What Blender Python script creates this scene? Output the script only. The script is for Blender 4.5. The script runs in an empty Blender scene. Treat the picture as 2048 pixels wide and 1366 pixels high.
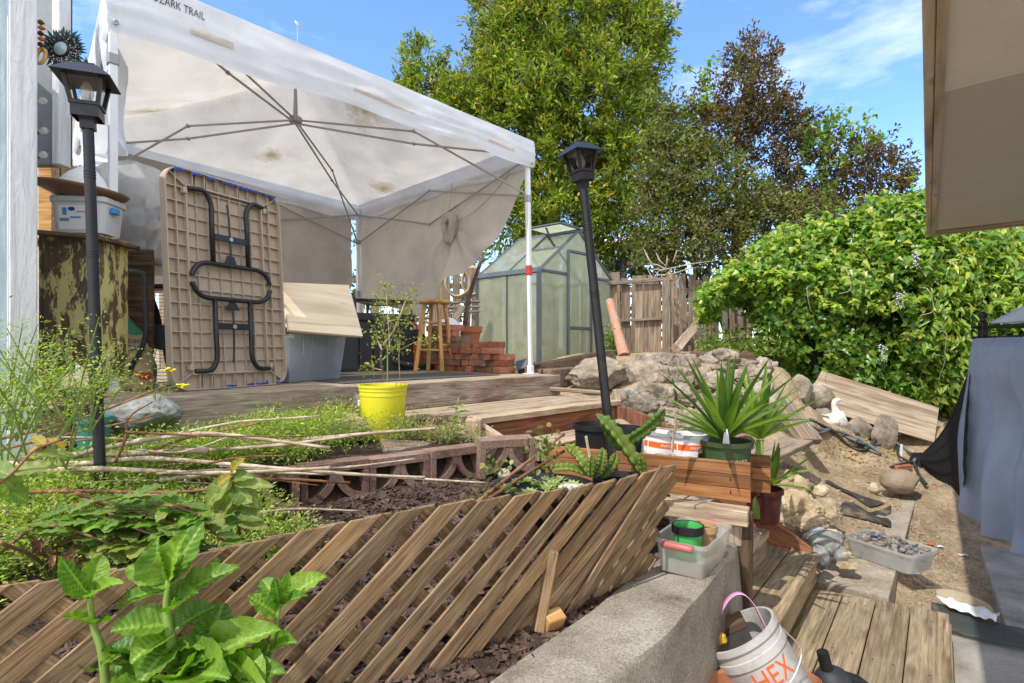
import bpy, bmesh, math, random
import numpy as np
from mathutils import Vector as V, Matrix, noise as mn
R = math.radians
random.seed(7); rng = np.random.default_rng(7)
SC = bpy.context.scene; COL = SC.collection

# ---------------------------------------------------------------- camera, world, sun, exposure
FPX, CZ, HY = 1110.0, 1.45, 697.0          # focal length in photo pixels, eye height, horizon row
cam_d = bpy.data.cameras.new('camera'); cam = bpy.data.objects.new('camera', cam_d); COL.objects.link(cam)
cam_d.sensor_width = 36; cam_d.lens = 36 * FPX / 2048; cam_d.clip_end = 3000; cam_d.clip_start = .05
cam_d.shift_y = (HY - 683) / 2048
cam.location = (0, 0, CZ); cam.rotation_euler = (R(90), 0, 0); SC.camera = cam
SUN = V((-.52, -.56, 1.0)).normalized()       # direction towards the sun
sun_el = math.asin(SUN.z); sun_az = math.atan2(SUN.x, SUN.y)
w = bpy.data.worlds.new('World'); SC.world = w; w.use_nodes = True
nt = w.node_tree; nt.nodes.clear()
sky = nt.nodes.new('ShaderNodeTexSky'); sky.sky_type = 'NISHITA'; sky.sun_disc = False
sky.sun_elevation = sun_el; sky.sun_rotation = sun_az; sky.air_density = 1.0; sky.dust_density = .1; sky.ozone_density = 3.5
bgn = nt.nodes.new('ShaderNodeBackground'); bgn.inputs[1].default_value = .15
out = nt.nodes.new('ShaderNodeOutputWorld')
tc = nt.nodes.new('ShaderNodeTexCoord'); mp = nt.nodes.new('ShaderNodeMapping'); mp.inputs['Scale'].default_value = (2.2, 2.2, 7)
mp.inputs['Rotation'].default_value = (0, .25, .3)
nz = nt.nodes.new('ShaderNodeTexNoise'); nz.inputs['Scale'].default_value = 1.3; nz.inputs['Detail'].default_value = 7; nz.inputs['Roughness'].default_value = .62
cr = nt.nodes.new('ShaderNodeValToRGB'); cr.color_ramp.elements[0].position = .52; cr.color_ramp.elements[1].position = .82
sep = nt.nodes.new('ShaderNodeSeparateXYZ')
hz = nt.nodes.new('ShaderNodeMapRange'); hz.inputs[1].default_value = .02; hz.inputs[2].default_value = .3; hz.inputs[3].default_value = .15; hz.inputs[4].default_value = 0
ad = nt.nodes.new('ShaderNodeMath'); ad.operation = 'MULTIPLY_ADD'; ad.inputs[1].default_value = .5; ad.use_clamp = True
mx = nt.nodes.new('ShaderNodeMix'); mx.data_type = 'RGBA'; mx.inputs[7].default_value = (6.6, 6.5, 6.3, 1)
nt.links.new(tc.outputs['Generated'], mp.inputs[0]); nt.links.new(mp.outputs[0], nz.inputs[0]); nt.links.new(nz.outputs[0], cr.inputs[0])
nt.links.new(tc.outputs['Generated'], sep.inputs[0]); nt.links.new(sep.outputs[2], hz.inputs[0])
bk_ = nt.nodes.new('ShaderNodeMapRange'); bk_.inputs[1].default_value = .42; bk_.inputs[2].default_value = -.15; bk_.inputs[3].default_value = 0; bk_.inputs[4].default_value = .8     # unseen broken white cloud, added overhead and behind the camera for neutral fill light
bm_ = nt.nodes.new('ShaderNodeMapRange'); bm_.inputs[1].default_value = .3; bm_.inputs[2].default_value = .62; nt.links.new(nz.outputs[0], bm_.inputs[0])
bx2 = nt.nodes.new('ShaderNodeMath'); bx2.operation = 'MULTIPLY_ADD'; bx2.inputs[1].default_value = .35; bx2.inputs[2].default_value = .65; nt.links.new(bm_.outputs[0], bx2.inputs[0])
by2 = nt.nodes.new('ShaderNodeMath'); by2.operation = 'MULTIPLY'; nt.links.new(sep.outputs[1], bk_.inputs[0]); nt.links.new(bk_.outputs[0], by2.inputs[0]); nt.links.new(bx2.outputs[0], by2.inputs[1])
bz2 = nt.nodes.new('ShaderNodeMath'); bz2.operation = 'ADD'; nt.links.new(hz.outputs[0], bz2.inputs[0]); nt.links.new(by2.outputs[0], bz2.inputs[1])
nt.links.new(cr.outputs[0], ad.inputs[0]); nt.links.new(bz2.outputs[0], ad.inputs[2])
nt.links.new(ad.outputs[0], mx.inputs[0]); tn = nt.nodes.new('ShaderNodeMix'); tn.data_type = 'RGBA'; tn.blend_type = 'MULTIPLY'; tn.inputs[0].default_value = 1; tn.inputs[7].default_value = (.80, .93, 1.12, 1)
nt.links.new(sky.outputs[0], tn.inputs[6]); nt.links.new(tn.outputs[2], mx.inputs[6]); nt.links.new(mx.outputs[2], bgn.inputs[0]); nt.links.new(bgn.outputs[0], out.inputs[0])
sd = bpy.data.lights.new('sun', 'SUN'); sd.energy = 2.05; sd.angle = R(.5); sd.color = (1, .95, .87)
so = bpy.data.objects.new('sun', sd); COL.objects.link(so); so.rotation_euler = SUN.to_track_quat('Z', 'Y').to_euler()
SC.view_settings.view_transform = 'Standard'; SC.view_settings.look = 'None'; SC.view_settings.gamma = 1; SC.view_settings.exposure = 1.12
SC.cycles.max_bounces = 8; SC.cycles.transparent_max_bounces = 24; SC.cycles.transmission_bounces = 6

# ---------------------------------------------------------------- helpers
def W(px, py, Y): return V(((px - 1024) / FPX * Y, Y, CZ + (HY - py) / FPX * Y))     # a sight line at a depth
def G(px, py, z):                                                                       # a sight line at a height
    Y = FPX * (CZ - z) / (py - HY); return V(((px - 1024) / FPX * Y, Y, z))
UD, VD = V((.68, .733, 0)), V((-.733, .68, 0))
def UV(u, v, z=0): return UD * u + VD * v + V((0, 0, z))
I4 = Matrix.Identity(4); WM = {}
def link(o, parent=None, M=None):
    M = M or I4; COL.objects.link(o); WM[o.name] = M.copy()
    if parent is not None:
        o.parent = parent; o.matrix_basis = WM[parent.name].inverted() @ M
    else: o.matrix_basis = M
    return o
def tag(o, label=None, cat=None, group=None, kind=None):
    if label: o['label'] = label
    if cat: o['category'] = cat
    if group: o['group'] = group
    if kind: o['kind'] = kind
    return o
def T(p): return Matrix.Translation(V(p))
def thing(name, label, cat, loc, group=None, rz=0):
    o = bpy.data.objects.new(name, None); o.empty_display_size = .1
    link(o, None, T(loc) @ Matrix.Rotation(rz, 4, 'Z')); return tag(o, label, cat, group)
def frame(x, z, o):                                                                     # matrix with X along x, Z near z
    x = V(x).normalized(); z = V(z); y = z.cross(x)
    if y.length < 1e-6: y = V((0, 1, 0)).cross(x)
    y.normalize(); z = x.cross(y); M = Matrix((x, y, z)).transposed().to_4x4(); M.translation = V(o); return M
class MB:
    def __init__(s): s.v = []; s.f = []
    def add(s, vs, fs):
        k = len(s.v); s.v += [tuple(p) for p in vs]; s.f += [tuple(i + k for i in f) for f in fs]; return s
    def box(s, c, sz, M=None):
        a, b, d = sz[0] / 2, sz[1] / 2, sz[2] / 2; c = V(c)
        vs = [V((x, y, z)) for x in (-a, a) for y in (-b, b) for z in (-d, d)]
        vs = [(M @ p if M else p) + c for p in vs]
        return s.add(vs, [(0, 1, 3, 2), (4, 6, 7, 5), (0, 4, 5, 1), (2, 3, 7, 6), (0, 2, 6, 4), (1, 5, 7, 3)])
    def hexa(s, q0, q1):                                                                  # two quads -> solid
        s.add(list(q0) + list(q1), [(3, 2, 1, 0), (4, 5, 6, 7)] + [(i, (i + 1) % 4, 4 + (i + 1) % 4, 4 + i) for i in range(4)]); return s
    def tube(s, pts, r, n=8, closed=False):
        pts = [V(p) for p in pts]; m = len(pts); rr = r if isinstance(r, (list, tuple)) else [r] * m
        k = len(s.v); up = None
        for i, p in enumerate(pts):
            if closed: d = pts[(i + 1) % m] - pts[i - 1]
            else: d = pts[min(i + 1, m - 1)] - pts[max(i - 1, 0)]
            d = d.normalized() if d.length > 1e-9 else V((0, 0, 1))
            if up is None: up = d.orthogonal().normalized()
            up = (up - d * up.dot(d)); up = up.normalized() if up.length > 1e-6 else d.orthogonal().normalized()
            q = d.cross(up)
            for j in range(n):
                a = 2 * math.pi * j / n; s.v.append(tuple(p + (up * math.cos(a) + q * math.sin(a)) * rr[i]))
        for i in range(m if closed else m - 1):
            for j in range(n):
                a = k + i * n; b = k + ((i + 1) % m) * n; s.f.append((a + j, a + (j + 1) % n, b + (j + 1) % n, b + j))
        if not closed:
            s.f.append(tuple(k + j for j in range(n))[::-1]); s.f.append(tuple(k + (m - 1) * n + j for j in range(n)))
        return s
    def lathe(s, prof, n=24, M=None, sx=1, sy=1, cap=True):
        k = len(s.v); m = len(prof)
        for r, z in prof:
            for j in range(n):
                a = 2 * math.pi * j / n; p = V((r * math.cos(a) * sx, r * math.sin(a) * sy, z)); s.v.append(tuple(M @ p if M else p))
        for i in range(m - 1):
            for j in range(n):
                a = k + i * n; b = a + n; s.f.append((a + j, a + (j + 1) % n, b + (j + 1) % n, b + j))
        if cap:
            s.f.append(tuple(k + j for j in range(n))[::-1]); s.f.append(tuple(k + (m - 1) * n + j for j in range(n)))
        return s
    def prism(s, poly, h, M=None):                                                         # poly in XY, extruded along Z from 0 to h
        n = len(poly); vs = [V((x, y, 0)) for x, y in poly] + [V((x, y, h)) for x, y in poly]
        if M: vs = [M @ p for p in vs]
        return s.add(vs, [tuple(range(n))[::-1], tuple(range(n, 2 * n))] + [(i, (i + 1) % n, n + (i + 1) % n, n + i) for i in range(n)])
    def grid(s, fn, nu, nv, closed_u=False):
        k = len(s.v)
        for j in range(nv + 1):
            for i in range(nu + (0 if closed_u else 1)): s.v.append(tuple(fn(i / nu, j / nv)))
        c = nu if closed_u else nu + 1
        for j in range(nv):
            for i in range(nu):
                a = k + j * c + i; b = k + j * c + (i + 1) % c; s.f.append((a, b, b + c, a + c))
        return s
    def build(s, name, mat, parent=None, M=None, smooth=False, bevel=0, solid=0, auto=None):
        me = bpy.data.meshes.new(name); me.from_pydata(s.v, [], s.f); me.validate()
        if bevel or solid:
            bm = bmesh.new(); bm.from_mesh(me)
            if solid:
                bmesh.ops.solidify(bm, geom=bm.faces[:], thickness=solid)
            if bevel:
                bmesh.ops.recalc_face_normals(bm, faces=bm.faces[:])
                es = [e for e in bm.edges if len(e.link_faces) == 2 and e.calc_face_angle(0) > .6]
                bmesh.ops.bevel(bm, geom=es, offset=bevel, segments=2 if bevel > .006 else 1, affect='EDGES', profile=.6, clamp_overlap=True)
            bm.to_mesh(me); bm.free()
        if mat: me.materials.append(mat)
        if smooth: me.polygons.foreach_set('use_smooth', [True] * len(me.polygons))
        me.update()
        o = bpy.data.objects.new(name, me); link(o, parent, M)
        if auto: me.set_sharp_from_angle(angle=R(auto))
        return o
def board(name, p0, p1, w_, t_, mat, parent=None, up=(0, 0, 1), bevel=.004, warp=0):
    p0, p1 = V(p0), V(p1); M = frame(p1 - p0, up, (p0 + p1) / 2); L = (p1 - p0).length
    mb = MB()
    if warp:
        n = 8; ph = random.random() * 6
        def ring(i):
            x = -L / 2 + L * i / n; z = warp * math.sin(ph + i * .8); y = warp * math.cos(ph * 2 + i * .6)
            return [(x, y - w_ / 2, z - t_ / 2), (x, y + w_ / 2, z - t_ / 2), (x, y + w_ / 2, z + t_ / 2), (x, y - w_ / 2, z + t_ / 2)]
        for i in range(n + 1): mb.v += ring(i)
        for i in range(n):
            for j in range(4): a = i * 4; mb.f.append((a + j, a + (j + 1) % 4, a + 4 + (j + 1) % 4, a + 4 + j))
        mb.f += [(3, 2, 1, 0), (n * 4, n * 4 + 1, n * 4 + 2, n * 4 + 3)]
    else: mb.box((0, 0, 0), (L, w_, t_))
    return mb.build(name, mat, parent, M, bevel=bevel)
def text_mesh(s, size):
    c = bpy.data.curves.new('lettering', 'FONT'); c.body = s; c.size = size; c.resolution_u = 3; c.extrude = 0
    o = bpy.data.objects.new('lettering', c); COL.objects.link(o)
    me = bpy.data.meshes.new_from_object(o.evaluated_get(bpy.context.evaluated_depsgraph_get()))
    vs = [V(v.co) for v in me.vertices]; fs = [tuple(p.vertices) for p in me.polygons]
    bpy.data.objects.remove(o); bpy.data.curves.remove(c); bpy.data.meshes.remove(me); return vs, fs
def lettering(s, size, fn, mat, parent, name='lettering'):
    vs, fs = text_mesh(s, size); mb = MB(); mb.add([fn(p.x, p.y) for p in vs], fs); return mb.build(name, mat, parent)
def lerp(a, b, t): return a + (b - a) * t
def interp(x, xs, ys): return float(np.interp(x, xs, ys))
def spline(pts, n=8):
    pts = [V(p) for p in pts]; P = [pts[0] * 2 - pts[1]] + pts + [pts[-1] * 2 - pts[-2]]; o = []
    for i in range(1, len(P) - 2):
        a, b, c, d = P[i - 1:i + 3]
        for k in range(n):
            t = k / n; o.append(.5 * ((2 * b) + (c - a) * t + (2 * a - 5 * b + 4 * c - d) * t * t + (3 * b - a - 3 * c + d) * t ** 3))
    o.append(pts[-1]); return o

# ---------------------------------------------------------------- materials
def mat_new(name):
    m = bpy.data.materials.new(name); m.use_nodes = True; n = m.node_tree; b = n.nodes['Principled BSDF']; return m, n, b
def nd(n, t, **k):
    x = n.nodes.new('ShaderNode' + t)
    for a, v in k.items(): setattr(x, a, v)
    return x
def ramp(n, cols, pos=None):
    r = nd(n, 'ValToRGB'); e = r.color_ramp.elements
    while len(e) < len(cols): e.new(.5)
    for i, c in enumerate(cols): e[i].position = pos[i] if pos else i / (len(cols) - 1); e[i].color = (*c, 1)
    return r
def coords(n, scale, rnd=True, kind='Object'):
    t = nd(n, 'TexCoord'); m = nd(n, 'Mapping'); m.inputs['Scale'].default_value = scale
    if rnd:
        oi = nd(n, 'ObjectInfo'); mu = nd(n, 'VectorMath', operation='MULTIPLY_ADD'); mu.inputs[1].default_value = (37, 53, 71)
        n.links.new(oi.outputs['Random'], mu.inputs[0]); n.links.new(t.outputs[kind], mu.inputs[2]); n.links.new(mu.outputs[0], m.inputs[0])
    else: n.links.new(t.outputs[kind], m.inputs[0])
    return m
def noise_(n, vec, scale, detail=4, rough=.55, dist=0):
    z = nd(n, 'TexNoise'); z.inputs['Scale'].default_value = scale; z.inputs['Detail'].default_value = detail
    z.inputs['Roughness'].default_value = rough; z.inputs['Distortion'].default_value = dist; n.links.new(vec.outputs[0], z.inputs[0]); return z
def mixc(n, fac, a, b, mode='MIX'):
    m = nd(n, 'Mix', data_type='RGBA', blend_type=mode)
    for s, x in ((0, fac), (6, a), (7, b)):
        if hasattr(x, 'outputs'): n.links.new(x.outputs[2 if x.type == 'MIX' else 0], m.inputs[s])
        elif s == 0: m.inputs[0].default_value = x
        else: m.inputs[s].default_value = (*x, 1)
    return m
def bump(n, b, h, strength, dist=.01):
    k = nd(n, 'Bump'); k.inputs['Strength'].default_value = strength; k.inputs['Distance'].default_value = dist
    n.links.new(h.outputs[0], k.inputs['Height']); n.links.new(k.outputs[0], b.inputs['Normal'])
def wood(name, dark, mid, light, stain=None, rough=.85, gs=1.8, bstr=.5, stain_amt=.5, var=.25):
    m, n, b = mat_new(name)
    c = coords(n, (2.2 * gs, 34 * gs, 34 * gs)); g = noise_(n, c, 1.0, 6, .6, .6)
    c2 = coords(n, (.9 * gs, 7 * gs, 7 * gs)); g2 = noise_(n, c2, 1.0, 3, .5, 1.2)
    rp = ramp(n, [tuple(lerp(k, q, .3) for k, q in zip(dark, mid)), mid, light], [.30, .5, .72]); n.links.new(g.outputs[0], rp.inputs[0])
    rp2 = ramp(n, [(.55,) * 3, (1.0,) * 3, (1.18,) * 3], [.3, .5, .75]); n.links.new(g2.outputs[0], rp2.inputs[0])
    m1 = mixc(n, 1, rp, rp2, 'MULTIPLY')
    oi = nd(n, 'ObjectInfo'); mr = ramp(n, [(1 - var, 1 - var * .92, 1 - var * .8), (1, 1, 1.02), (.92, .95, 1.0), (1 + var, 1 + var * .85, 1 + var * .6)], [0, .35, .6, 1]); n.links.new(oi.outputs['Random'], mr.inputs[0])
    m2 = mixc(n, 1, m1, mr, 'MULTIPLY'); last = m2
    if stain:
        c3 = coords(n, (1.2, 5, 5)); z3 = noise_(n, c3, 1.6, 5, .65); r3 = ramp(n, [(0, 0, 0), (stain_amt,) * 3], [.48, .66]); n.links.new(z3.outputs[0], r3.inputs[0])
        last = mixc(n, r3, m2, stain)
    ck = coords(n, (2.6, 9, 9)); vk = nd(n, 'TexVoronoi'); vk.inputs['Scale'].default_value = 1; n.links.new(ck.outputs[0], vk.inputs[0])          # knots
    rk = ramp(n, [(.8,) * 3, (.45,) * 3, (0,) * 3], [.0, .09, .19]); n.links.new(vk.outputs['Distance'], rk.inputs[0]); last = mixc(n, rk, last, tuple(k * .7 for k in dark))
    cw = coords(n, (.7, 40 * gs, 40 * gs)); gw = noise_(n, cw, 1.0, 2, .4, .3); rw = ramp(n, [(.5,) * 3, (0,) * 3], [.30, .36]); n.links.new(gw.outputs[0], rw.inputs[0]); last = mixc(n, rw, last, tuple(k * .5 for k in dark))   # drying cracks
    n.links.new(last.outputs[2], b.inputs['Base Color']); b.inputs['Roughness'].default_value = rough; b.inputs['Specular IOR Level'].default_value = .25
    bump(n, b, g, bstr, .004); return m
def mottled(name, cols, scale=6, rough=.9, detail=8, bstr=.4, bscale=40, bdist=.01, spec=.3, fine=.35, kind='Object', pos=None, rnd=True):
    m, n, b = mat_new(name); c = coords(n, (1, 1, 1), rnd, kind)
    z = noise_(n, c, scale, detail, .62, .2); rp = ramp(n, cols, pos or [.28 + .44 * i / (len(cols) - 1) for i in range(len(cols))]); n.links.new(z.outputs[0], rp.inputs[0])
    f = noise_(n, c, bscale, 5, .7); rf = ramp(n, [(1 - fine,) * 3, (1 + fine * .7,) * 3], [.3, .7]); n.links.new(f.outputs[0], rf.inputs[0])
    x = mixc(n, 1, rp, rf, 'MULTIPLY')
    if rnd:
        oi = nd(n, 'ObjectInfo'); vr = ramp(n, [(.72, .70, .68), (1.0, .97, .92), (1.12, 1.12, 1.14)]); n.links.new(oi.outputs['Random'], vr.inputs[0]); x = mixc(n, 1, x, vr, 'MULTIPLY')
    n.links.new(x.outputs[2], b.inputs['Base Color'])
    b.inputs['Roughness'].default_value = rough; b.inputs['Specular IOR Level'].default_value = spec; bump(n, b, f, bstr, bdist); return m
def plain(name, col, rough=.5, spec=.5, metal=0, dirt=.25, dscale=7, bstr=.08, alpha=1, dirtcol=(.18, .14, .1)):
    m, n, b = mat_new(name); c = coords(n, (1, 1, 1)); z = noise_(n, c, dscale, 7, .65)
    r = ramp(n, [(0, 0, 0), (dirt,) * 3], [.45, .75]); n.links.new(z.outputs[0], r.inputs[0]); x = mixc(n, r, col, dirtcol)
    n.links.new(x.outputs[2], b.inputs['Base Color']); b.inputs['Roughness'].default_value = rough; b.inputs['Specular IOR Level'].default_value = spec; b.inputs['Metallic'].default_value = metal
    rr = nd(n, 'MapRange'); rr.inputs[3].default_value = max(.05, rough - .15); rr.inputs[4].default_value = min(1, rough + .2); n.links.new(z.outputs[0], rr.inputs[0]); n.links.new(rr.outputs[0], b.inputs['Roughness'])
    if bstr: bump(n, b, z, bstr, .01)
    if alpha < 1: b.inputs['Alpha'].default_value = alpha
    return m
def leafm(name, tint=(1, 1, 1), trans=.35, rough=.45, spec=.4):
    m, n, b = mat_new(name); a = nd(n, 'Attribute', attribute_name='Col'); x = mixc(n, 1, a, tint, 'MULTIPLY')
    n.links.new(x.outputs[2], b.inputs['Base Color']); b.inputs['Roughness'].default_value = rough; b.inputs['Specular IOR Level'].default_value = spec
    t = nd(n, 'BsdfTranslucent'); y = mixc(n, 1, x, (1.5, 1.7, .55), 'MULTIPLY'); n.links.new(y.outputs[2], t.inputs[0])
    s = nd(n, 'MixShader'); s.inputs[0].default_value = trans; o = n.nodes['Material Output']
    n.links.new(b.outputs[0], s.inputs[1]); n.links.new(t.outputs[0], s.inputs[2]); n.links.new(s.outputs[0], o.inputs[0]); return m
def cloth(name, col, trans=.3, stain=None, stain_scale=1.2, rough=.9, stain_amt=.6, wr=.3):
    m, n, b = mat_new(name); c = coords(n, (1, 1, 1), False); z = noise_(n, c, 3, 6, .6)
    r = ramp(n, [tuple(k * .86 for k in col), col], [.35, .6]); n.links.new(z.outputs[0], r.inputs[0]); last = r
    if stain:
        z2 = noise_(n, c, stain_scale, 6, .7, .4); r2 = ramp(n, [(0, 0, 0), (stain_amt,) * 3], [.58, .74]); n.links.new(z2.outputs[0], r2.inputs[0]); last = mixc(n, r2, r, stain)
    o_ = last.outputs[2 if last.type == 'MIX' else 0]
    n.links.new(o_, b.inputs['Base Color']); b.inputs['Roughness'].default_value = rough; b.inputs['Specular IOR Level'].default_value = .2
    z3 = noise_(n, c, 9, 4, .6, .8); bump(n, b, z3, wr, .02)
    if trans:
        t = nd(n, 'BsdfTranslucent'); n.links.new(o_, t.inputs[0]); s = nd(n, 'MixShader'); s.inputs[0].default_value = trans
        n.links.new(b.outputs[0], s.inputs[1]); n.links.new(t.outputs[0], s.inputs[2]); n.links.new(s.outputs[0], n.nodes['Material Output'].inputs[0])
    return m
def clear(name, col, alpha=.35, rough=.25, trans=.5):                                   # frosted plastic: part see-through, part scattering
    m, n, b = mat_new(name); c = coords(n, (1, 1, 1)); z = noise_(n, c, 5, 6, .6); r = ramp(n, [tuple(k * .8 for k in col), col], [.35, .65]); n.links.new(z.outputs[0], r.inputs[0])
    n.links.new(r.outputs[0], b.inputs['Base Color']); b.inputs['Roughness'].default_value = rough
    t = nd(n, 'BsdfTranslucent'); n.links.new(r.outputs[0], t.inputs[0]); s = nd(n, 'MixShader'); s.inputs[0].default_value = trans
    p = nd(n, 'BsdfTransparent'); s2 = nd(n, 'MixShader'); s2.inputs[0].default_value = alpha
    n.links.new(b.outputs[0], s.inputs[1]); n.links.new(t.outputs[0], s.inputs[2]); n.links.new(p.outputs[0], s2.inputs[1]); n.links.new(s.outputs[0], s2.inputs[2])
    n.links.new(s2.outputs[0], n.nodes['Material Output'].inputs[0]); return m
def glass(name):
    m, n, b = mat_new(name); g = nd(n, 'BsdfGlossy'); g.inputs['Roughness'].default_value = .04; p = nd(n, 'BsdfTransparent'); p.inputs[0].default_value = (.86, .88, .88, 1)
    f = nd(n, 'Fresnel'); f.inputs[0].default_value = 1.5; s = nd(n, 'MixShader'); n.links.new(f.outputs[0], s.inputs[0]); n.links.new(p.outputs[0], s.inputs[1]); n.links.new(g.outputs[0], s.inputs[2])
    n.links.new(s.outputs[0], n.nodes['Material Output'].inputs[0]); return m

# chipped paint: paint over bare wood with flakes missing along the grain
def chipped(name, paint, wood_c, cut=.5, scale=9, sx=(1, 1, 1)):
    m, n, b = mat_new(name); c = coords(n, sx, False); z = noise_(n, c, scale, 9, .72, .3); r = ramp(n, [(0, 0, 0), (1, 1, 1)], [cut - .02, cut + .02]); n.links.new(z.outputs[0], r.inputs[0])
    z2 = noise_(n, c, scale * 3, 5, .6); r2 = ramp(n, [tuple(k * .5 for k in wood_c), wood_c], [.3, .7]); n.links.new(z2.outputs[0], r2.inputs[0])
    x = mixc(n, r, r2, paint); n.links.new(x.outputs[2], b.inputs['Base Color']); b.inputs['Roughness'].default_value = .7; bump(n, b, r, .4, .003); return m

M_deck = wood('weathered_decking', (.16, .115, .08), (.39, .30, .205), (.56, .45, .33), (.24, .13, .07), stain_amt=.35, gs=2.6)
M_beam = wood('weathered_beam', (.13, .095, .07), (.36, .285, .205), (.52, .43, .33), (.15, .05, .025), stain_amt=.7, gs=3)
M_plat = wood('pressure_treated_boards', (.14, .105, .06), (.32, .24, .145), (.45, .355, .225), (.20, .12, .06), stain_amt=.35, gs=2.6, bstr=.8)
M_red = wood('red_stained_wood', (.09, .035, .018), (.23, .085, .045), (.33, .15, .085), (.30, .24, .17), stain_amt=.25)
M_planter = wood('oiled_redwood', (.14, .055, .018), (.285, .125, .046), (.39, .2, .085), (.12, .05, .02), rough=.5, bstr=.3, stain_amt=.4)
M_lat = wood('aged_cedar_slats', (.075, .045, .025), (.25, .165, .092), (.40, .29, .18), (.34, .2, .085), stain_amt=.5, var=.36, gs=4.5, bstr=.8)
M_fence = wood('grey_fence_boards', (.09, .07, .052), (.235, .185, .135), (.37, .305, .235), (.30, .15, .06), stain_amt=.4, var=.35)
M_tie = mottled('old_timber', [(.10, .065, .04), (.22, .15, .10), (.32, .25, .18)], 5, bstr=.9, bscale=25, bdist=.02)
M_ply = wood('birch_plywood', (.62, .49, .31), (.73, .60, .40), (.79, .68, .49), gs=.5, rough=.6, bstr=.1, var=.05)
M_plyold = wood('weathered_plywood', (.15, .095, .05), (.34, .245, .16), (.48, .38, .28), (.48, .41, .32), gs=.6, stain_amt=.5)
M_stool = wood('honey_varnished_wood', (.38, .2, .06), (.55, .32, .11), (.66, .42, .17), rough=.4, bstr=.1, var=.05)
M_brown = wood('dark_brown_wood', (.05, .03, .018), (.12, .075, .045), (.2, .14, .09))
M_orangew = wood('raw_pine', (.3, .15, .05), (.5, .28, .11), (.6, .4, .2))
M_conc = mottled('stained_concrete', [(.16, .13, .095), (.36, .325, .265), (.46, .43, .365), (.54, .51, .445)], 5.5, bstr=.8, bscale=150, bdist=.005, fine=.6, pos=[.26, .42, .58, .75])
M_patio = mottled('patio_concrete', [(.17, .155, .13), (.29, .28, .26), (.36, .35, .325), (.43, .42, .40)], 4, bstr=.3, bscale=80, bdist=.003, fine=.18)
M_curb = mottled('curb_concrete', [(.26, .2, .13), (.38, .33, .26), (.48, .44, .38)], 5, bstr=.3, bscale=60, bdist=.006)
M_dirt = mottled('dry_tan_dirt', [(.24, .165, .095), (.37, .275, .175), (.47, .37, .25)], 3.5, bstr=.9, bscale=28, bdist=.02, rnd=False, fine=.4)
M_soil = mottled('garden_soil', [(.035, .022, .016), (.075, .048, .034), (.13, .088, .06)], 8, bstr=1, bscale=45, bdist=.02, rnd=False)
M_mulch = mottled('bark_mulch', [(.032, .02, .016), (.09, .057, .044), (.17, .12, .095)], 14, bstr=.6, bscale=60)
M_rock = mottled('fieldstone', [(.14, .115, .09), (.30, .255, .20), (.44, .395, .325)], 5, bstr=.7, bscale=22, bdist=.02)
M_rockg = mottled('blue_grey_stone', [(.13, .14, .14), (.27, .285, .28), (.48, .5, .48)], 4, bstr=.6, bscale=18, bdist=.02)
M_rocky = mottled('buff_limestone', [(.3, .22, .12), (.46, .37, .24), (.58, .5, .37)], 5, bstr=.8, bscale=20, bdist=.02)
M_river = mottled('smooth_river_stone', [(.24, .18, .12), (.32, .26, .185), (.38, .32, .24)], 3, bstr=.15, bscale=40, fine=.15)
M_brick = mottled('red_brick', [(.22, .075, .04), (.40, .145, .08), (.50, .25, .16)], 9, bstr=.6, bscale=45, bdist=.008)
M_brickb = mottled('weathered_brick', [(.16, .10, .06), (.27, .16, .10), (.38, .25, .17)], 9, bstr=.6, bscale=45, bdist=.008)
M_block = mottled('pink_grey_block', [(.17, .105, .08), (.29, .19, .15), (.36, .26, .21)], 6, bstr=.9, bscale=70, bdist=.01)
M_terra = plain('terracotta', (.38, .145, .07), .75, .2, dirt=.35, dirtcol=(.4, .22, .13))
M_white = plain('white_paint', (.74, .75, .76), .55, .4, dirt=.15)
M_wpole = plain('white_powder_coat', (.72, .74, .77), .35, .5, dirt=.12)
M_gpl = plain('grey_plastic', (.3, .31, .33), .45)
M_black = plain('black_metal', (.009, .009, .011), .36, .45, dirt=.25, dirtcol=(.035, .033, .03))
M_blackp = plain('black_plastic', (.011, .011, .012), .5, .35, dirt=.25, dirtcol=(.05, .045, .035))
M_dark = plain('charcoal_resin', (.028, .031, .036), .55, .4, dirt=.2, dirtcol=(.08, .075, .07))
M_steel = plain('grey_steel', (.42, .41, .38), .4, .5, .6)
M_yellow = plain('yellow_plastic', (.72, .66, .025), .4, .5, dirt=.12, dirtcol=(.45, .36, .05))
M_green = plain('green_plastic', (.06, .42, .09), .35, .5, dirt=.1)
M_dgreen = plain('dark_green_plastic', (.035, .07, .022), .4, .5, dirt=.25)
M_lid = plain('amber_lid', (.55, .3, .03), .45)
M_orange = plain('orange_plastic', (.72, .14, .015), .4)
M_tan = plain('tan_plastic', (.42, .34, .262), .6, .35, dirt=.3, dirtcol=(.34, .26, .18))
M_blue = plain('blue_tape', (.02, .07, .35), .6, dirt=.1)
M_maroon = plain('maroon_glaze', (.075, .012, .013), .3)
M_rod = plain('pink_handle', (.45, .12, .10), .45)
M_pink = plain('pink_strap', (.62, .3, .52), .6, dirt=.1)
M_bucket = plain('dirty_white_plastic', (.47, .455, .44), .55, .35, dirt=1.0, dscale=9, dirtcol=(.22, .195, .165))
M_slate = plain('slate_frame', (.06, .075, .085), .45, dirt=.3, dirtcol=(.16, .15, .13))
M_hose = plain('faded_rubber_hose', (.10, .12, .125), .6, dirt=.5, dirtcol=(.24, .2, .16))
M_hoseb = plain('dark_rubber_hose', (.025, .025, .026), .55, dirt=.4, dirtcol=(.12, .1, .08))
M_hoset = plain('tan_hose', (.42, .33, .2), .6)
M_ink = plain('dark_ink', (.03, .03, .035), .7, dirt=.05, bstr=0)
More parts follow.
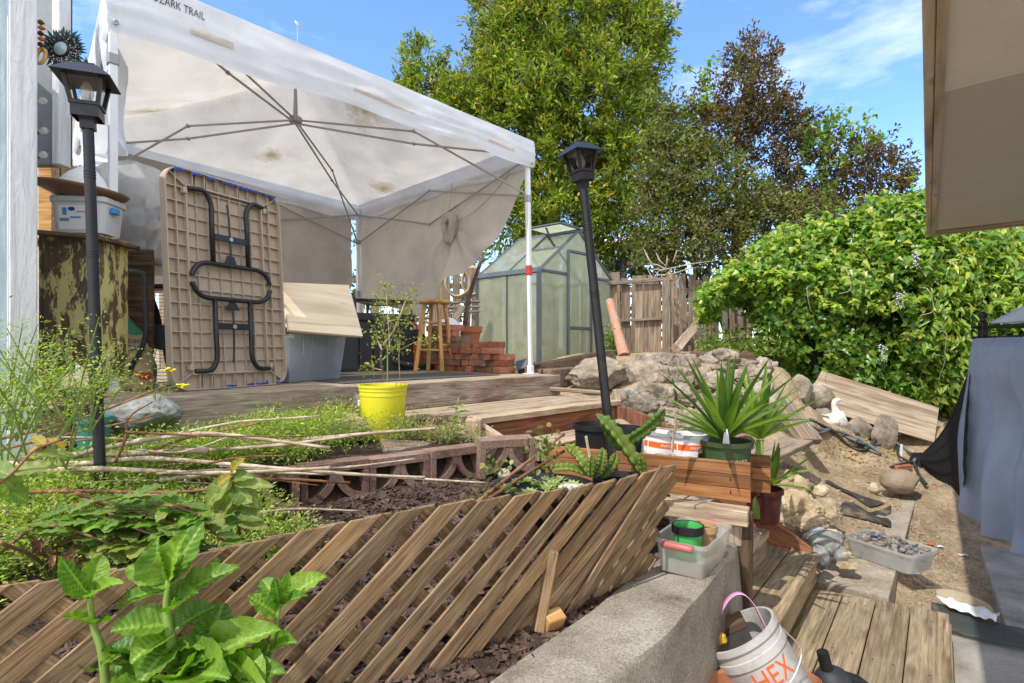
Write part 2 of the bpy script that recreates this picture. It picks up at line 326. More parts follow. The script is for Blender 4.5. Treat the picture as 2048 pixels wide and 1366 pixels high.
M_orink = plain('orange_paint', (.75, .12, .01), .6, dirt=.1, bstr=0)
M_whiteink = plain('pale_ink', (.75, .75, .7), .6, dirt=.1, bstr=0)
M_yink = plain('yellow_ink', (.75, .5, .02), .6, dirt=.05, bstr=0)
M_redink = plain('red_ink', (.5, .03, .03), .6, dirt=.05, bstr=0)
M_greenink = plain('green_ink', (.02, .22, .12), .6, dirt=.1, bstr=0)
M_blueink = plain('blue_ink', (.04, .25, .6), .6, dirt=.05, bstr=0)
M_label = plain('white_label', (.72, .72, .72), .5, dirt=.06, bstr=0)
M_glass = glass('lamp_glass')
M_bulb = clear('bulb_glass', (.85, .8, .7), .4, .1, .3)
M_bin = clear('clear_bin', (.62, .66, .7), .55, .25, .55)
M_tub = clear('frosted_tub', (.78, .77, .72), .52, .3, .5)
M_bag = clear('thin_white_bag', (.82, .82, .8), .72, .2, .6)
M_poly = clear('yellowed_polycarbonate', (.66, .69, .53), .56, .3, .7)
M_net = clear('shade_net', (.1, .12, .115), .6, .6, .2)
M_cane = mottled('pale_cane', [(.28, .2, .13), (.46, .37, .28), (.6, .5, .42)], 12, bstr=.2)
M_canebr = mottled('brown_cane', [(.13, .06, .03), (.26, .13, .07), (.36, .2, .11)], 12, bstr=.2)
M_bark = mottled('tree_bark', [(.06, .045, .035), (.13, .1, .08), (.2, .16, .13)], 8, bstr=.8, bscale=30)
M_fur = mottled('weathered_white_stone', [(.45, .43, .38), (.7, .68, .62), (.78, .77, .72)], 12, bstr=.6, bscale=40, bdist=.01)
M_leaf = leafm('leaf'); M_leafy = leafm('glossy_leaf', trans=.4, rough=.32, spec=.5)
M_stem = plain('green_stem', (.2, .3, .06), .5, dirt=.2)
M_roof = cloth('canopy_fabric', (.69, .655, .59), .42, (.42, .32, .15), 1.1, stain_amt=.4)
def add_stains(m, spots):
    n = m.node_tree; b = n.nodes['Principled BSDF']; src = b.inputs['Base Color'].links[0].from_socket; tr = [x for x in n.nodes if x.type == 'BSDF_TRANSLUCENT'][0]
    t = nd(n, 'TexCoord'); z = nd(n, 'TexNoise'); z.inputs['Scale'].default_value = 7; z.inputs['Detail'].default_value = 8; z.inputs['Roughness'].default_value = .8; n.links.new(t.outputs['Object'], z.inputs[0]); acc = None
    for c, r in spots:
        d = nd(n, 'VectorMath', operation='DISTANCE'); n.links.new(t.outputs['Object'], d.inputs[0]); d.inputs[1].default_value = tuple(c); mr = nd(n, 'MapRange'); mr.inputs[1].default_value = 0; mr.inputs[2].default_value = r; mr.inputs[3].default_value = 1.25; mr.inputs[4].default_value = -.35; mr.clamp = False; n.links.new(d.outputs['Value'], mr.inputs[0])
        if acc is None: acc = mr
        else: mxx = nd(n, 'Math', operation='MAXIMUM'); n.links.new(acc.outputs[0], mxx.inputs[0]); n.links.new(mr.outputs[0], mxx.inputs[1]); acc = mxx
    a = nd(n, 'Math', operation='MULTIPLY_ADD'); a.inputs[1].default_value = 3.2; n.links.new(z.outputs[0], a.inputs[0]); n.links.new(acc.outputs[0], a.inputs[2]); e = nd(n, 'MapRange'); e.inputs[1].default_value = 1.75; e.inputs[2].default_value = 3.0; e.inputs[4].default_value = .85; n.links.new(a.outputs[0], e.inputs[0])
    mm = nd(n, 'Mix', data_type='RGBA'); mm.inputs[7].default_value = (.25, .17, .03, 1); n.links.new(e.outputs[0], mm.inputs[0]); n.links.new(src, mm.inputs[6]); n.links.new(mm.outputs[2], b.inputs['Base Color']); n.links.new(mm.outputs[2], tr.inputs[0])
M_val = cloth('valance_fabric', (.76, .79, .84), .3, wr=.15)
M_tarp = cloth('light_tarp', (.66, .60, .52), .3, wr=.5)
M_tarpd = cloth('grey_tarp', (.45, .40, .34), .2, wr=.5)
M_grey = cloth('blue_grey_curtain', (.34, .39, .49), .25, wr=.3)
M_blackc = cloth('black_cloth', (.016, .016, .017), 0, wr=.4)
M_mat = mottled('woven_mat', [(.05, .05, .05), (.12, .115, .105)], 40, bstr=.5, bscale=120)
M_weedcloth = mottled('landscape_fabric', [(.025, .023, .02), (.06, .052, .043), (.32, .24, .15)], 5, bstr=.5, bscale=60, pos=[.3, .55, .75])

# ================================================================ THE SETTING
def shep(cp, p=4.5):
    A = np.array(cp, float)
    def f(x, y):
        d = np.hypot(A[:, 0] - x, A[:, 1] - y) + .2; wgt = d ** -p; return float((wgt * A[:, 2]).sum() / wgt.sum())
    return f
GC = [(x_, y_, -.06) for x_, y_ in ((2.3,2.9),(2.5,2.8),(2.7,3.0),(2.9,3.3),(3.2,3.75),(3.5,4.0),(3.2,3.0),(2.2,1.6),(3.6,3.3),(1.6,2.2),(2.0,2.4),(1.3,1.6),(.6,.8),(4.3,3.6),(1.9,2.75))] + [(2.1, 2.6, -.03), (2.5, 2.2, -.03), (1, 1, -.03), (3, 1, -.03), (4, 2, -.03), (0, 0, -.03), (5, 4, -.02), (4.2, 3.2, -.02), (3.2, 3.4, .01), (3.6, 4.2, .02), (2.75, 3.4, .0),
      (1.2, 2.2, -.05), (1.6, 2.7, .05), (.8, 1.6, -.03), (1.75, 3.15, .1), (2.0, 3.3, .13), (2.3, 3.5, .13), (2.9, 4.3, .15), (3.3, 4.85, .16), (2.4, 3.9, .2), (2.0, 3.8, .27), (1.75, 3.45, .28),
      (2.95, 4.85, .24), (2.5, 4.5, .28), (2.08, 4.1, .4), (1.63, 3.6, .46), (3.81, 6.5, .24), (4.4, 6.3, .24), (4.0, 5.2, .2), (4.6, 5.4, .2), (3.4, 5.6, .25), (5.2, 6.0, .2), (5, 5, .15), (6, 6, .3),
      (1.3, 3.5, .6), (1.6, 4.2, .66), (1.26, 4.3, .78), (.9, 4.35, .93), (1.0, 3.8, .72), (2.37, 5.0, .72), (2.3, 4.55, .5), (3.1, 5.9, .85), (3.55, 6.3, .62), (3.1, 6.5, 1.25), (2.5, 6.9, 1.36), (2.1, 6.1, 1.3), (1.5, 5.6, 1.2), (1.2, 5.2, 1.15),
      (2.0, 7.6, 1.4), (1.2, 7.6, 1.36), (.6, 6.2, 1.24), (.4, 5.4, 1.15), (4.0, 7.3, .9), (4.57, 7.5, .85), (5.0, 6.7, .5), (5.6, 6.9, .5), (3.3, 7.6, 1.25), (3.0, 8.5, 1.4), (6, 8, 1), (8, 8, 1), (0, 7, 1.2), (-1, 8, 1.2),
      (1.5, 9, 1.38), (-3, 7, 1.2), (-6, 6, 1.2), (3, 11, 1.3), (0, 12, 1.2), (8, 12, 1.1), (-6, 12, 1.2), (0, 5, .9), (-1.5, 5, .9), (-3, 4, .8), (.6, 3.5, .5), (0, 3, .4), (.9, 3.0, .3), (-1, 2, .3), (-3, 2, .3)]
gz0 = shep(GC)
def gz(x, y):
    z = gz0(x, y); d = math.hypot(x, y); t = min(1, max(0, (d - 14) / 20)); z = lerp(z, 1.2, t)
    k = min(1, max(0, (z - .06) / .2))
    z -= .03 * (1 - k)
    return z + k * .035 * mn.noise(V((x * 1.7, y * 1.7, 3))) + (.006 + .012 * k) * mn.noise(V((x * 6, y * 6, 1)))
def axis(lo, hi, a, b, fine, n):
    l = [a - (a - lo) * (k / n) ** 2.5 for k in range(n, 0, -1)]; r = [b + (hi - b) * (k / n) ** 2.5 for k in range(1, n + 1)]
    return l + list(np.arange(a, b + 1e-6, fine)) + r
xs = axis(-900, 900, -3, 6.4, .075, 14); ys = axis(-200, 1500, .4, 9, .075, 14)
mb = MB()
for y in ys:
    for x in xs: mb.v.append((x, y, gz(x, y)))
nx = len(xs)
for j in range(len(ys) - 1):
    for i in range(nx - 1): a = j * nx + i; mb.f.append((a, a + 1, a + 1 + nx, a + nx))
tag(mb.build('ground', M_dirt, smooth=True), kind='structure')

# raised bed: soil behind the block edging, mulch between the blocks and the lattice
BK0, BK1 = V((-.95, 2.165, 0)), V((-.02, 2.84, 0)); BKD = (BK1 - BK0).normalized(); BKN = V((-BKD.y, BKD.x, 0))
def bed_z(x, y):
    p = V((x, y, 0)); s = (p - BK0).dot(BKD); d = (p - BK0).dot(BKN)
    wdt = .05 if -.1 < s < 1.3 else lerp(.05, .5, min(1, max(0, (-.1 - s) / .4)))
    t = min(1, max(0, (d - .03 + wdt) / (2 * wdt))); t = t * t * (3 - 2 * t)
    front = .818 + .11 * max(-1.5, d) ; front = max(.66, front)
    z = lerp(front, .955 - .055 * min(1, max(0, (-.05 - s) / .5)), t)
    z += .02 * mn.noise(V((x * 3, y * 3, 5))) + .012 * mn.noise(V((x * 11, y * 11, 2)))
    if y < 2.45:
        e = x - interp(y, [.3, .55, 1.0, 1.35, 1.57, 1.886, 2.2, 2.4], [-.75, -.5, -.22, .02, .2, .44, .67, .8]); z = lerp(z, min(z, .645), min(1, max(0, (e + .32) / .26))) - max(0, min(.12, (e - .0) * 2))
    return z
mb = MB(); bx = np.arange(-4.2, .95, .05); by = np.arange(.3, 6.0, .05)
idx = {}
def in_bed(x, y):
    p = V((x, y, 0)); u, v = p.dot(UD), p.dot(VD)
    inner = interp(y, [.3, .55, 1.0, 1.35, 1.57, 1.886, 2.2, 2.4], [-.75, -.5, -.22, .02, .2, .44, .67, .8])
    if y < 2.45 and x > inner + .1: return False
    if u > 2.28 + .06 and v < 2.3 and y > 2.45: return x < .2 + (2.7 - y) * 1.6
    return u < 2.34 or v > 3.2 and u < 3.7
for x in bx:
    for y in by:
        if in_bed(x, y): idx[(round(x, 2), round(y, 2))] = len(mb.v); mb.v.append((x, y, bed_z(x, y)))
for x in bx:
    for y in by:
        q = [idx.get((round(x + a, 2), round(y + b, 2))) for a, b in ((0, 0), (.05, 0), (.05, .05), (0, .05))]
        if None not in q: mb.f.append(tuple(q))
tag(mb.build('bed_soil', M_soil, smooth=True), kind='structure')

# loose bark chips
mb = MB()
def bed_pt():
    while True:
        s = random.uniform(-.6, 1.6); d = random.uniform(-1.42, .0); p = BK0 + BKD * s + BKN * d
        inner = interp(p.y, [.55, 1.0, 1.35, 1.57, 1.886, 2.2, 2.4], [-.5, -.22, .02, .2, .44, .67, .8])
        if p.x < inner + .02 and p.y < 2.75: return p
for k in range(9500):
    p = bed_pt(); z = bed_z(p.x, p.y); s = random.uniform(.006, .02)
    M = Matrix.Rotation(random.uniform(0, 6.3), 4, 'Z') @ Matrix.Rotation(random.gauss(0, .5), 4, 'X') @ Matrix.Rotation(random.gauss(0, .4), 4, 'Y')
    mb.box((p.x, p.y, z + .006), (s * random.uniform(1, 2.4), s, s * random.uniform(.2, .6)), M)
tag(mb.build('mulch_chips', M_mulch), 'dark brown bark mulch spread between the block edging and the lattice', 'mulch', kind='stuff')

# patio slabs, kerb
def slab(name, poly, z0, z1, mat, bev=.006):
    m = MB(); m.prism([(x, y) for x, y in poly], z1 - z0, T((0, 0, z0))); return tag(m.build(name, mat, bevel=bev), kind='structure')
U2, V2 = V((.61, .792, 0)), V((-.792, .61, 0))
def U2V(u, v, z=0): return U2 * u + V2 * v + V((0, 0, z))
pA = G(1960, 1090, 0); pB = G(2010, 1250, 0)
dR = (pA - pB).normalized()
slab('patio', [tuple(pA.xy), (pA + V((3.5, -2.2, 0))).xy[:], (5.2, -.2), (2.58, 2.585), tuple(pB.xy)][::-1], -.25, .003, M_patio)
slab('path', [(2.1, 2.93), (2.54, 2.615), (1.2, .1), (.3, .1), (.3, 1.0), (1.1, 2.0)][::-1], -.25, .006, M_patio)
c0, c1 = G(1790, 1152, .15), G(1831, 1000, .16)
cd = (c1 - c0).normalized(); cn = V((-cd.y, cd.x, 0))
slab('curb', [(c0 - cd * .35).xy[:], (c1 + cd * .02).xy[:], (c1 + cn * .3).xy[:], (c0 - cd * .35 + cn * .34).xy[:]], -.1, .155, M_curb, .012)

# gravel and grit on the dirt
mb = MB()
def chip(c, s):
    a = [V((random.gauss(0, 1), random.gauss(0, 1), random.gauss(0, .6))).normalized() * s * random.uniform(.7, 1.2) for _ in range(6)]
    b = bmesh.new()
    for p in a: b.verts.new(p)
    b.free()
    M = Matrix.Rotation(random.uniform(0, 6.3), 4, 'Z') @ Matrix.Rotation(random.gauss(0, .5), 4, 'X')
    vs = [(s, 0, 0), (0, s * .8, 0), (-s * .9, .1 * s, 0), (0, -s * .75, 0), (.1 * s, 0, s * .55), (0, 0, -s * .5)]
    mb.add([M @ V(v) + c for v in vs], [(0, 1, 4), (1, 2, 4), (2, 3, 4), (3, 0, 4), (1, 0, 5), (2, 1, 5), (3, 2, 5), (0, 3, 5)])
for k in range(3400):
    if k < 1500: px, py = random.gauss(1790, 70), random.gauss(960, 50)
    elif k < 2600: px, py = random.uniform(1560, 1900), random.uniform(860, 1150)
    else: px, py = random.uniform(1810, 1970), random.uniform(1050, 1250)
    z = .1
    for _ in range(3):
        if py < 715: py = 720
        p = G(px, py, z); z = gz(p.x, p.y)
    p.z = z + .002
    if (p - c0).dot(cn) > -.02 and (p - c0).dot(cn) < .32 and -.3 < (p - c0).dot(cd) < (c1 - c0).length and random.random() < .85: continue
    if p.y < 9: chip(p, random.uniform(.004, .014) * (1.5 if random.random() < .1 else 1))
tag(mb.build('gravel', M_rocky), 'small pale gravel and grit strewn over the tan dirt', 'gravel', kind='stuff')
# ---------------------------------------------------------------- retaining wall of the bed
I_ = [(-.9, .2), (-.55, .55), (-.27, 1.0), (-.03, 1.35), (.15, 1.57), (.39, 1.886), (.66, 2.24)]
O_ = [(-.45, .1), (-.16, .45), (.03, .96), (.248, 1.294), (.45, 1.56), (.73, 1.94), (.90, 2.2)]
ip = spline([(*p, 0) for p in I_], 6); op = spline([(*p, 0) for p in O_], 6); mb = MB(); n = len(ip)
prof = []
def wallpt(s, t):
    i = min(n - 1, int(round(s * (n - 1)))); a, b = ip[i], op[i]; k = t * 15
    if k <= 5: z = lerp(-.1, .64, k / 5); f = 0
    elif k <= 6: z = .664; f = .03
    elif k <= 9: z = .670; f = lerp(.10, .93, (k - 6) / 3)
    elif k <= 10: z = .665; f = .98
    elif k <= 11: z = .648; f = 1
    else: z = lerp(.62, -.1, (k - 11) / 4); f = 1.02 + .05 * (k - 11) / 4
    p = a.lerp(b, f); p.z = z; nn = mn.noise(V((p.x * 3, p.y * 3, p.z * 3))); p.z += .012 * nn if z > .6 else 0
    p += (b - a).normalized() * .02 * mn.noise(V((p.x * 4, p.y * 4, p.z * 5))) ; return p
mb.grid(wallpt, n - 1, 15)
k0 = len(mb.v); mb.f.append(tuple(j * n + n - 1 for j in range(16)))
o = mb.build('retaining_wall', M_conc, smooth=True, auto=50)
tag(o, 'low stained concrete retaining wall with rounded top holding the bed', 'retaining wall')

# clods and fallen leaves on the slope
mb = MB()
for k in range(1500):
    px, py = random.uniform(1500, 1840), random.uniform(830, 1110); z = .3
    for _ in range(4):
        p = G(px, max(py, 720), z); z = lerp(z, gz(p.x, p.y), .7)
    if abs(gz(p.x, p.y) - p.z) < .05 and p.y < 8: p.z = gz(p.x, p.y) - .002; chip(p, random.uniform(.008, .026) * (1.6 if random.random() < .06 else 1))
tag(mb.build('clods', M_dirt), 'crumbly tan clods scattered over the dirt slope', 'soil clods', kind='stuff')

# ================================================================ DECK, STEPS, PLANTER, LATTICE
DZ = 1.225
rt = thing('deck', 'weathered wooden deck under the white canopy', 'deck', UV(2, 3.1, 1.0))
v0, v1 = 3.0, 6.6; nb = int((v1 - v0) / .143)
for k in range(nb):
    v = v0 + .07 + k * .143; a, b = .55 + random.uniform(-.02, .02), 3.78 + random.uniform(-.012, .012)
    board('deck_board', UV(a, v, DZ - .02), UV(b, v, DZ - .02), .131, .038, M_deck, rt)
board('fascia', UV(.52, 2.975, DZ - .088), UV(3.80, 2.975, DZ - .088), .045, .172, M_beam, rt, up=(0, 0, 1), bevel=.005)
board('fascia', UV(3.81, 3.0, DZ - .1), UV(3.81, 6.6, DZ - .1), .04, .16, M_beam, rt)
for u in (.7, 1.5, 2.6, 3.6):
    board('joist', UV(u, 3.02, DZ - .1), UV(u, 6.5, DZ - .1), .04, .12, M_brown, rt)
    for v in (3.2, 4.8, 6.3): board('deck_post', UV(u, v, .75), UV(u, v, DZ - .16), .09, .09, M_brown, rt, up=(1, 0, 0))

def nails(par, pts):
    for p in pts:
        m = MB(); m.lathe([(.0045, 0), (.004, .0012)], 8, T(p)); m.build('nail', M_nail, par)
M_nail = plain('rusty_nail', (.05, .03, .02), .6)
S1 = 1.05
rt = thing('wooden_step', 'wide upper wooden step of five boards against the deck edge', 'step', UV(2.9, 2.6, .9))
for k in range(5):
    v = 2.30 + .07 + k * .142; e = [0.05, .02, -.03, -.22, -.35][k]
    board('tread_board', UV(2.18 + e, v, S1 - .02), UV(3.75 + random.uniform(-.02, .02), v, S1 - .02), .128, .038, M_deck, rt)
board('riser_board', UV(2.3, 2.345, S1 - .115), UV(3.72, 2.345, S1 - .115), .035, .14, M_red, rt)
board('riser_board', UV(2.20, 2.4, S1 - .085), UV(2.16, 2.95, S1 - .085), .035, .085, M_deck, rt)
board('post_stub', UV(2.165, 2.305, S1 - .14), UV(2.165, 2.305, S1 + .0), .09, .09, M_deck, rt, up=(1, 0, 0))
for u in (2.5, 3.0, 3.6): board('stringer', UV(u, 2.4, S1 - .12), UV(u, 2.98, S1 - .12), .04, .15, M_brown, rt)

# lower flight: landing and treads run along the planter
rt = thing('stair', 'weathered wooden stair running down beside the redwood planter', 'stair', UV(3.0, 1.5, .3))
LZ = .89
for k in range(4): board('tread_board', UV(2.25, 2.24 - k * .142, LZ - .02), UV(3.62, 2.24 - k * .142, LZ - .02), .129, .038, M_deck, rt)
board('riser_board', UV(2.45, 1.74, LZ - .1), UV(3.6, 1.74, LZ - .1), .03, .13, M_red, rt)
for z, va, na in ((.735, 1.66, 3), (.60, 1.24, 2), (.465, .96, 2)):
    for k in range(na): board('tread_board', U2V(2.28 if z < .5 else 2.25, va - k * .142 - .02, z - .02), U2V(3.28 + .02 * k - (.735 - z) * .2, va - k * .142 - .02, z - .02), .131, .038, M_deck if z > .4 else M_plat, rt)
    vf = va - (na - 1) * .142 - .07
    board('riser_board', U2V(2.3, vf, z - .1), U2V(3.2, vf, z - .1), .03, .115, M_red if z > .5 else M_plat, rt)
for k in range(2): board('tread_board', U2V(2.14, .73 - k * .146, .32), U2V(3.39, .73 - k * .146, .32), .142, .038, M_plat, rt)
board('riser_board', U2V(2.14, .545, .26), U2V(3.39, .545, .26), .035, .15, M_plat, rt)
for k in range(2): board('nosing_board', U2V(2.14, .538, .33), U2V(3.4, .538, .33), .03, .03, M_plat, rt) if k == 0 else None
nails(rt, [U2V(u, .73 - k * .146 + d, .3392) for k in range(2) for u in (3.28, 2.75) for d in (-.035, .035)] + [UV(u, 2.24 - k * .142 + d, LZ + .0002) for k in range(2) for u in (2.6, 3.1) for d in (-.03, .03)])
# side cheeks with a sloping top edge
def cheek(pts, n, t, mat, name='side_cheek', parent=rt):
    o_ = V(pts[0]); x = (V(pts[1]) - o_).normalized(); n = V(n).normalized(); up = n.cross(x)
    M = Matrix((x, up, n)).transposed().to_4x4(); M.translation = o_; Mi = M.inverted()
    m = MB(); m.prism([(Mi @ V(p)).xy[:] for p in pts], t); return m.build(name, mat, parent, M, bevel=.004)
p1, p2, p3, p4 = G(1622, 1100, .335), G(1480, 1001, .56), G(1500, 1050, .40), G(1560, 1098, .34)
e0 = U2V(3.41, .62, .34); e1 = U2V(3.3, 1.22, .34)
cheek([U2V(3.41, .55, .33), U2V(3.41, .55, .38), U2V(3.36, 1.0, .62), U2V(3.33, 1.3, .70), U2V(3.33, 1.3, .45), U2V(3.37, .9, .33)][::-1], U2, .04, M_red)
cheek([UV(3.68, 1.55, .66), UV(3.68, 1.55, .78), UV(3.68, 2.2, 1.0), UV(3.68, 2.34, 1.0), UV(3.68, 2.34, .8)][::-1], UD, .04, M_red)
cheek([UV(2.2, 1.95, .86), UV(2.2, 1.98, .91), UV(2.2, 2.3, 1.02), UV(2.2, 2.38, .98), UV(2.2, 2.3, .86)][::-1], UD, .045, M_deck)
board('post_stub', UV(3.73, 2.33, .8), UV(3.75, 2.36, 1.13), .085, .05, M_deck, rt, up=(1, 0, 0))

rt = thing('platform', 'low wooden platform of wide worn boards at the foot of the stair', 'platform', U2V(2.9, .25, 0))
for k, (u0, u1) in enumerate(((2.0, 3.35), (1.98, 3.37), (1.96, 3.39), (1.94, 3.41))):
    v = .47 - k * .143; wd = (.138, .138, .138, .1)[k]
    board('platform_board', U2V(u0, v + (.02 if k == 3 else 0), .15), U2V(u1, v + (.02 if k == 3 else 0), .15), wd, .038, M_plat, rt)
nails(rt, [U2V(u, .47 - k * .143 + d, .1692) for k in range(4) for u in (3.26, 2.72) for d in ((-.035, .035) if k < 3 else (-.01,))])
board('platform_board', U2V(1.92, -.012, .146), U2V(3.42, -.012, .146), .05, .04, M_plat, rt)
board('edge_board', U2V(1.92, -.03, .065), U2V(3.41, -.03, .065), .03, .12, M_plat, rt)
board('edge_board', U2V(3.40, -.01, .065), U2V(3.34, .53, .065), .03, .12, M_plat, rt)

# ---------------------------------------------------------------- planter box
PT = .98; PA, PB = V((.165, 2.715, 0)), V((.985, 2.29, 0)); pd = (PB - PA).normalized(); pn = V((.61, .792, 0)); pw = .205
rt = thing('planter_box', 'long redwood planter box holding plastic pots above the wall', 'planter', PA.lerp(PB, .5) + V((0, 0, .82)))
for side, off in (('long_board', 0), ('long_board', pw)):
    for k in range(3):
        z = PT - .028 - k * .0555; a = PA + pn * off + (-pd * .0 if off == 0 else pd * .03); b = PB + pn * off + (V() if off == 0 else pd * .03)
        board(side, a + V((0, 0, z)), b + V((0, 0, z)), .02, .0535, M_planter, rt, bevel=.002)
for q, e in ((PA + pd * .03, 0), (PB - pd * .05, 1)):
    for k in range(2): board('end_board', q + pn * .012 + V((0, 0, PT - .045 - k * .08)), q + pn * (pw - .012) + V((0, 0, PT - .045 - k * .08)), .02, .078, M_planter, rt, bevel=.002)
board('base_board', PA + pn * pw / 2 + V((0, 0, PT - .155)) + pd * .05, PB + pn * pw / 2 + V((0, 0, PT - .155)) - pd * .06, pw - .05, .015, M_planter, rt)
for k in range(3):
    mb = MB(); mb.box(PB - pd * .075 - pn * .0105 + V((0, 0, PT - .02 - k * .055)), (.004, .004, .012)); mb.build('screw', M_black, rt)
rt = thing('planter_stand', 'grey post and cross beam carrying the planter over the concrete wall', 'stand', (.88, 2.25, .67))
board('cross_beam', V((.57, 2.38, .785)), V((.935, 2.19, .785)), .09, .062, M_deck, rt)
board('post', V((.865, 2.27, .66)), V((.865, 2.27, .752)), .12, .12, M_deck, rt, up=(1, 0, 0))
board('post', V((.915, 2.205, .0)), V((.935, 2.22, .80)), .055, .035, M_brown, rt, up=(.6, .8, 0))

# ---------------------------------------------------------------- lattice panel
TL = [(1.05, 2.30), (.58, 1.947), (-.03, 1.465), (-.467, 1.223), (-.875, .949), (-1.5, .53)]; BL_ = [(.95, 2.42), (.47, 1.97), (-.032, 1.5), (-.21, 1.32), (-.5, 1.12), (-.9, .86), (-1.45, .5)]
def arc(pts):
    P = [V((*p, 0)) for p in pts]; L = [0]
    for a, b in zip(P, P[1:]): L.append(L[-1] + (b - a).length)
    def f(s):
        s -= .0
        for i in range(len(P) - 1):
            if s <= L[i + 1] or i == len(P) - 2: return P[i].lerp(P[i + 1], (s - L[i]) / (L[i + 1] - L[i]))
    return f
TA = arc(TL[1:]); BA = arc(BL_[1:])
def lat(s, h):                                                                          # s along the panel, h 0 bottom .. 1 top
    t, b = TA(s), BA(s * 1.0); p = b.lerp(t, h); p.z = lerp(.645, 1.05 - .012 * math.sin(s * 5), h); return p
rt = thing('lattice_panel', 'weathered wooden lattice panel leaning along the edge of the bed', 'lattice', (-.03, 1.49, .66))
def slat(s0, s1, layer):
    a, b = (s0, 1.0), (s1, 0.0)
    def at(s): return 1 - (s - s0) / (s1 - s0)
    if s1 > s0:
        if s1 > 2.35: b = (2.35, at(2.35))
        if s0 < 0: a = (0.0, at(0))
    else:
        if s1 < 0: b = (0.0, at(0))
        if s0 > 2.35: a = (2.35, at(2.35))
    if abs(a[1] - b[1]) < .06: return
    p, q = lat(*a), lat(*b); tn = (lat(min(2.3, a[0] + .05), .5) - lat(max(0, a[0] - .05), .5)).normalized(); nrm = tn.cross(V((0, 0, 1)))
    if nrm.y > 0: nrm = -nrm
    off = nrm * (.0045 if layer == 0 else -.0045)
    nrm = (q - p).cross(V((0, 0, 1)).cross(nrm)).normalized() if False else nrm
    # cut the ends level with the panel edge
    d = (q - p); w2 = .0232 + random.uniform(-.001, .001); th = .004
    up = nrm; x = d.normalized(); y = up.cross(x).normalized()
    hz_ = tn - up * tn.dot(up); hz_.normalize(); k = w2 / max(.2, abs(y.dot(V((0, 0, 1)))) or .2) if a[1] > .99 else 0
    M = frame(d, up, p + off); L = d.length; yy = M.to_3x3() @ V((0, 1, 0)); sl = -(M.to_3x3() @ V((1, 0, 0))).z
    tpl = (w2 * yy.z / max(.15, sl)) if a[1] > .99 else 0; bt = (w2 * yy.z / max(.15, sl)) if b[1] < .01 else 0
    tpl = max(-.05, min(.05, tpl)); bt = max(-.05, min(.05, bt))
    pts = []
    for x0, sg in ((0, 1), (L, 1)):
        for yv in (-w2, w2):
            sh = (tpl if x0 == 0 else bt) * (1 if yv > 0 else -1)
            pts.append((x0 + sh, yv))
    m = MB(); vs = [(pts[0][0], -w2, -th), (pts[1][0], w2, -th), (pts[3][0], w2, -th), (pts[2][0], -w2, -th)]
    m.hexa(vs, [(a_, b_, th) for a_, b_, _ in vs]); m.build('slat', M_lat, rt, M @ Matrix.Rotation(random.gauss(0, .012), 4, 'X'), bevel=.0015)
s = -.5
while s < 2.3:
    slat(s, s + .47, 0); s += .109 + random.uniform(-.004, .004)
s = .02
while s < 2.9:
    slat(s, s - .47, 1); s += .109 + random.uniform(-.004, .004)
# loose sticks by the lattice
o = board('stake', G(1078, 1265, .655), G(1108, 1100, .87) * .985 + V((0, 0, .02)), .03, .018, M_lat, None, up=(0, -1, 0)); tag(o, 'short pointed wooden stake leaning upright in front of the lattice', 'stake')
o = board('slat_offcut', lat(.12, 1.04) + V((.01, -.03, 0)), lat(.42, 0.02) + V((.0, -.03, 0)), .03, .008, M_lat, None, up=(.6, -.8, 0)); tag(o, 'loose thin slat leaning against the right end of the lattice', 'slat')
mb = MB(); mb.box((0, 0, 0), (.06, .04, .05), Matrix.Rotation(.5, 3, 'X')); o = mb.build('wood_offcut', M_orangew, None, T(G(1105, 1240, .68)) @ Matrix.Rotation(.6, 4, 'Z'), bevel=.003); tag(o, 'small orange wood offcut on the mulch at the foot of the lattice', 'wood block')

# ================================================================ CANOPY TENT
PFL, PFR, PBR, PBL = V((-2.06, 2.865, 0)), V((.165, 4.93, 0)), V((-1.93, 6.95, 0)), V((-3.7, 4.72, 0))
HUB = V((-1.9, 4.87, 3.455)); EV = {0: 3.42, 1: 3.29, 2: 3.25, 3: 3.30}
CR = [PFL, PFR, PBR, PBL]
rt = thing('canopy_tent', 'white pop up canopy tent with scissor frame standing over the deck', 'canopy tent', (-1.9, 4.87, DZ))
def roof_pt(a, b, dz=0):
    A, B = (a + 1) / 2, (b + 1) / 2
    p = PFL.lerp(PFR, A).lerp(PBL.lerp(PBR, A), B); e = lerp(lerp(EV[0], EV[1], A), lerp(EV[3], EV[2], A), B)
    c = V((0, 0, 0)); p = p + (p - V((-1.9, 4.87, 0))) * .014
    r = max(abs(a), abs(b)); t = 1 - r; h = .50 * t
    k = min(abs(a), abs(b)) / max(r, 1e-4)                                                # 0 in the middle of a side, 1 on the hip
    sag = -.15 * math.sin(math.pi * min(1, t * 1.15)) * (1 - k) ** .8
    wr = .035 * mn.noise(V((a * 3, b * 3, 2))) + .016 * mn.noise(V((a * 8, b * 7, 4)))
    p.z = e + h + (sag + wr) * (1 if r < .97 else .1); return p + V((0, 0, dz))
N = 64
mb = MB(); mb.grid(lambda s, t: roof_pt(s * 2 - 1, t * 2 - 1), N, N); mb.build('roof', M_roof, rt, smooth=True)
def roof_hit(px, py): return min((roof_pt(i / 40 - 1, j / 40 - 1) for i in range(81) for j in range(81)), key=lambda p: abs(1024 + FPX * p.x / p.y - px) + abs(HY - (p.z - CZ) * FPX / p.y - py))
add_stains(M_roof, [(roof_hit(300, 225), .28), (roof_hit(725, 222), .34), (roof_hit(765, 375), .30), (roof_hit(540, 310), .2)])
def stain_strip(): pass
VB = [3.075, 3.055, 3.04, 3.05]
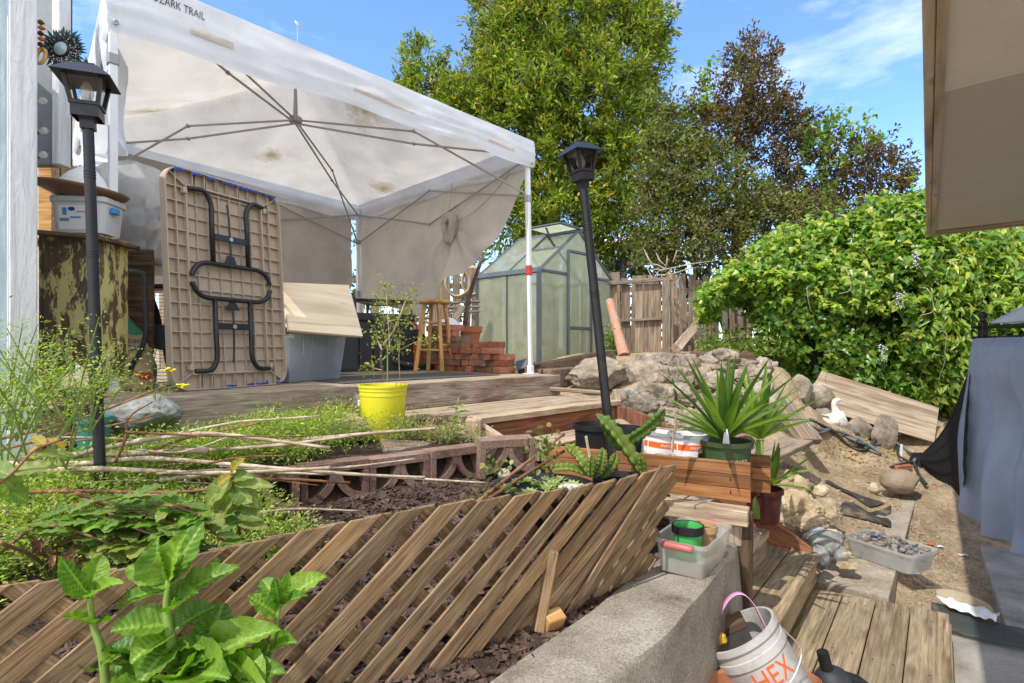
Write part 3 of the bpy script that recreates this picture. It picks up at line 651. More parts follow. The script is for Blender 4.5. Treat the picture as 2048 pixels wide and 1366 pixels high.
for i, (sa, sb) in enumerate((((-1, -1), (1, -1)), ((1, -1), (1, 1)), ((1, 1), (-1, 1)), ((-1, 1), (-1, -1)))):
    def val(s, t, i=i, sa=sa, sb=sb):
        p = roof_pt(lerp(sa[0], sb[0], s), lerp(sa[1], sb[1], s)); o_ = (p - V((-1.9, 4.87, p.z))).normalized()
        zb = lerp(VB[i], VB[(i + 1) % 4], s) + .02 * math.sin(s * 3.1) * (1 if i == 0 else 1.5) + .012 * math.sin(s * 19 + i)
        q = p.copy(); q.z = lerp(p.z, zb, t) ; q += o_ * (.012 * math.sin(t * 3.1) + (.014 * mn.noise(V((s * 4, t * 9, i))) + .008 * mn.noise(V((s * 14, t * 5, i + 9)))) * (.3 + t)); return q
    mb = MB(); mb.grid(val, 80, 12); vo = mb.build('valance', M_val, rt, smooth=True)
    if i == 0: vfront = val; vobj = vo
# front valance trim: sewn strips, grommets, lettering
def von(s, t, off=.006):
    p = vfront(s, t); a, b = vfront(min(1, s + .01), t) - vfront(max(0, s - .01), t), vfront(s, min(1, t + .03)) - vfront(s, max(0, t - .03))
    n = a.cross(b).normalized()
    if n.y > 0: n = -n
    return p + n * off
def s_at(px):
    return min(((abs((1024 + FPX * vfront(k / 400, .5).x / vfront(k / 400, .5).y) - px), k / 400) for k in range(401)))[1]
for pa, pb in ((380, 468), (706, 828), (976, 1030)):
    a, b = s_at(pa), s_at(pb); mb = MB(); mb.grid(lambda s, t: von(lerp(a, b, s), .53 + .11 * t, .004), 12, 2); mb.build('sewn_strip', M_gstrip if False else M_tarp, vobj)
sa_, sb_ = s_at(302), s_at(409); Lv = (vfront(sb_, .4) - vfront(sa_, .4)).length
vs, fs = text_mesh('OZARK TRAIL', 1.0); xm = max(p.x for p in vs)
mb = MB(); mb.add([von(lerp(sa_, sb_, p.x / xm), .325 - p.y / .72 * .145, .006) for p in vs], fs); mb.build('lettering', M_ink, vobj)
for s_, t_ in ((.012, .86), (.988, .86)):
    p = von(s_, t_, .006); nn_ = (von(s_, t_, .02) - p).normalized(); mb = MB(); M = frame(nn_.orthogonal(), nn_, p); mb.lathe([(.013, 0), (.013, .004), (.006, .004), (.006, 0)], 14, M, cap=False); mb.build('grommet', M_steel, vobj, smooth=True)
# legs
def leg(p, ztop, slider, foot=True, lean=V()):
    m = MB(); M = frame(V((lean.x, lean.y, 1)), UD, p + V((0, 0, DZ))); h = ztop - DZ
    m.box((0, 0, 0), (.01, .01, .01)); m = MB()
    m.hexa([M @ V((h * .45, a, b)) for a, b in ((-.019, -.019), (.019, -.019), (.019, .019), (-.019, .019))], [M @ V((h, a, b)) for a, b in ((-.019, -.019), (.019, -.019), (.019, .019), (-.019, .019))])
    lg = m.build('leg', M_wpole, rt, bevel=.003)
    m = MB(); m.hexa([M @ V((.03, a, b)) for a, b in ((-.0155, -.0155), (.0155, -.0155), (.0155, .0155), (-.0155, .0155))], [M @ V((h * .47, a, b)) for a, b in ((-.0155, -.0155), (.0155, -.0155), (.0155, .0155), (-.0155, .0155))]); m.build('inner_leg', M_wpole, lg, bevel=.003)
    m = MB(); m.hexa([M @ V((0, a, b)) for a, b in ((-.06, -.04), (.06, -.04), (.06, .04), (-.06, .04))], [M @ V((.006, a, b)) for a, b in ((-.06, -.04), (.06, -.04), (.06, .04), (-.06, .04))]); m.build('foot_plate', M_wpole, lg)
    m = MB(); m.box((0, 0, 0), (.07, .046, .046)); m.build('foot_socket', M_wpole, lg, M @ T((.04, 0, 0)), bevel=.004)
    m = MB(); m.box((0, 0, 0), (.085, .048, .048)); m.build('clamp', M_gpl if slider > 1.2 else M_redcl, lg, M @ T((h * (.46 if slider > 1.2 else slider / h), 0, 0)), bevel=.005)
    m = MB(); m.box((0, 0, 0), (.06, .05, .05)); m.build('slider', M_gpl, lg, M @ T((h - .42, 0, 0)), bevel=.005)
    for k in range(4):
        m = MB(); m.lathe([(.004, 0), (.004, .001)], 8, M @ T((h * (.1 + .08 * k), -.016, 0)) @ Matrix.Rotation(R(90), 4, 'X')); m.build('adjust_hole', M_ink, lg)
M_redcl = plain('red_clamp', (.5, .04, .03), .4)
leg(PFL, 3.36, 1.3); leg(PFR, 3.2, .92, lean=V((-.015, 0, 0))); leg(PBR, 3.2, 1.3); leg(PBL, 3.2, 1.3)
# scissor trusses
def bars(prs, name, r=.0085):
    m = MB()
    for a, b in prs: m.tube([a, b], r, 6)
    return m
M_bar = M_steel
def truss(name, At, Ab, Bt, Bb, sep):
    Mm = (At + Bt) / 2; mt = Mm + V((0, 0, .0)); mbm = Mm - V((0, 0, sep))
    for a, b in ((At, mbm), (Ab, mt), (Bt, mbm), (Bb, mt)):
        m = MB(); m.tube([a, b], .009, 6); m.build('truss_bar', M_bar, rt)
    for p in (mt, mbm, (At + mbm) / 2 * .5 + (Ab + mt) / 2 * .5, (Bt + mbm) / 2 * .5 + (Bb + mt) / 2 * .5):
        m = MB(); m.lathe([(.014, -.012), (.014, .012)], 8, T(p) @ Matrix.Rotation(R(90), 4, 'X')); m.build('joint', M_gpl, rt)
for i in range(4):
    a, b = CR[i].copy(), CR[(i + 1) % 4].copy(); a.z = b.z = 0
    za, zb = (EV[i] - .13, EV[(i + 1) % 4] - .13) if i else (EV[0] - .0, EV[1] - .02)
    truss('side', a + V((0, 0, za)), a + V((0, 0, za - (.36 if i else .05))), b + V((0, 0, zb)), b + V((0, 0, zb - (.36 if i else .05))), .36 if i else .05)
for i in range(4):
    a = CR[i].copy(); za = EV[i] - .13; At, Ab = a + V((0, 0, za + (.1 if i == 0 else 0))), a + V((0, 0, za - (.0 if i == 0 else .36))); Mt = (At + HUB) / 2 + V((0, 0, .06)); Mb_ = (At + HUB) / 2 - V((0, 0, .05))
    for p, q in ((At, Mb_), (Ab, Mt), (Mt, HUB), (Mb_, HUB - V((0, 0, .03)))):
        m = MB(); m.tube([p, q], .009, 6); m.build('truss_bar', M_bar, rt)
    for p in (Mt, Mb_): m = MB(); m.lathe([(.014, -.012), (.014, .012)], 8, T(p) @ Matrix.Rotation(R(90), 4, 'X')); m.build('joint', M_gpl, rt)
m = MB(); m.lathe([(.03, -.03), (.055, -.02), (.055, .02), (.02, .04), (.012, .3), (.03, .31)], 12, T(HUB)); m.build('hub', M_gpl, rt)

# hanging tarps
def px_of(p): return 1024 + FPX * p.x / p.y
def tarp(name, A, B, top, bottom, mat, label, n=90, m=60, fold=None, ofs=0):
    root = None
    nrm = (B - A).cross(V((0, 0, 1))).normalized()
    if nrm.dot(V((0, 0, 0)) - A) < 0: nrm = -nrm
    def f(s, t):
        p = A.lerp(B, s); zt = top(s); zb = CZ + (HY - bottom(px_of(p))) / FPX * p.y
        p = p.copy(); p.z = lerp(zt, zb, t); d = .02 * mn.noise(V((s * 5, t * 1.5, ofs))) + .045 * mn.noise(V((s * 3 + t, t * 2.2, ofs + 3))) + .008 * mn.noise(V((s * 22, t * 7, ofs + 5)))
        if fold: d += fold(p, s, t)
        return p + nrm * (d * min(1, t * 4 + .1) - .06)
    mb = MB(); mb.grid(f, n, m); o = mb.build(name, mat, None, smooth=True); return o, f, nrm
KN = 905, 455
def foldR(p, s, t):
    x, y = px_of(p), HY - (p.z - CZ) * FPX / p.y; dx, dy = x - KN[0], y - KN[1]; r = math.hypot(dx, dy); th = math.atan2(dy, dx)
    wd_ = math.exp(-((th - 1.75) / .55) ** 2); g = (.045 * math.sin(th * 17 + .4 * math.sin(r / 30)) * math.exp(-((r - 60) / 80) ** 2)) * wd_ + .012 * math.sin(th * 6 + 1) * math.exp(-r / 70)
    bel = .16 * math.exp(-((x - 890) / 22) ** 2 - ((y - 545) / 60) ** 2) + .10 * math.exp(-((x - 960) / 30) ** 2 - ((y - 490) / 25) ** 2)
    sw = .03 * math.sin((y - 480) / 20 + (x - 780) / 45) * math.exp(-((x - 800) / 60) ** 2) * t
    return g + bel + sw
oR, fR, nR = tarp('tarp', PBR + V((-.05, .04, 0)), PFR + V((-.06, .02, 0)), lambda s: 3.2 - .06 * s, lambda x: interp(x, [715, 740, 830, 850, 880, 905, 940, 985, 1010, 1035, 1048], [598, 606, 628, 612, 585, 556, 530, 488, 430, 362, 342]), M_tarp, '', fold=foldR, n=120, m=90)
tag(oR, 'pale beige tarp on the right side of the canopy tied up in a knot', 'tarp')
kp = min((fR(i / 60, j / 60) for i in range(61) for j in range(61)), key=lambda p: abs(px_of(p) - KN[0]) + abs(HY - (p.z - CZ) * FPX / p.y - KN[1]))
mb = MB()
def knot(s, t):
    a, b = s * 6.283, t * 6.283; r = .085 + .015 * math.sin(3 * a); q = .045 + .012 * math.sin(5 * b + 2 * a)
    return kp + nR * (.06 + q * math.sin(b)) + nR.cross(V((0, 0, 1))) * ((r + q * math.cos(b)) * math.cos(a) * .7) + V((0, 0, 1.25 * (r + q * math.cos(b)) * math.sin(a)))
mb.grid(knot, 40, 16, closed_u=False); mb.build('knot', M_tarp, oR, smooth=True)
mb = MB(); mb.tube([kp + nR * .08, kp + V((0, 0, .45)) + nR * .02], .003, 5); mb.build('tie_cord', M_hoset, oR)
mb = MB(); mb.tube(spline([kp + nR * .08, kp.lerp(fR(.9, .15), .5) - V((0, 0, .05)), fR(.95, .06)], 6), .003, 5); mb.build('tie_cord', M_hoset, oR)
oB, fB, _ = tarp('tarp', PBL + V((.1, .05, 0)), PBR + V((-.03, -.04, 0)), lambda s: 3.22 - .04 * s, lambda x: interp(x, [150, 560, 700, 715], [590, 580, 577, 576]), M_tarpd, '', ofs=20, n=80, m=50)
tag(oB, 'grey tarp hung across the back of the canopy behind the folding table', 'tarp')
oL, fL, _ = tarp('tarp', PFL + V((-.12, .1, 0)), PBL + V((.02, -.05, 0)), lambda s: 3.3, lambda x: interp(x, [100, 150, 165, 200, 226], [330, 330, 330, 300, 110]), M_val, '', ofs=40, n=50, m=40, fold=lambda p, s, t: .07 * math.sin(s * 26 + t * 2))
tag(oL, 'white side curtain bunched along the left edge of the canopy', 'tarp')

# ================================================================ THINGS ON THE DECK
# ---- folding table on end
A, B, C_ = V((-1.737, 2.84, DZ)), V((-1.42, 3.5, DZ)), V((-1.804, 2.872, 2.425))
ex = (B - A).normalized(); ey = (C_ - A).normalized(); en = ex.cross(ey).normalized(); ey = en.cross(ex)
Mt = Matrix((ex, ey, en)).transposed().to_4x4(); Mt.translation = A.copy(); TW, TH = .735, 1.19
if (Mt.to_3x3() @ V((0, 0, 1))).y > 0: en = -en
Mt = Matrix((ex, ey, en)).transposed().to_4x4(); Mt.translation = A + V((0, 0, .004))
rt = thing('folding_table', 'tan plastic folding table stood on end showing its ribbed underside and black legs', 'folding table', A)
def rrect(w_, h_, r, x0=0, y0=0, n=6):
    o = []
    for cx, cy, a0 in ((w_ - r, r, -90), (w_ - r, h_ - r, 0), (r, h_ - r, 90), (r, r, 180)):
        for k in range(n + 1): a = R(a0 + 90 * k / n); o.append((x0 + cx + r * math.cos(a), y0 + cy + r * math.sin(a)))
    return o
mb = MB(); mb.prism(rrect(TW, TH, .09), .012, T((0, 0, -.045))); mb.build('table_top', M_tan, rt, Mt, bevel=.002)
mb = MB(); o1 = rrect(TW, TH, .09); o2 = rrect(TW - .014, TH - .014, .084, .007, .007); n = len(o1)
mb.add([(x, y, -.035) for x, y in o1] + [(x, y, .004) for x, y in o1] + [(x, y, .004) for x, y in o2] + [(x, y, -.035) for x, y in o2], [f for i in range(n) for f in (((i, (i + 1) % n, n + (i + 1) % n, n + i)), (n + i, n + (i + 1) % n, 2 * n + (i + 1) % n, 2 * n + i), (2 * n + i, 2 * n + (i + 1) % n, 3 * n + (i + 1) % n, 3 * n + i))])
mb.build('rim', M_tan, rt, Mt)
mb = MB()
xsr = [.065, .12, .185, .25, .32, .39, .46, .53, .60, .655]; ysr = [.085] + [.155 + .0775 * k for k in range(13)] + [TH - .085]
def rib(x0, y0, x1, y1, zt, w_=.005): 
    d = V((x1 - x0, y1 - y0, 0)); a = math.atan2(d.y, d.x); mb.box(((x0 + x1) / 2, (y0 + y1) / 2, (zt - .033) / 2), (d.length, w_, zt + .033), Matrix.Rotation(a, 3, 'Z'))
for i, x in enumerate(xsr):
    deep = i in (1, 8); rib(x, .008 if not deep else .085, x, TH - .008 if not deep else TH - .085, -.004 if deep else (-.008 if i in (0, 9) else -.018), .008 if deep else .005)
for i, y in enumerate(ysr):
    deep = i in (0, len(ysr) - 1); rib(.12 if not deep else .12, y + .0006, TW - .12, y + .0006, -.004 if deep else -.019, .008 if deep else .005)
    if not deep: rib(.008, y + .001, .118, y + .001, -.012); rib(TW - .118, y + .001, TW - .008, y + .001, -.012)
for k in range(7):
    x = .16 + .07 * k
    for yy in (0, TH - .085): rib(x, yy + .008, x + .003, yy + .078, -.008)
for cx, cy, dx, dy in ((.03, .03, .09, .06), (TW - .03, .03, -.09, .06), (.03, TH - .03, .09, -.06), (TW - .03, TH - .03, -.09, -.06)): rib(cx, cy, cx + dx, cy + dy, -.01)
mb.build('rib_grid', M_tan, rt, Mt)
for fl in (0, 1):
    def P(x, y, z=.012): return V((x, y if not fl else TH - y, z))
    a, b = (.25, .475)
    m = MB()
    m.tube(spline([P(.13, .10, -.012), P(.19, .10), P(.225, .115), P(.25, .17), P(.25, .26)], 5) + [P(.25, .50)], .0135, 10)
    lg = m.build('leg_frame', M_black, rt, Mt, smooth=True)
    m = MB(); m.tube(spline([P(TW - .12, .10, -.012), P(.54, .10), P(.505, .115), P(.475, .17), P(.475, .26)], 5) + [P(.475, .50)], .0135, 10); m.build('leg_tube', M_black, lg, Mt, smooth=True)
    yc = .535
    m = MB(); m.tube(spline([P(.125, .578), P(.125, .565), P(.15, .525), P(.20, .50), P(.30, .498), P(.45, .498), P(.54, .50), P(.595, .525), P(.62, .565), P(.62, .578)], 6), .0135, 10); m.build('foot_tube', M_black, lg, Mt, smooth=True)
    m = MB(); m.box(P(.3625, .345, .016), (.21, .036, .006)); m.build('cross_bar', M_black, lg, Mt, bevel=.002)
    m = MB(); m.lathe([(.012, 0), (.012, .004)], 12, T(P(.3625, .345, .019))); m.build('hinge', M_steel, lg, Mt)
    m = MB(); m.tube([P(.3625, .14, -.005), P(.368, .22, .0), P(.362, .345, .012), P(.3625, .47, .012)], .005, 6); m.build('brace', M_black, lg, Mt)
    m = MB(); m.prism([(.322, .0), (.402, .0), (.385, .05), (.34, .05)] if fl else [(.315, 0), (.41, 0), (.375, .055), (.35, .055)], .008, T((0, .44 if not fl else TH - .49, .004))); m.build('bracket', M_black, lg, Mt, bevel=.002)
for x, y in ((.04, .035), (TW - .04, .035), (.04, TH - .035), (TW - .04, TH - .035)):
    m = MB(); m.lathe([(.009, 0), (.009, .003), (.005, .003), (.005, 0)], 10, T((x, y, -.033)), cap=False); m.build('screw_boss', M_tan, rt, Mt)
for x, y in ((.11, .12), (.62, .12), (.11, TH - .12), (.62, TH - .12)):
    m = MB(); m.box((x, y, -.01), (.022, .03, .03)); m.build('leg_clip', M_tan, rt, Mt, bevel=.002)
for k in range(11):
    top = k < 7; x = random.uniform(.06, TW - .08) if not top else .05 + k * .095; y = TH - .008 if top else .006; w_ = random.uniform(.05, .1)
    m = MB()
    def tp(s, t): return V((x + w_ * s, y + (-(.012 + .022 * abs(mn.noise(V((s * 4, k, 0))))) * t if top else (.008 + .03 * abs(mn.noise(V((s * 4, k, 0))))) * t), .006 + .01 * mn.noise(V((s * 7, t * 4, k)))))
    m.grid(tp, 8, 4); m.build('blue_tape', M_blue, rt, Mt, smooth=True, solid=.001)

# ---- clear bin with amber lid
b0, b1 = V((-1.434, 3.57, DZ)), V((-1.235, 4.14, DZ)); bx_ = (b1 - b0).normalized(); bn = V((-bx_.y, bx_.x, 0))
Mb = Matrix((bx_, bn, V((0, 0, 1)))).transposed().to_4x4(); Mb.translation = b0; BW, BD, BH = .6, .40, .33
rt = thing('storage_bin', 'large clear storage bin of folded cloth with amber lid beside the folding table', 'storage bin', b0)
m = MB(); q0 = [(.035, .03), (BW - .035, .03), (BW - .035, BD - .03), (.035, BD - .03)]; q1 = [(0, 0), (BW, 0), (BW, BD), (0, BD)]
m.add([(x, y, .004) for x, y in q0] + [(x, y, BH) for x, y in q1], [(3, 2, 1, 0)] + [(i, (i + 1) % 4, 4 + (i + 1) % 4, 4 + i) for i in range(4)]); m.build('tub', M_bin, rt, Mb, solid=.003)
m = MB(); m.prism(rrect(BW + .04, BD + .04, .03, -.02, -.02, 3), .03, T((0, 0, BH + .002))); m.build('lid', M_lid, rt, Mb, bevel=.006)
for x in (.13, .40):
    m = MB(); m.tube([V((x, -.004 + .03 * 0, BH - .01)), V((x + .01, .008, BH - .15)), V((x + .09, .008, BH - .15)), V((x + .1, -.004, BH - .01))], .004, 5); m.build('moulded_rib', M_tub, rt, Mb)
m = MB()
for k in range(9):
    z = .02 + .032 * k
    def cl(s, t): return V((.05 + (BW - .1) * s, .035 + (BD - .08) * t, z + .02 * mn.noise(V((s * 4, t * 4, k))) + .02 * math.sin(s * 9 + k)))
    m.grid(cl, 14, 8)
m.build('folded_cloth', M_grey, rt, Mb, smooth=True)
# ---- pale board leaning over the bin
q = [W(583, 655, 3.50), W(731, 668, 3.98), W(690, 578, 4.22), W(567, 559, 3.68)]; nn_ = (q[1] - q[0]).cross(q[3] - q[0]).normalized()
if nn_.y > 0: nn_ = -nn_
Mq = frame(q[1] - q[0], nn_, (q[0] + q[2]) / 2); m = MB(); Mi = Mq.inverted(); lq = [Mi @ p for p in q]
m.hexa([V((p.x, p.y, -.012)) for p in lq], [V((p.x, p.y, .012)) for p in lq]); o = m.build('plywood_panel', M_ply, None, Mq, bevel=.002); tag(o, 'clean pale plywood panel leaning over the clear bin', 'panel')
# ---- small dark case behind it with its handle showing
sc = W(655, 640, 4.75); m = MB(); m.box((0, 0, 0), (.45, .22, .66)); rt = thing('suitcase', 'dark upright case behind the pale panel with only its handle clear', 'case', (sc.x, sc.y, DZ))
Mc = T((sc.x, sc.y, DZ + .35)) @ Matrix.Rotation(R(47), 4, 'Z'); m.build('body', M_dark, rt, Mc, bevel=.03)
m = MB(); m.tube(spline([(-.11, 0, .33), (-.1, 0, .365), (0, 0, .375), (.1, 0, .365), (.11, 0, .33)], 5), .014, 8); m.build('handle', M_blackp, rt, Mc, smooth=True)
# ---- charcoal deck box
Md = T((-1.62, 5.35, DZ)) @ Matrix.Rotation(R(38), 4, 'Z'); rt = thing('deck_box', 'charcoal slatted resin deck box standing behind the pale panel', 'deck box', (-1.5, 5.4, DZ))
DBW, DBD, DBH = .74, .45, .56; m = MB(); m.box((DBW / 2, DBD / 2, DBH / 2 - .02), (DBW - .02, DBD - .02, DBH - .06)); m.build('body', M_dark, rt, Md)
for k in range(5):
    for y in (0,): m = MB(); m.box((DBW / 10 + k * DBW / 5, -.002, DBH / 2 - .03), (DBW / 5 - .012, .02, DBH - .10)); m.build('slat', M_dark, rt, Md, bevel=.004)
for k in range(3): m = MB(); m.box((DBW + .002, DBD / 6 + k * DBD / 3, DBH / 2 - .03), (.02, DBD / 3 - .012, DBH - .10)); m.build('slat', M_dark, rt, Md, bevel=.004)
m = MB(); m.box((DBW / 2, DBD / 2, DBH - .02), (DBW + .05, DBD + .05, .075)); m.build('lid', M_dark, rt, Md, bevel=.012)
m = MB(); m.box((DBW / 2, 0, .03), (DBW + .02, .04, .06)); m.build('base_rail', M_dark, rt, Md, bevel=.004)
# ---- black metal table behind
rt = thing('metal_table', 'black metal frame table behind the deck box in front of the tarp', 'table', W(765, 690, 6.3))
tz = 1.97; qs = [W(705, 607, 5.9), W(822, 604, 6.2), W(800, 598, 6.7), W(735, 598, 6.5)]
for p in qs: p.z = tz
m = MB(); 
for i in range(4): m = MB(); m.tube([qs[i], qs[(i + 1) % 4]], .018, 6); m.build('top_rail', M_black, rt)
for i in range(4): p = qs[i].copy(); p.z = DZ; m = MB(); m.tube([qs[i], p], .016, 6); m.build('leg', M_black, rt)
m = MB(); m.hexa([p + V((0, 0, -.005)) for p in qs], [p + V((0, 0, .012)) for p in qs]); m.build('top', M_black, rt)
for i in (0, 1):
    a, b = qs[i], qs[(i + 1) % 4]; m = MB(); m.tube([a - V((0, 0, .15)), b - V((0, 0, .6))], .008, 5); m.build('brace', M_black, rt); m = MB(); m.tube([b - V((0, 0, .15)), a - V((0, 0, .6))], .008, 5); m.build('brace', M_black, rt)
# ---- orange shop vacuum
vc = W(815, 735, 5.9); vc.z = DZ; vc = vc + V((0, .1, 0)); rt = thing('shop_vacuum', 'orange and black wet dry vacuum with a black hose behind the stool', 'vacuum', vc)
m = MB(); m.lathe([(.15, .06), (.17, .1), (.185, .28), (.19, .3)], 24, T(vc)); m.build('drum', M_orange, rt, smooth=True, auto=40)
m = MB(); m.lathe([(.195, .3), (.195, .335), (.16, .38), (.12, .42), (.1, .43)], 24, T(vc)); m.build('motor_head', M_blackp, rt, smooth=True, auto=40)
m = MB(); m.tube(spline([vc + V((-.09, 0, .42)), vc + V((-.07, 0, .49)), vc + V((.07, 0, .49)), vc + V((.09, 0, .42))], 5), .015, 8); m.build('handle', M_orange, rt, smooth=True)
m = MB(); hs = spline([vc + V((-.17, -.08, .3)), vc + V((-.25, -.2, .2)), vc + V((-.1, -.33, .1)), vc + V((.15, -.3, .05)), vc + V((.3, -.12, .06)), vc + V((.33, .05, .2)), vc + V((.2, .0, .36))], 10); m.tube(hs, [.026 + .003 * (i % 2) for i in range(len(hs))], 10); m.build('hose', M_hoseb, rt, smooth=True)
for a in (0, 1.57, 3.14, 4.71): m = MB(); m.lathe([(.03, 0), (.035, .02), (.03, .07)], 10, T(vc + V((.15 * math.cos(a), .15 * math.sin(a), 0)))); m.build('caster', M_blackp, rt)
# ---- wooden bar stool
st = V((-.765, 5.5, DZ)); rt = thing('bar_stool', 'round topped honey coloured wooden bar stool beside the brick stack', 'stool', st); SH = .70
m = MB(); m.lathe([(.02, 0), (.15, 0), (.163, .008), (.166, .02), (.16, .032), (.14, .038), (.02, .035)], 28, T(st + V((0, 0, SH - .035)))); m.build('seat', M_stool, rt, smooth=True, auto=40)
lt, lb = [], []
for k in range(4):
    a = R(28 + 90 * k); d = V((math.cos(a), math.sin(a), 0)); t_, b_ = st + d * .105 + V((0, 0, SH - .03)), st + d * .20; lt.append(t_); lb.append(b_)
    M = frame(t_ - b_, d, b_); m = MB(); L = (t_ - b_).length; m.box((L / 2, 0, 0), (L, .036, .036)); m.build('leg', M_stool, rt, M, bevel=.006)
for k in range(4):
    for h in ((.27, .55) if k % 2 else (.22, .50)):
        f = h / SH; m = MB(); m.tube([lb[k].lerp(lt[k], f), lb[(k + 1) % 4].lerp(lt[(k + 1) % 4], f)], .011, 8); m.build('rung', M_stool, rt, smooth=True)
# ---- mat
m = MB(); q = [UV(1.85, 3.16), UV(3.35, 3.25), UV(3.4, 4.0), UV(1.9, 3.95)]
m.grid(lambda s, t: q[0].lerp(q[1], s).lerp(q[3].lerp(q[2], s), t) + V((0, 0, DZ + .006 + .002 * mn.noise(V((s * 9, t * 9, 0))))), 30, 14); o = m.build('mat', M_mat, None, solid=.005); tag(o, 'flat dark woven mat lying on the deck boards', 'mat')

# ---- brick stack
def brick_mesh(i):
    m = MB(); m.box((0, 0, 0), (.197, .092, .057)); o = m.build('brick', (M_brick, M_brick, M_brickb)[i % 3], None, T((0, 0, -50 - i)), bevel=.004); return o
bp = [brick_mesh(i) for i in range(6)]; used = set()
LB = 'loose red brick in the stepped dry stack beside the wooden stool'
def brick(M):
    i = random.choice([0, 1, 1, 2, 3, 4, 5, 5]);
    if i not in used: o = bp[i]; used.add(i)
    else: o = bp[i].copy(); COL.objects.link(o)
    o.matrix_basis = M; WM[o.name] = M; tag(o, LB, 'brick', 'bricks of the loose stack')
for row in range(8):
    v = 3.42 + row * .012 + random.uniform(0, .03)
    while v < 4.62:
        lim = interp(v, [3.4, 3.55, 3.8, 4.0, 4.1, 4.2, 4.6], [2.6, 4.4, 4.8, 5.9, 6.3, 7.6, 7.4])
        st_ = random.random() < .38; wv = .2 if st_ else .096
        if row < lim + random.uniform(-.9, .5):
            a = math.atan2(VD.y, VD.x) + (0 if st_ else R(90)) + random.gauss(0, .085); u = 3.56 + (v - 3.4) * .12 + random.uniform(-.03, .03) + (.048 if st_ else .1)
            p = UV(u, v + wv / 2, DZ + .029 + row * .0582); brick(T(p) @ Matrix.Rotation(a, 4, 'Z'))
        v += wv + random.uniform(.004, .012)
for i in range(6):
    if i not in used: bpy.data.objects.remove(bp[i])
# ---- terracotta pot with a bare trunk
tp_ = W(937, 668, 6.35); tp_.z = 1.43; rt = thing('terracotta_pot', 'terracotta pot with a bare crooked trunk behind the brick stack', 'plant pot', tp_)
m = MB(); m.lathe([(.1, 0), (.14, .2), (.155, .2), (.16, .27), (.14, .27), (.13, .2), (.0, .2)], 24, T(tp_), cap=False); m.build('pot', M_terra, rt, smooth=True, auto=35)
m = MB(); m.tube(spline([tp_ + V((-.05, 0, .18)), tp_ + V((-.02, 0, .45)), tp_ + V((.03, .05, .7)), tp_ + V((.16, .1, 1.1))], 6), [.03] * 6 + [.026] * 6 + [.022] * 7, 8); m.build('trunk', M_bark, rt, smooth=True)
m = MB(); m.box((0, 0, 0), (.4, .3, .2)); o = m.build('masonry_block', M_block, None, T(tp_ + V((0, 0, -.10))) @ Matrix.Rotation(.8, 4, 'Z'), bevel=.01); tag(o, 'pinkish masonry block under the terracotta pot', 'block')
# ---- crumpled white sack
sp = W(893, 658, 6.1); m = MB()
def sack(s, t):
    a = s * 6.283; z = t; r = .17 * math.sin(math.pi * min(1, .12 + t * .88)) ** .6 * (1 + .25 * mn.noise(V((math.cos(a) * 2, math.sin(a) * 2, t * 4))))
    return sp + V((r * math.cos(a), r * math.sin(a) * .8, -.14 + .27 * t + .04 * mn.noise(V((math.cos(a) * 3, math.sin(a) * 3, t * 3)))))
m.grid(sack, 24, 12, True); o = m.build('sack', M_label, None, smooth=True); tag(o, 'crumpled white sack on the boards behind the stool legs', 'sack')
m = MB(); m.box((0, 0, 0), (.6, .3, .26)); o = m.build('lumber_crate', M_fence, None, T(sp + V((0, .02, -.27))) @ Matrix.Rotation(.9, 4, 'Z'), bevel=.01); tag(o, 'grey wooden crate under the crumpled white sack', 'crate')
# ---- solar lamp on its stake
sp = W(1043, 735, 4.98); rt = thing('solar_light', 'small dark solar panel light at the foot of the right canopy leg', 'solar light', sp)
m = MB(); m.box((0, 0, 0), (.13, .10, .012)); m.build('panel', M_rockg2 if False else M_slate, rt, T(sp + V((.01, 0, .03))) @ Matrix.Rotation(R(52), 4, 'X') @ Matrix.Rotation(R(-25), 4, 'Y'), bevel=.003)
m = MB(); m.lathe([(.02, -.06), (.03, -.05), (.03, 0), (.02, .01)], 12, T(sp + V((.0, .03, 0)))); m.build('head', M_blackp, rt)

# ---- left of the folding table: soil bag, drum fan, second table, white bag
fc = W(338, 668, 3.25); rt = thing('drum_fan', 'black drum fan with wire grille in the shade left of the folding table', 'fan', (fc.x, fc.y, DZ))
fd = (V((0, 0, CZ)) - fc); fd.z = 0; fd.normalize(); Mf = frame(V((-fd.y, fd.x, 0)), fd, fc + V((-.04, 0, -.02)))
m = MB(); m.lathe([(.3, -.2), (.315, -.19), (.315, -.01), (.3, 0), (.29, -.01), (.29, -.2)], 40, Mf, cap=False); m.build('drum', M_blackp, rt, smooth=True, auto=40)
for k in range(1, 14): m = MB(); r_ = .02 + k * .0205; m.tube([Mf @ V((r_ * math.cos(a * .1571), r_ * math.sin(a * .1571), .012 * (1 - (k / 14) ** 2))) for a in range(40)], .0016, 4, True); m.build('grille_ring', M_steelb if False else M_dark, rt)
for k in range(12): a = k * .5236; m = MB(); m.tube([Mf @ V((.05 * math.cos(a), .05 * math.sin(a), .014)), Mf @ V((.3 * math.cos(a + .3), .3 * math.sin(a + .3), 0))], .002, 4); m.build('grille_spoke', M_dark, rt)
m = MB(); m.lathe([(.0, .02), (.07, .02), (.075, .01), (.075, 0)], 24, Mf); m.build('badge', M_dark, rt, smooth=True, auto=40)
m = MB()
for k in range(4):
    a = k * 1.571
    m.grid(lambda s, t: Mf @ V(((.05 + .23 * s) * math.cos(a + .7 * t + .2 * s), (.05 + .23 * s) * math.sin(a + .7 * t + .2 * s), -.12 + .07 * t)), 4, 4)
m.build('blades', M_blackp, rt)
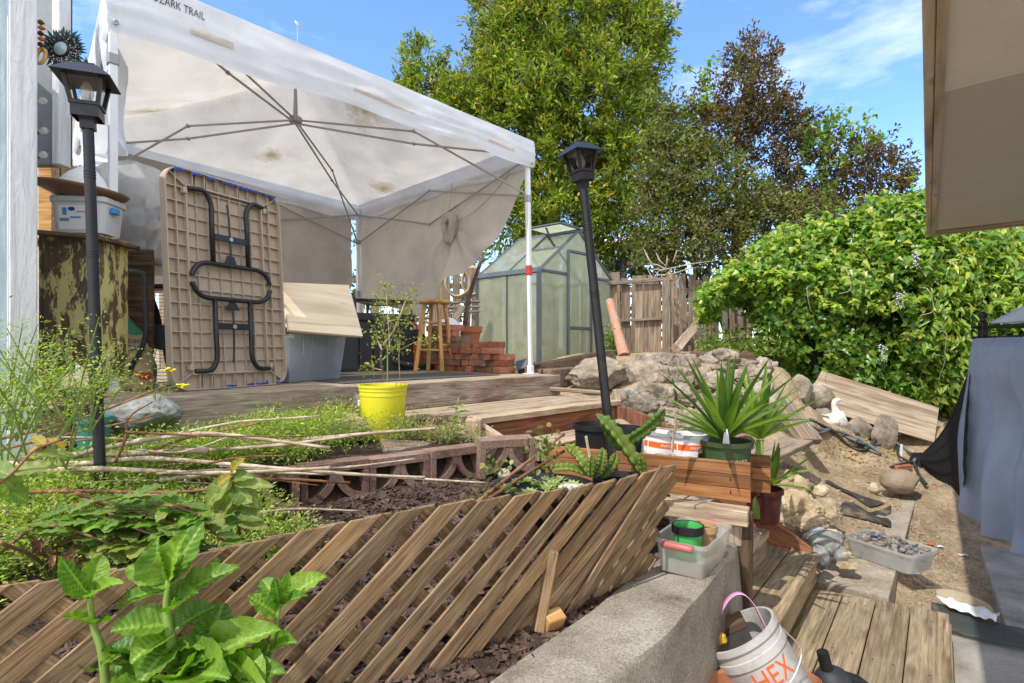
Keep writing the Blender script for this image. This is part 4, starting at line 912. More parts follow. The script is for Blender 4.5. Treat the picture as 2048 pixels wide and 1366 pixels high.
tb = spline([W(262, 782, 2.98), W(262, 745, 2.98), W(266, 728, 2.98), W(280, 705, 2.98), W(291, 672, 2.98), W(292, 650, 2.98)], 6) + spline([W(291, 620, 2.98), W(289, 560, 2.99), W(283, 545, 3.0), W(262, 540, 3.05)], 5)
m = MB(); m.tube(tb, .0125, 8); m.build('stand_tube', M_steelb if False else M_dark, rt, smooth=True)
rt = thing('plastic_table', 'grey plastic table carrying the knotted white bag', 'table', W(270, 700, 3.3))
tq = [W(205, 512, 3.15), W(335, 516, 3.25), W(345, 508, 3.75), W(235, 505, 3.6)]
for p in tq: p.z = 1.98
m = MB(); m.hexa([p - V((0, 0, .045)) for p in tq], tq); m.build('top', M_gpl, rt, bevel=.01)
for p in tq: m = MB(); m.tube([p * .985 + V((0, .06, -.02)), V((p.x * .985, p.y * .985 + .06, DZ))], .014, 8); m.build('leg', M_dark, rt)
m = MB(); bc = W(262, 430, 3.3)
def bag(s, t):
    a = s * 6.283; n1 = mn.noise(V((math.cos(a) * 1.6, math.sin(a) * 1.6, t * 3))); n2 = mn.noise(V((math.cos(a) * 5, math.sin(a) * 5, t * 9 + 4)))
    prof = interp(t, [0, .05, .3, .5, .58, .75, .92, 1], [.05, .2, .22, .16, .19, .225, .14, .01]); r = prof * (1 + .2 * n1 + .16 * n2 * (1.5 if t < .55 else .4))
    return bc + V((r * math.cos(a), r * math.sin(a) * .8, -.28 + .60 * t + .02 * n2 - (.05 * max(0, math.cos(a * 3)) if t < .1 else 0)))
m.grid(bag, 60, 46, True); o = m.build('plastic_bag', M_bag, None, smooth=True); tag(o, 'big puffed translucent white plastic bag on the grey table', 'plastic bag')
m = MB()
def stuffin(s, t):
    a = s * 6.283; r = .15 * math.sin(math.pi * min(1, .05 + t * .9)) ** .5 * (1 + .3 * mn.noise(V((math.cos(a) * 2, math.sin(a) * 2, t * 3 + 7)))); return bc + V((r * math.cos(a), r * math.sin(a) * .8, -.26 + .5 * t))
m.grid(stuffin, 24, 14, True); m.build('bag_contents', M_gpl, o, smooth=True)
# soil bag
sb = W(248, 775, 3.02); sb.z = DZ; fx = V((.82, .57, 0)).normalized(); fy = V((-fx.y, fx.x, 0)); rt = thing('soil_bag', 'slumped tan printed bag of garden mix behind the left canopy leg', 'bag', sb)
def soil(s, t):
    a = s * 6.283; wdt = interp(t, [0, .05, .3, .7, .95, 1], [.12, .15, .155, .12, .06, .045]); th = interp(t, [0, .05, .4, .9, 1], [.08, .09, .085, .03, .008])
    ca, sa = math.cos(a), math.sin(a); e = lambda c: math.copysign(abs(c) ** .7, c)
    return sb + fx * (wdt * e(ca) - .07 * t * t) + fy * (th * e(sa) + .05 * t) + V((0, 0, .45 * t + .012 * mn.noise(V((ca * 3, t * 8, sa * 3)))))
m = MB(); m.grid(soil, 40, 26, True); M_sack = plain('tan_printed_bag', (.42, .33, .19), .5, dirt=.5, dirtcol=(.24, .17, .1)); m.build('bag', M_sack, rt, smooth=True)
def patch(name, a0, a1, t0, t1, mat):
    m = MB(); m.grid(lambda s, t: soil(lerp(a0, a1, s), lerp(t0, t1, t)) + (soil(lerp(a0, a1, s), lerp(t0, t1, t)) - (sb + V((0, 0, .25)))).normalized() * .003 - fy * .003, 10, 6); m.build(name, mat, rt, smooth=True)
patch('green_band', .68, .98, .68, .86, M_greenink); patch('red_patch', .78, .88, .13, .22, M_redink); patch('green_patch', .9, .99, .16, .3, M_greenink); patch('green_stripe', .66, .71, .35, .6, M_greenink)
def bagtext(tx, sz, a0, t0):
    vs, fs = text_mesh(tx, sz); m = MB(); m.add([soil(a0 + p.x / 1.0, t0 + p.y / .45) - fy * .005 for p in vs], fs); m.build('lettering', M_ink, rt)
bagtext('SQUANTO', .042, .735, .56); bagtext('GRASS', .042, .765, .47)

# ================================================================ ROCKS, BLOCKS, BUCKETS, POTS
def rock_bm(name, size, seed, mat, facets=9, rough=.06, sub=4, parent=None, M=None):
    rg = random.Random(seed); bm = bmesh.new(); bmesh.ops.create_icosphere(bm, subdivisions=sub, radius=1)
    pl = []
    for k in range(facets):
        d = V((rg.gauss(0, 1), rg.gauss(0, 1), rg.gauss(0, 1))).normalized(); pl.append((d, rg.uniform(.62, .95)))
    o = V((rg.uniform(0, 50),) * 3)
    for v in bm.verts:
        d = v.co.normalized(); r = 1.0
        for n_, k in pl:
            c = d.dot(n_)
            if c > .05: r = min(r, k / c)
        r *= 1 + rough * mn.noise(d * 2.2 + o) + rough * .5 * mn.noise(d * 6 + o) + rough * .3 * mn.noise(d * 14 + o) + rough * .18 * mn.noise(d * 30 + o)
        v.co = V((d.x * r * size[0], d.y * r * size[1], d.z * r * size[2]))
    me = bpy.data.meshes.new(name); bm.to_mesh(me); bm.free(); me.materials.append(mat); me.polygons.foreach_set('use_smooth', [True] * len(me.polygons)); me.set_sharp_from_angle(angle=R(38))
    ob = bpy.data.objects.new(name, me); link(ob, parent, M); return ob
def rock(px, py, wpx, hpx, Y, label, mat=None, seed=0, group=None, dz=.0, facets=9, rough=.07, depth=1.0, rz=None, name='rock', tilt=0):
    s = Y / FPX; c = W(px, py, Y); sz = (wpx * s * .56, wpx * s * .5 * depth, hpx * s * .58)
    M = T(c + V((0, sz[1] * (.4 if dz == 0 else .12), dz))) @ Matrix.Rotation(tilt, 4, 'Y') @ Matrix.Rotation(random.uniform(-.3, .3) if rz is None else rz, 4, 'Z')
    return tag(rock_bm(name, sz, seed, mat or M_rock, facets, rough, 4 if wpx < 60 else 5, None, M), label, 'rock', group)
# the dry stacked bank above the stair
GB = 'rocks of the stacked bank'
bank = [(1262, 800, 40, 34, 4.9), (1322, 752, 30, 24, 5.7), (1360, 785, 34, 26, 5.2), (1408, 792, 34, 26, 5.1), (1240, 800, 36, 30, 4.8), (1478, 768, 36, 26, 5.7), (1440, 745, 40, 24, 5.8), (1380, 835, 36, 28, 4.7), (1430, 850, 34, 26, 4.6), (1260, 850, 44, 34, 4.4), (1330, 880, 40, 28, 4.2), (1375, 885, 36, 24, 4.2), (1440, 890, 44, 28, 4.2), (1530, 770, 40, 28, 5.7), (1480, 840, 34, 28, 4.8), (1335, 733, 60, 42, 6.0), (1377, 733, 42, 44, 5.9), (1300, 738, 60, 48, 5.8), (1412, 730, 46, 34, 6.0), (1452, 722, 60, 40, 6.1), (1487, 735, 70, 34, 6.1), (1520, 745, 50, 46, 6.0), (1500, 760, 80, 36, 5.6),
        (1295, 775, 90, 90, 5.3), (1352, 762, 74, 54, 5.4), (1398, 768, 60, 44, 5.4), (1440, 775, 66, 50, 5.3), (1245, 772, 60, 66, 5.2), (1265, 745, 40, 36, 5.5), (1318, 805, 84, 80, 4.9), (1373, 800, 60, 50, 5.0),
        (1420, 815, 62, 52, 4.9), (1280, 825, 80, 66, 4.6), (1345, 850, 76, 60, 4.5), (1395, 855, 66, 54, 4.5), (1300, 862, 60, 50, 4.4), (1470, 800, 70, 50, 5.2), (1455, 850, 66, 52, 4.7), (1520, 790, 60, 46, 5.4), (1545, 815, 50, 46, 5.3), (1345, 890, 70, 44, 4.1), (1405, 895, 60, 40, 4.1), (1500, 830, 50, 40, 5.0)]
for i, (x, y, w_, h, Y) in enumerate(bank): rock(x, y, w_, h, Y, 'rounded tan and grey rock stacked in the dirt bank above the stair', M_rockg if i in (0, 1, 3) else M_rock, 100 + i, GB, facets=10 + i % 6, rough=.17, dz=.02, tilt=random.uniform(-.25, .25))
rock(1196, 748, 118, 58, 5.0, 'big flat topped chunk of broken concrete at the right end of the deck', M_rocky if False else M_rock, 7, facets=12, rough=.12, name='concrete_chunk', depth=.6)
rock(1432, 722, 44, 36, 6.2, 'dark round stone on the crest of the bank beside the brick shaped block', M_rock, 33)
rock(1600, 790, 60, 70, 6.4, 'dark grey rock half buried behind the leaning plank', M_rock, 41)
rock(1635, 800, 70, 60, 6.6, 'dark stone at the left end of the weathered plywood sheet', M_rock, 42)
rock(1650, 838, 60, 40, 6.5, 'low tan stone behind the white goose', M_rock, 46)
rock(1722, 868, 52, 56, 6.1, 'grey flat faced stone standing just right of the white goose', M_rock, 43, depth=.5)
rock(1772, 866, 46, 64, 6.0, 'pointed grey stone leaning against the plywood sheet', M_rock, 44, depth=.5, facets=7)
rock(1690, 862, 40, 34, 6.3, 'small tan stone tucked behind the neck of the goose', M_rock, 45)
rock(1810, 966, 68, 42, 4.75, 'smooth rounded tan river stone on the end of the kerb', M_river, 51, facets=3, rough=.04, name='river_stone')
rock(1932, 1206, 84, 30, 3.05, 'long cigar shaped river stone lying on the dirt by the path', M_river, 52, facets=2, rough=.03, name='river_stone', rz=-.5, tilt=.22, depth=.35)
rock(1755, 978, 24, 22, 4.7, 'small pale chunk of stone on the kerb beside the river stone', M_rocky, 53)
GY = 'buff rocks piled beside the stair'
for i, (x, y, w_, h, Y) in enumerate([(1560, 960, 60, 40, 4.1), (1600, 972, 50, 36, 4.1), (1575, 985, 40, 40, 3.9), (1600, 1020, 90, 70, 3.55), (1655, 1030, 64, 54, 3.6), (1620, 1050, 80, 50, 3.45), (1566, 1035, 46, 34, 3.55), (1645, 985, 30, 24, 4.0), (1590, 995, 36, 30, 3.8), (1668, 1072, 44, 26, 3.35), (1555, 1000, 44, 46, 3.8), (1640, 1008, 20, 16, 3.8), (1690, 1110, 30, 14, 3.15), (1700, 1135, 40, 16, 3.1)]):
    rock(x, y, w_, h, Y, 'rough buff limestone chunk in the pile beside the lower stair', M_rocky, 200 + i, GY, facets=11, rough=.13)
GG = 'blue grey rocks beside the platform'
for i, (x, y, w_, h, Y) in enumerate([(1640, 1068, 44, 20, 3.35), (1658, 1090, 60, 44, 3.2), (1685, 1112, 26, 34, 3.15), (1640, 1118, 40, 44, 3.08), (1626, 1076, 30, 20, 3.3)]):
    rock(x, y, w_, h, Y, 'angular blue grey and white rock between the stair and the pebble tub', M_rockg, 300 + i, GG, facets=9, rough=.08)
rock(265, 832, 130, 76, 2.45, 'big rounded grey boulder in the weeds below the left canopy leg', M_rockg, 61, facets=10, rough=.1, name='boulder')
rock(705, 808, 58, 66, 3.35, 'dark grey furrowed stone standing left of the yellow bucket', M_rockg if False else M_rock, 62, facets=8)
rock(690, 858, 90, 50, 2.9, 'whitish lump of stone in the weeds left of the yellow bucket', M_rocky, 63, facets=10, rough=.15)
rock(1010, 950, 26, 20, 2.3, 'small round stone at the end of the block edging', M_rock, 64)

# ---- railroad ties and planks
def plank(name, a, b, w_, t_, mat, label, cat, up=(0, 0, 1), bevel=.006, group=None, warp=0):
    o = board(name, a, b, w_, t_, mat, None, up, bevel, warp); return tag(o, label, cat, group)
plank('railroad_tie', G(1076, 752, 1.17) + V((0, .3, .03)), W(1225, 714, 6.2), .2, .17, M_tie, 'upper weathered railroad tie under the greenhouse door', 'timber', bevel=.015)
plank('railroad_tie', W(1085, 757, 5.05), W(1240, 745, 5.9), .2, .17, M_tie, 'lower weathered railroad tie against the right end of the deck', 'timber', bevel=.015)
plank('plank', W(1083, 776, 4.75), W(1215, 786, 4.6), .10, .03, M_fence, 'thin grey board lying on dirt along the back of the upper step', 'plank')
plank('plank', W(1272, 712, 6.7), W(1385, 716, 6.5), .16, .04, M_fence, 'flat grey board lying under the pallet panel on the bank', 'plank')
plank('plank', W(1392, 706, 6.9), W(1430, 712, 6.6), .2, .04, M_brown, 'short brown board lying on the crest of the bank', 'plank')
m = MB(); m.prism([(-.12, 0), (.12, 0), (.1, .06), (0, .12), (-.11, .06)], .2, T((0, .1, 0)) @ Matrix.Rotation(R(90), 4, 'X')); o = m.build('timber_offcut', M_brown, None, T(W(1490, 722, 6.1)) @ Matrix.Rotation(-.4, 4, 'Z'), bevel=.006); tag(o, 'pointed brown timber offcut on the crest of the bank near the hedge', 'wood block')
plank('plank', W(1506, 733, 5.7), W(1622, 884, 4.95), .24, .07, M_fence, 'long brown plank lying down the slope beside the pointed leaf plants', 'plank', up=(.25, -.55, .8))
plank('plank', W(1595, 882, 4.6), W(1500, 925, 3.95), .24, .04, M_curbw if False else M_deck, 'pale flat plank lying on the dirt behind the planter', 'plank')
plank('plank', W(905, 892, 2.95) + V((0, 0, -.02)), W(765, 893, 2.7), .09, .03, M_fence, 'split grey edging board in the weeds below the yellow bucket', 'plank', up=(.3, -.4, .8))
ps = [W(1643, 742, 7.2), W(1606, 808, 6.75), W(1868, 885, 6.3), W(1885, 806, 6.65)]
m = MB(); nn_ = (ps[2] - ps[1]).cross(ps[0] - ps[1]).normalized(); Mq = frame(ps[2] - ps[1], nn_, (ps[0] + ps[2]) / 2); Mi = Mq.inverted(); lq = [Mi @ p for p in ps]
m.hexa([V((p.x, p.y, -.009)) for p in lq], [V((p.x, p.y, .009)) for p in lq]); o = m.build('weathered_board', M_plyold, None, Mq, bevel=.002); tag(o, 'large weathered plywood sheet leaning on the slope under the ivy', 'plywood sheet')

# ---- scalloped edging blocks
BW_, BH_, BT = .285, .185, .095
def block_mesh():
    m = MB(); fr = .028; w2 = BW_ / 2
    z0, z1 = -BH_ / 2, BH_ / 2
    m.box((0, 0, z1 - .018), (BW_, BT, .036)); m.box((-w2 + fr / 2, 0, -.018), (fr, BT - .002, BH_ - .036)); m.box((w2 - fr / 2, 0, -.018), (fr, BT - .002, BH_ - .036))
    n = 12; cx_ = w2 - fr * .5; cz_ = z1 - .030
    for sgn in (-1, 1):
        ro, ri = .136, .106
        for k in range(n):
            q = []
            for r_, kk in ((ro, k), (ro, k + 1), (ri, k + 1), (ri, k)):
                a = R(4 + 86 * kk / n); x = -cx_ + r_ * math.cos(a); q.append((sgn * min(-.0005, x), cz_ - r_ * 1.02 * math.sin(a)))
            m.hexa([(x, -BT / 2 + .002, z) for x, z in q], [(x, BT / 2 - .002, z) for x, z in q])
    return m
bk = None
for k in range(1, 5):
    s = -.46 + k * (BW_ + .004); p = BK0 + BKD * (s + BW_ / 2) + BKN * .03
    M = T((p.x, p.y, .882 - .005 * (k % 2) )) @ Matrix.Rotation(math.atan2(BKD.y, BKD.x) + random.gauss(0, .02), 4, 'Z')
    if bk is None: bk = block_mesh().build('edging_block', M_block, None, M); o = bk
    else: o = bk.copy(); COL.objects.link(o); o.matrix_basis = M; WM[o.name] = M
    tag(o, 'pinkish concrete scalloped edging block in the row between the mulch and weeds', 'edging block', 'scalloped edging blocks')
M = T(W(1010, 912, 2.75)) @ Matrix.Rotation(.35, 4, 'Z') @ Matrix.Rotation(.08, 4, 'X'); o = bk.copy(); COL.objects.link(o); o.matrix_basis = M; WM[o.name] = M
tag(o, 'lower scalloped edging block set past the end of the row beside the stair cheek', 'edging block')

# ---- yellow bucket with a dying shrub
bp_ = V((-.715, 3.08, .95)); rt = thing('yellow_bucket', 'bright yellow plastic bucket planted with a spindly half dead shrub', 'bucket', bp_)
m = MB(); m.lathe([(.105, 0), (.112, .01), (.125, .24), (.128, .242), (.128, .265), (.131, .267), (.131, .285), (.135, .287), (.135, .30), (.128, .30), (.122, .255), (0, .25)], 36, T(bp_), cap=False); m.build('bucket', M_yellow, rt, smooth=True, auto=35)
m = MB(); m.lathe([(0, .262), (.122, .258)], 24, T(bp_), cap=False); m.build('potting_soil', M_soil, rt)
m = MB(); m.box(bp_ + V((-.125, -.03, .2)), (.012, .02, .035)); m.build('handle_lug', M_label, rt, bevel=.003)

def pot(name, c, r0, r1, h, mat, label, rim=.012, rimh=.025, soil=True, tilt=None, cat='plant pot', group=None):
    M = T(c) @ (tilt or I4); rt = thing(name, label, cat, c, group); m = MB()
    m.lathe([(r0 * .3, 0), (r0, 0), (r0 + .004, .004), (r1 - .004, h - rimh), (r1 + rim * .5, h - rimh + .001), (r1 + rim * .5, h), (r1 - .004, h), (r1 - .008, h - rimh), (r0 - .002, .01), (0, .01)], 32, M, cap=False); b = m.build('pot_wall', mat, rt, smooth=True, auto=35)
    if soil: m = MB(); m.lathe([(0, h * .82), (lerp(r0, r1, .8) - .006, h * .8)], 20, M, cap=False); m.build('potting_soil', M_soil, rt)
    return rt, M
def on_line(px, off, z):
    best = min(((abs(1024 + FPX * q.x / q.y - px), q) for q in ((PA + pd * (k / 300 * .95) + pn * off) for k in range(301))), key=lambda x: x[0])[1]; return V((best.x, best.y, z))
r1, _ = pot('nursery_pot', on_line(1192, .10, .84), .085, .108, .245, M_blackp, 'empty black nursery pot at the left end of the redwood planter')
r2, _ = pot('nursery_pot', on_line(1248, .105, .84), .085, .108, .235, M_blackp, 'empty black nursery pot behind the lamp post in the redwood planter')
def wrap(c, M, rfun, a0, z0, sgn=1):                                                   # flat drawing -> pot wall
    def f(x, y):
        z = z0 + y; r = rfun(z) + .0016; a = a0 + x / r; return M @ V((r * math.cos(a), r * math.sin(a), z))
    return f
def band(f, x0, x1, y0, y1, mat, parent, name='printed_band', n=12):
    m = MB(); m.grid(lambda s, t: f(lerp(x0, x1, s), lerp(y0, y1, t)), n, 3); return m.build(name, mat, parent)
for (px, tl, lab) in ((1312, Matrix.Rotation(.10, 4, 'Y'), 'white and orange printed plant pot tipped left against the black pots'), (1377, Matrix.Rotation(.01, 4, 'Y'), 'white and orange printed plant pot standing beside the dark green pot')):
    c = on_line(px, .10, .868); rt, M = pot('printed_pot', c, .068, .088, .20, M_label, lab, rim=.01, rimh=.014, tilt=tl)
    a0 = math.atan2(-c.y, -c.x); f = wrap(c, M, lambda z: lerp(.072, .084, z / .186), a0, 0)
    m = MB(); m.lathe([(.0905, .186), (.0935, .187), (.0935, .201), (.083, .201)], 32, M, cap=False); m.build('grey_rim', M_gpl, rt)
    band(f, -.075, -.055, .135, .160, M_orink, rt); band(f, -.048, .075, .135, .160, M_orink, rt); band(f, -.085, -.06, .082, .088, M_redink, rt)
    lettering('PREMIUM', .016, lambda x, y: (lambda q: q + (q - M @ V((0, 0, q.z - c.z))).normalized() * .0006)(f(.008 + x, .141 + y)), M_whiteink, rt)
    for ox in (.006, -.075, .075):
        m = MB(); m.add([f(ox + .029 * math.cos(a * .3927) , .098 + .013 * math.sin(a * .3927)) for a in range(16)], [tuple(range(16))]); m.build('oval_mark', M_yink, rt)
    lettering('Vigoro', .018, lambda x, y: (lambda q: q + (q - M @ V((0, 0, .095))).normalized() * .0008)(f(-.018 + x, .092 + y)), M_ink, rt)
    if px > 1350: band(f, .042, .07, .085, .15, M_ink, rt, 'tag_panel'); band(f, .045, .067, .125, .138, M_yink, rt, 'tag_mark'); band(f, .04, .072, .078, .086, M_redink, rt, 'tag_stripe')
c = on_line(1452, .10, .845); rt, M = pot('green_pot', c, .088, .108, .205, M_dgreen, 'dark green printed plant pot at the right end of the planter holding a spiky plant', rimh=.02)
GPOT = c; f = wrap(c, M, lambda z: lerp(.092, .104, z / .185), math.atan2(-c.y, -c.x), 0)
lettering('SMART', .026, lambda x, y: f(.018 + x, .118 + y), M_whiteink, rt); lettering('PLANT', .026, lambda x, y: f(.018 + x, .092 + y), M_whiteink, rt)
m = MB(); m.add([f(-.012 + .022 * math.cos(a * .3927), .112 + .02 * math.sin(a * .3927)) for a in range(16)], [tuple(range(16))]); m.build('round_mark', plain('olive_ink', (.16, .2, .02), .6), rt)
m = MB(); m.hexa([c + V((-.04, -.06, .17)), c + V((.0, -.06, .17)), c + V((-.012, -.05, .26)), c + V((-.024, -.05, .26))], [c + V((-.04, -.058, .17)), c + V((.0, -.058, .17)), c + V((-.012, -.048, .26)), c + V((-.024, -.048, .26))]); m.build('plant_label', M_label, rt)
r_, _ = pot('red_pot', G(1527, 1042, .52), .075, .095, .18, M_maroon, 'dark red glazed pot on the ground at the right end of the planter')

# ---- clear tub with small pots on the wall
bl, br = V((.52, 1.955, .672)), V((.69, 1.86, .672)); 
b0 = V((.497, 1.945, .674)); tx = V((.80, -.60, 0)).normalized(); ty = V((.6, .8, 0)); TWd, TD, THt = .18, .30, .115
Mtb = Matrix((tx, ty, V((0, 0, 1)))).transposed().to_4x4(); Mtb.translation = b0
rt = thing('plastic_tub', 'dirty clear plastic tub with a red handle sitting on the concrete wall', 'tub', b0)
m = MB(); q0, q1 = rrect(TWd - .03, TD - .03, .02, .015, .015, 3), rrect(TWd, TD, .025, 0, 0, 3); n = len(q0)
m.add([(x, y, .0) for x, y in q0] + [(x, y, THt) for x, y in q1], [tuple(range(n))[::-1]] + [(i, (i + 1) % n, n + (i + 1) % n, n + i) for i in range(n)]); m.build('tub', M_tub, rt, Mtb, solid=.002, smooth=True, auto=40)
m = MB(); q2 = rrect(TWd + .014, TD + .014, .03, -.007, -.007, 3); m.add([(x, y, THt) for x, y in q1] + [(x, y, THt + .001) for x, y in q2] + [(x, y, THt - .012) for x, y in q2], [f for i in range(n) for f in ((i, (i + 1) % n, n + (i + 1) % n, n + i), (n + i, n + (i + 1) % n, 2 * n + (i + 1) % n, 2 * n + i))]); m.build('rim', M_tub, rt, Mtb)
for yy in (-.014, TD + .014): m = MB(); m.tube([V((.04, yy, THt - .012)), V((.045, yy - .002, THt - .01)), V((TWd - .045, yy - .002, THt - .01)), V((TWd - .04, yy, THt - .012))], .0125, 10); m.build('handle', M_rod, rt, Mtb, smooth=True)
m = MB(); m.prism(rrect(TWd - .034, TD - .034, .02, .017, .017, 3), .03, T((0, 0, .003))); m.build('mud', M_dirt, rt, Mtb)
pc = Mtb @ V((.085, .10, .034)); rt, _ = pot('green_nursery_pot', pc, .041, .052, .115, M_green, 'bright green nursery pot with black rim inside the clear tub', rim=0, rimh=.02)
m = MB(); m.lathe([(.0535, .088), (.056, .09), (.056, .116), (.05, .117), (.047, .09)], 28, T(pc), cap=False); m.build('black_rim', M_blackp, rt, smooth=True, auto=35)
pc = Mtb @ V((.115, .19, .034)); r_, _ = pot('brown_pot', pc, .036, .046, .10, plain('tan_pot', (.42, .27, .13), .6), 'small tan pot behind the green pot in the clear tub', rim=.002)

# ---- tipped white bucket in front, with pink strap, sponge and scraper
bc = V((.945, 1.84, .202)); tl = Matrix.Rotation(R(-31), 4, 'Y') @ Matrix.Rotation(R(-12), 4, 'X'); Mk = T(bc) @ tl @ Matrix.Scale(1.12, 4)
rt = thing('paint_bucket', 'tipped dirty white bucket with a wire bail on the lower stair', 'bucket', bc)
BHk = .30; m = MB(); m.lathe([(.0, 0), (.098, 0), (.102, .006), (.112, BHk - .07), (.117, BHk - .068), (.117, BHk - .045), (.114, BHk - .043), (.114, BHk - .02), (.121, BHk - .018), (.121, BHk), (.112, BHk), (.108, BHk - .03), (.096, .01), (0, .01)], 40, Mk, cap=False); m.build('bucket_wall', M_bucket, rt, smooth=True, auto=35)
fv = (tl.inverted() @ (V((0, 0, CZ)) - bc)); a0 = math.atan2(fv.y, fv.x); f = wrap(bc, Mk, lambda z: lerp(.1025, .112, z / .23), a0, 0)
lettering('HEX', .085, lambda x, y: f(-.045 + x * .8, .165 + y * .95), M_orink, rt)
lettering('All Purpose', .022, lambda x, y: f(-.03 + x, .125 + y), M_ink, rt); lettering('Joint Compound', .014, lambda x, y: f(-.03 + x, .105 + y), M_ink, rt)
for k, (x0, x1, y0, y1) in enumerate(((-.03, .0, .05, .066), (.05, .085, .052, .075), (.005, .03, .028, .04))): band(f, x0, x1, y0, y1, M_ink, rt, 'print_block', 4)
m = MB(); m.tube([Mk @ p for p in spline([V((.118 * math.cos(a0 - 1.5), .118 * math.sin(a0 - 1.5), BHk - .055)), V((.16 * math.cos(a0 - .8), .16 * math.sin(a0 - .8), BHk - .12)), V((.135 * math.cos(a0), .135 * math.sin(a0), BHk - .145)), V((.15 * math.cos(a0 + .9), .15 * math.sin(a0 + .9), BHk - .10)), V((.118 * math.cos(a0 + 1.5), .118 * math.sin(a0 + 1.5), BHk - .055))], 8)], .0022, 6); m.build('wire_bail', M_steel, rt)
m = MB(); sp = spline([V((-.09, .02, BHk - .02)), V((-.05, .02, BHk + .035)), V((.02, .0, BHk + .085)), V((.065, -.02, BHk + .09)), V((.08, -.03, BHk + .05)), V((.07, -.04, BHk - .03))], 6)
def strap(s, t): i = s * (len(sp) - 1); p = sp[int(min(len(sp) - 2, i))].lerp(sp[int(min(len(sp) - 2, i)) + 1], i - int(min(len(sp) - 2, i))); return Mk @ (p + V((0, .011 * (t - .5) * 2, .003 * (t - .5))))
m.grid(strap, 30, 2); o = m.build('strap', M_pink, None, solid=.002, smooth=True); tag(o, 'pink strap looped over the mouth of the white bucket', 'strap')
m = MB(); m.box((0, 0, 0), (.085, .05, .03)); o = m.build('sponge', plain('yellow_sponge', (.62, .38, .06), .95, .1, dirt=.4, dscale=40), None, Mk @ T((-.085, .0, BHk + .012)) @ Matrix.Rotation(.25, 4, 'Y'), bevel=.006); tag(o, 'worn yellow sponge on the rim of the white bucket', 'sponge')
m = MB(); m.box((0, 0, 0), (.12, .02, .05)); o = m.build('wood_scrap', M_brown, None, Mk @ T((-.02, .06, BHk + .002)) @ Matrix.Rotation(.1, 4, 'Y'), bevel=.002); tag(o, 'brown scrap of wood sticking out of the white bucket', 'wood scrap')
tc_ = V((.72, 1.70, .42)); 
m = MB(); m.lathe([(.11, 0), (.145, .14), (.16, .14), (.165, .19), (.15, .195), (.14, .19), (.13, .13), (.1, .02)], 30, T(tc_ - V((0, .0, .235))) @ Matrix.Rotation(.12, 4, 'Y') , cap=False); o = m.build('terracotta_pot', M_terra, None, smooth=True, auto=40); tag(o, 'terracotta pot partly out of view behind the tipped white bucket', 'plant pot')
m = MB(); m.lathe([(.10, 0), (.13, .14), (.14, .14), (.145, .18), (.135, .185), (.12, .13), (.1, .02)], 30, T(V((1.06, 2.02, .172))) @ Matrix.Scale(.42, 4), cap=False); o = m.build('terracotta_pot', M_terra, None, smooth=True, auto=40); tag(o, 'terracotta pot behind the right side of the tipped white bucket', 'plant pot')
hp = V((1.17, 2.06, .235)); rt = thing('hose_nozzle', 'black plastic watering nozzle standing at the bottom edge beside the bucket', 'nozzle', hp)
m = MB(); m.tube([hp + V((-.018, 0, .09)), hp + V((0, 0, .02))], [.021, .022], 14); m.build('neck', M_blackp, rt, smooth=True, auto=40)
m = MB(); m.lathe([(.02, .02), (.045, .01), (.062, -.02), (.068, -.06), (.05, -.12)], 20, T(hp + V((.02, 0, .01)))); m.build('body', M_dark, rt, smooth=True)
m = MB(); m.tube([hp + V((.05, 0, .0)), hp + V((.12, .02, -.03)), hp + V((.2, .02, -.09))], .022, 10); m.build('arm', M_blackp, rt, smooth=True)

# ---- pebble tub
pb0 = G(1687, 1108, .155); pbx = (G(1795, 1146, .155) - pb0); PL = pbx.length; pbx.normalize(); pby = V((-pbx.y, pbx.x, 0)); Mpb = Matrix((pbx, pby, V((0, 0, 1)))).transposed().to_4x4(); Mpb.translation = pb0 + V((0, 0, .005))
PL = .40; PD = .26; PH = .115
rt = thing('pebble_tub', 'cracked clear plastic tub heaped with round grey pebbles on the kerb', 'tub', pb0)
m = MB(); q0, q1 = rrect(PL - .04, PD - .04, .03, .02, .02, 4), rrect(PL, PD, .04, 0, 0, 4); n = len(q0)
m.add([(x, y, 0) for x, y in q0] + [(x, y, PH) for x, y in q1], [tuple(range(n))[::-1]] + [(i, (i + 1) % n, n + (i + 1) % n, n + i) for i in range(n)]); m.build('tub', M_tub, rt, Mpb, solid=.002, smooth=True, auto=45)
m = MB(); q2 = rrect(PL + .02, PD + .02, .045, -.01, -.01, 4); m.add([(x, y, PH) for x, y in q1] + [(x, y, PH + .002) for x, y in q2] + [(x, y, PH - .012) for x, y in q2], [f for i in range(n) for f in ((i, (i + 1) % n, n + (i + 1) % n, n + i), (n + i, n + (i + 1) % n, 2 * n + (i + 1) % n, 2 * n + i))]); m.build('rim', M_tub, rt, Mpb)
M_peb = [mottled('pebble_%s' % c, [tuple(k * .6 for k in col), col, tuple(min(1, k * 1.25) for k in col)], 20, rough=.6, bstr=.1, fine=.12) for c, col in (('grey', (.20, .2, .2)), ('dark', (.11, .115, .12)), ('tan', (.32, .25, .17)), ('warm', (.25, .2, .16)))]
pr = [rock_bm('pebble', (1, .78, .55), 900 + k, M_peb[k % 4], 2, .05, 3, None, T((0, 0, -60 - k))) for k in range(6)]; used = set()
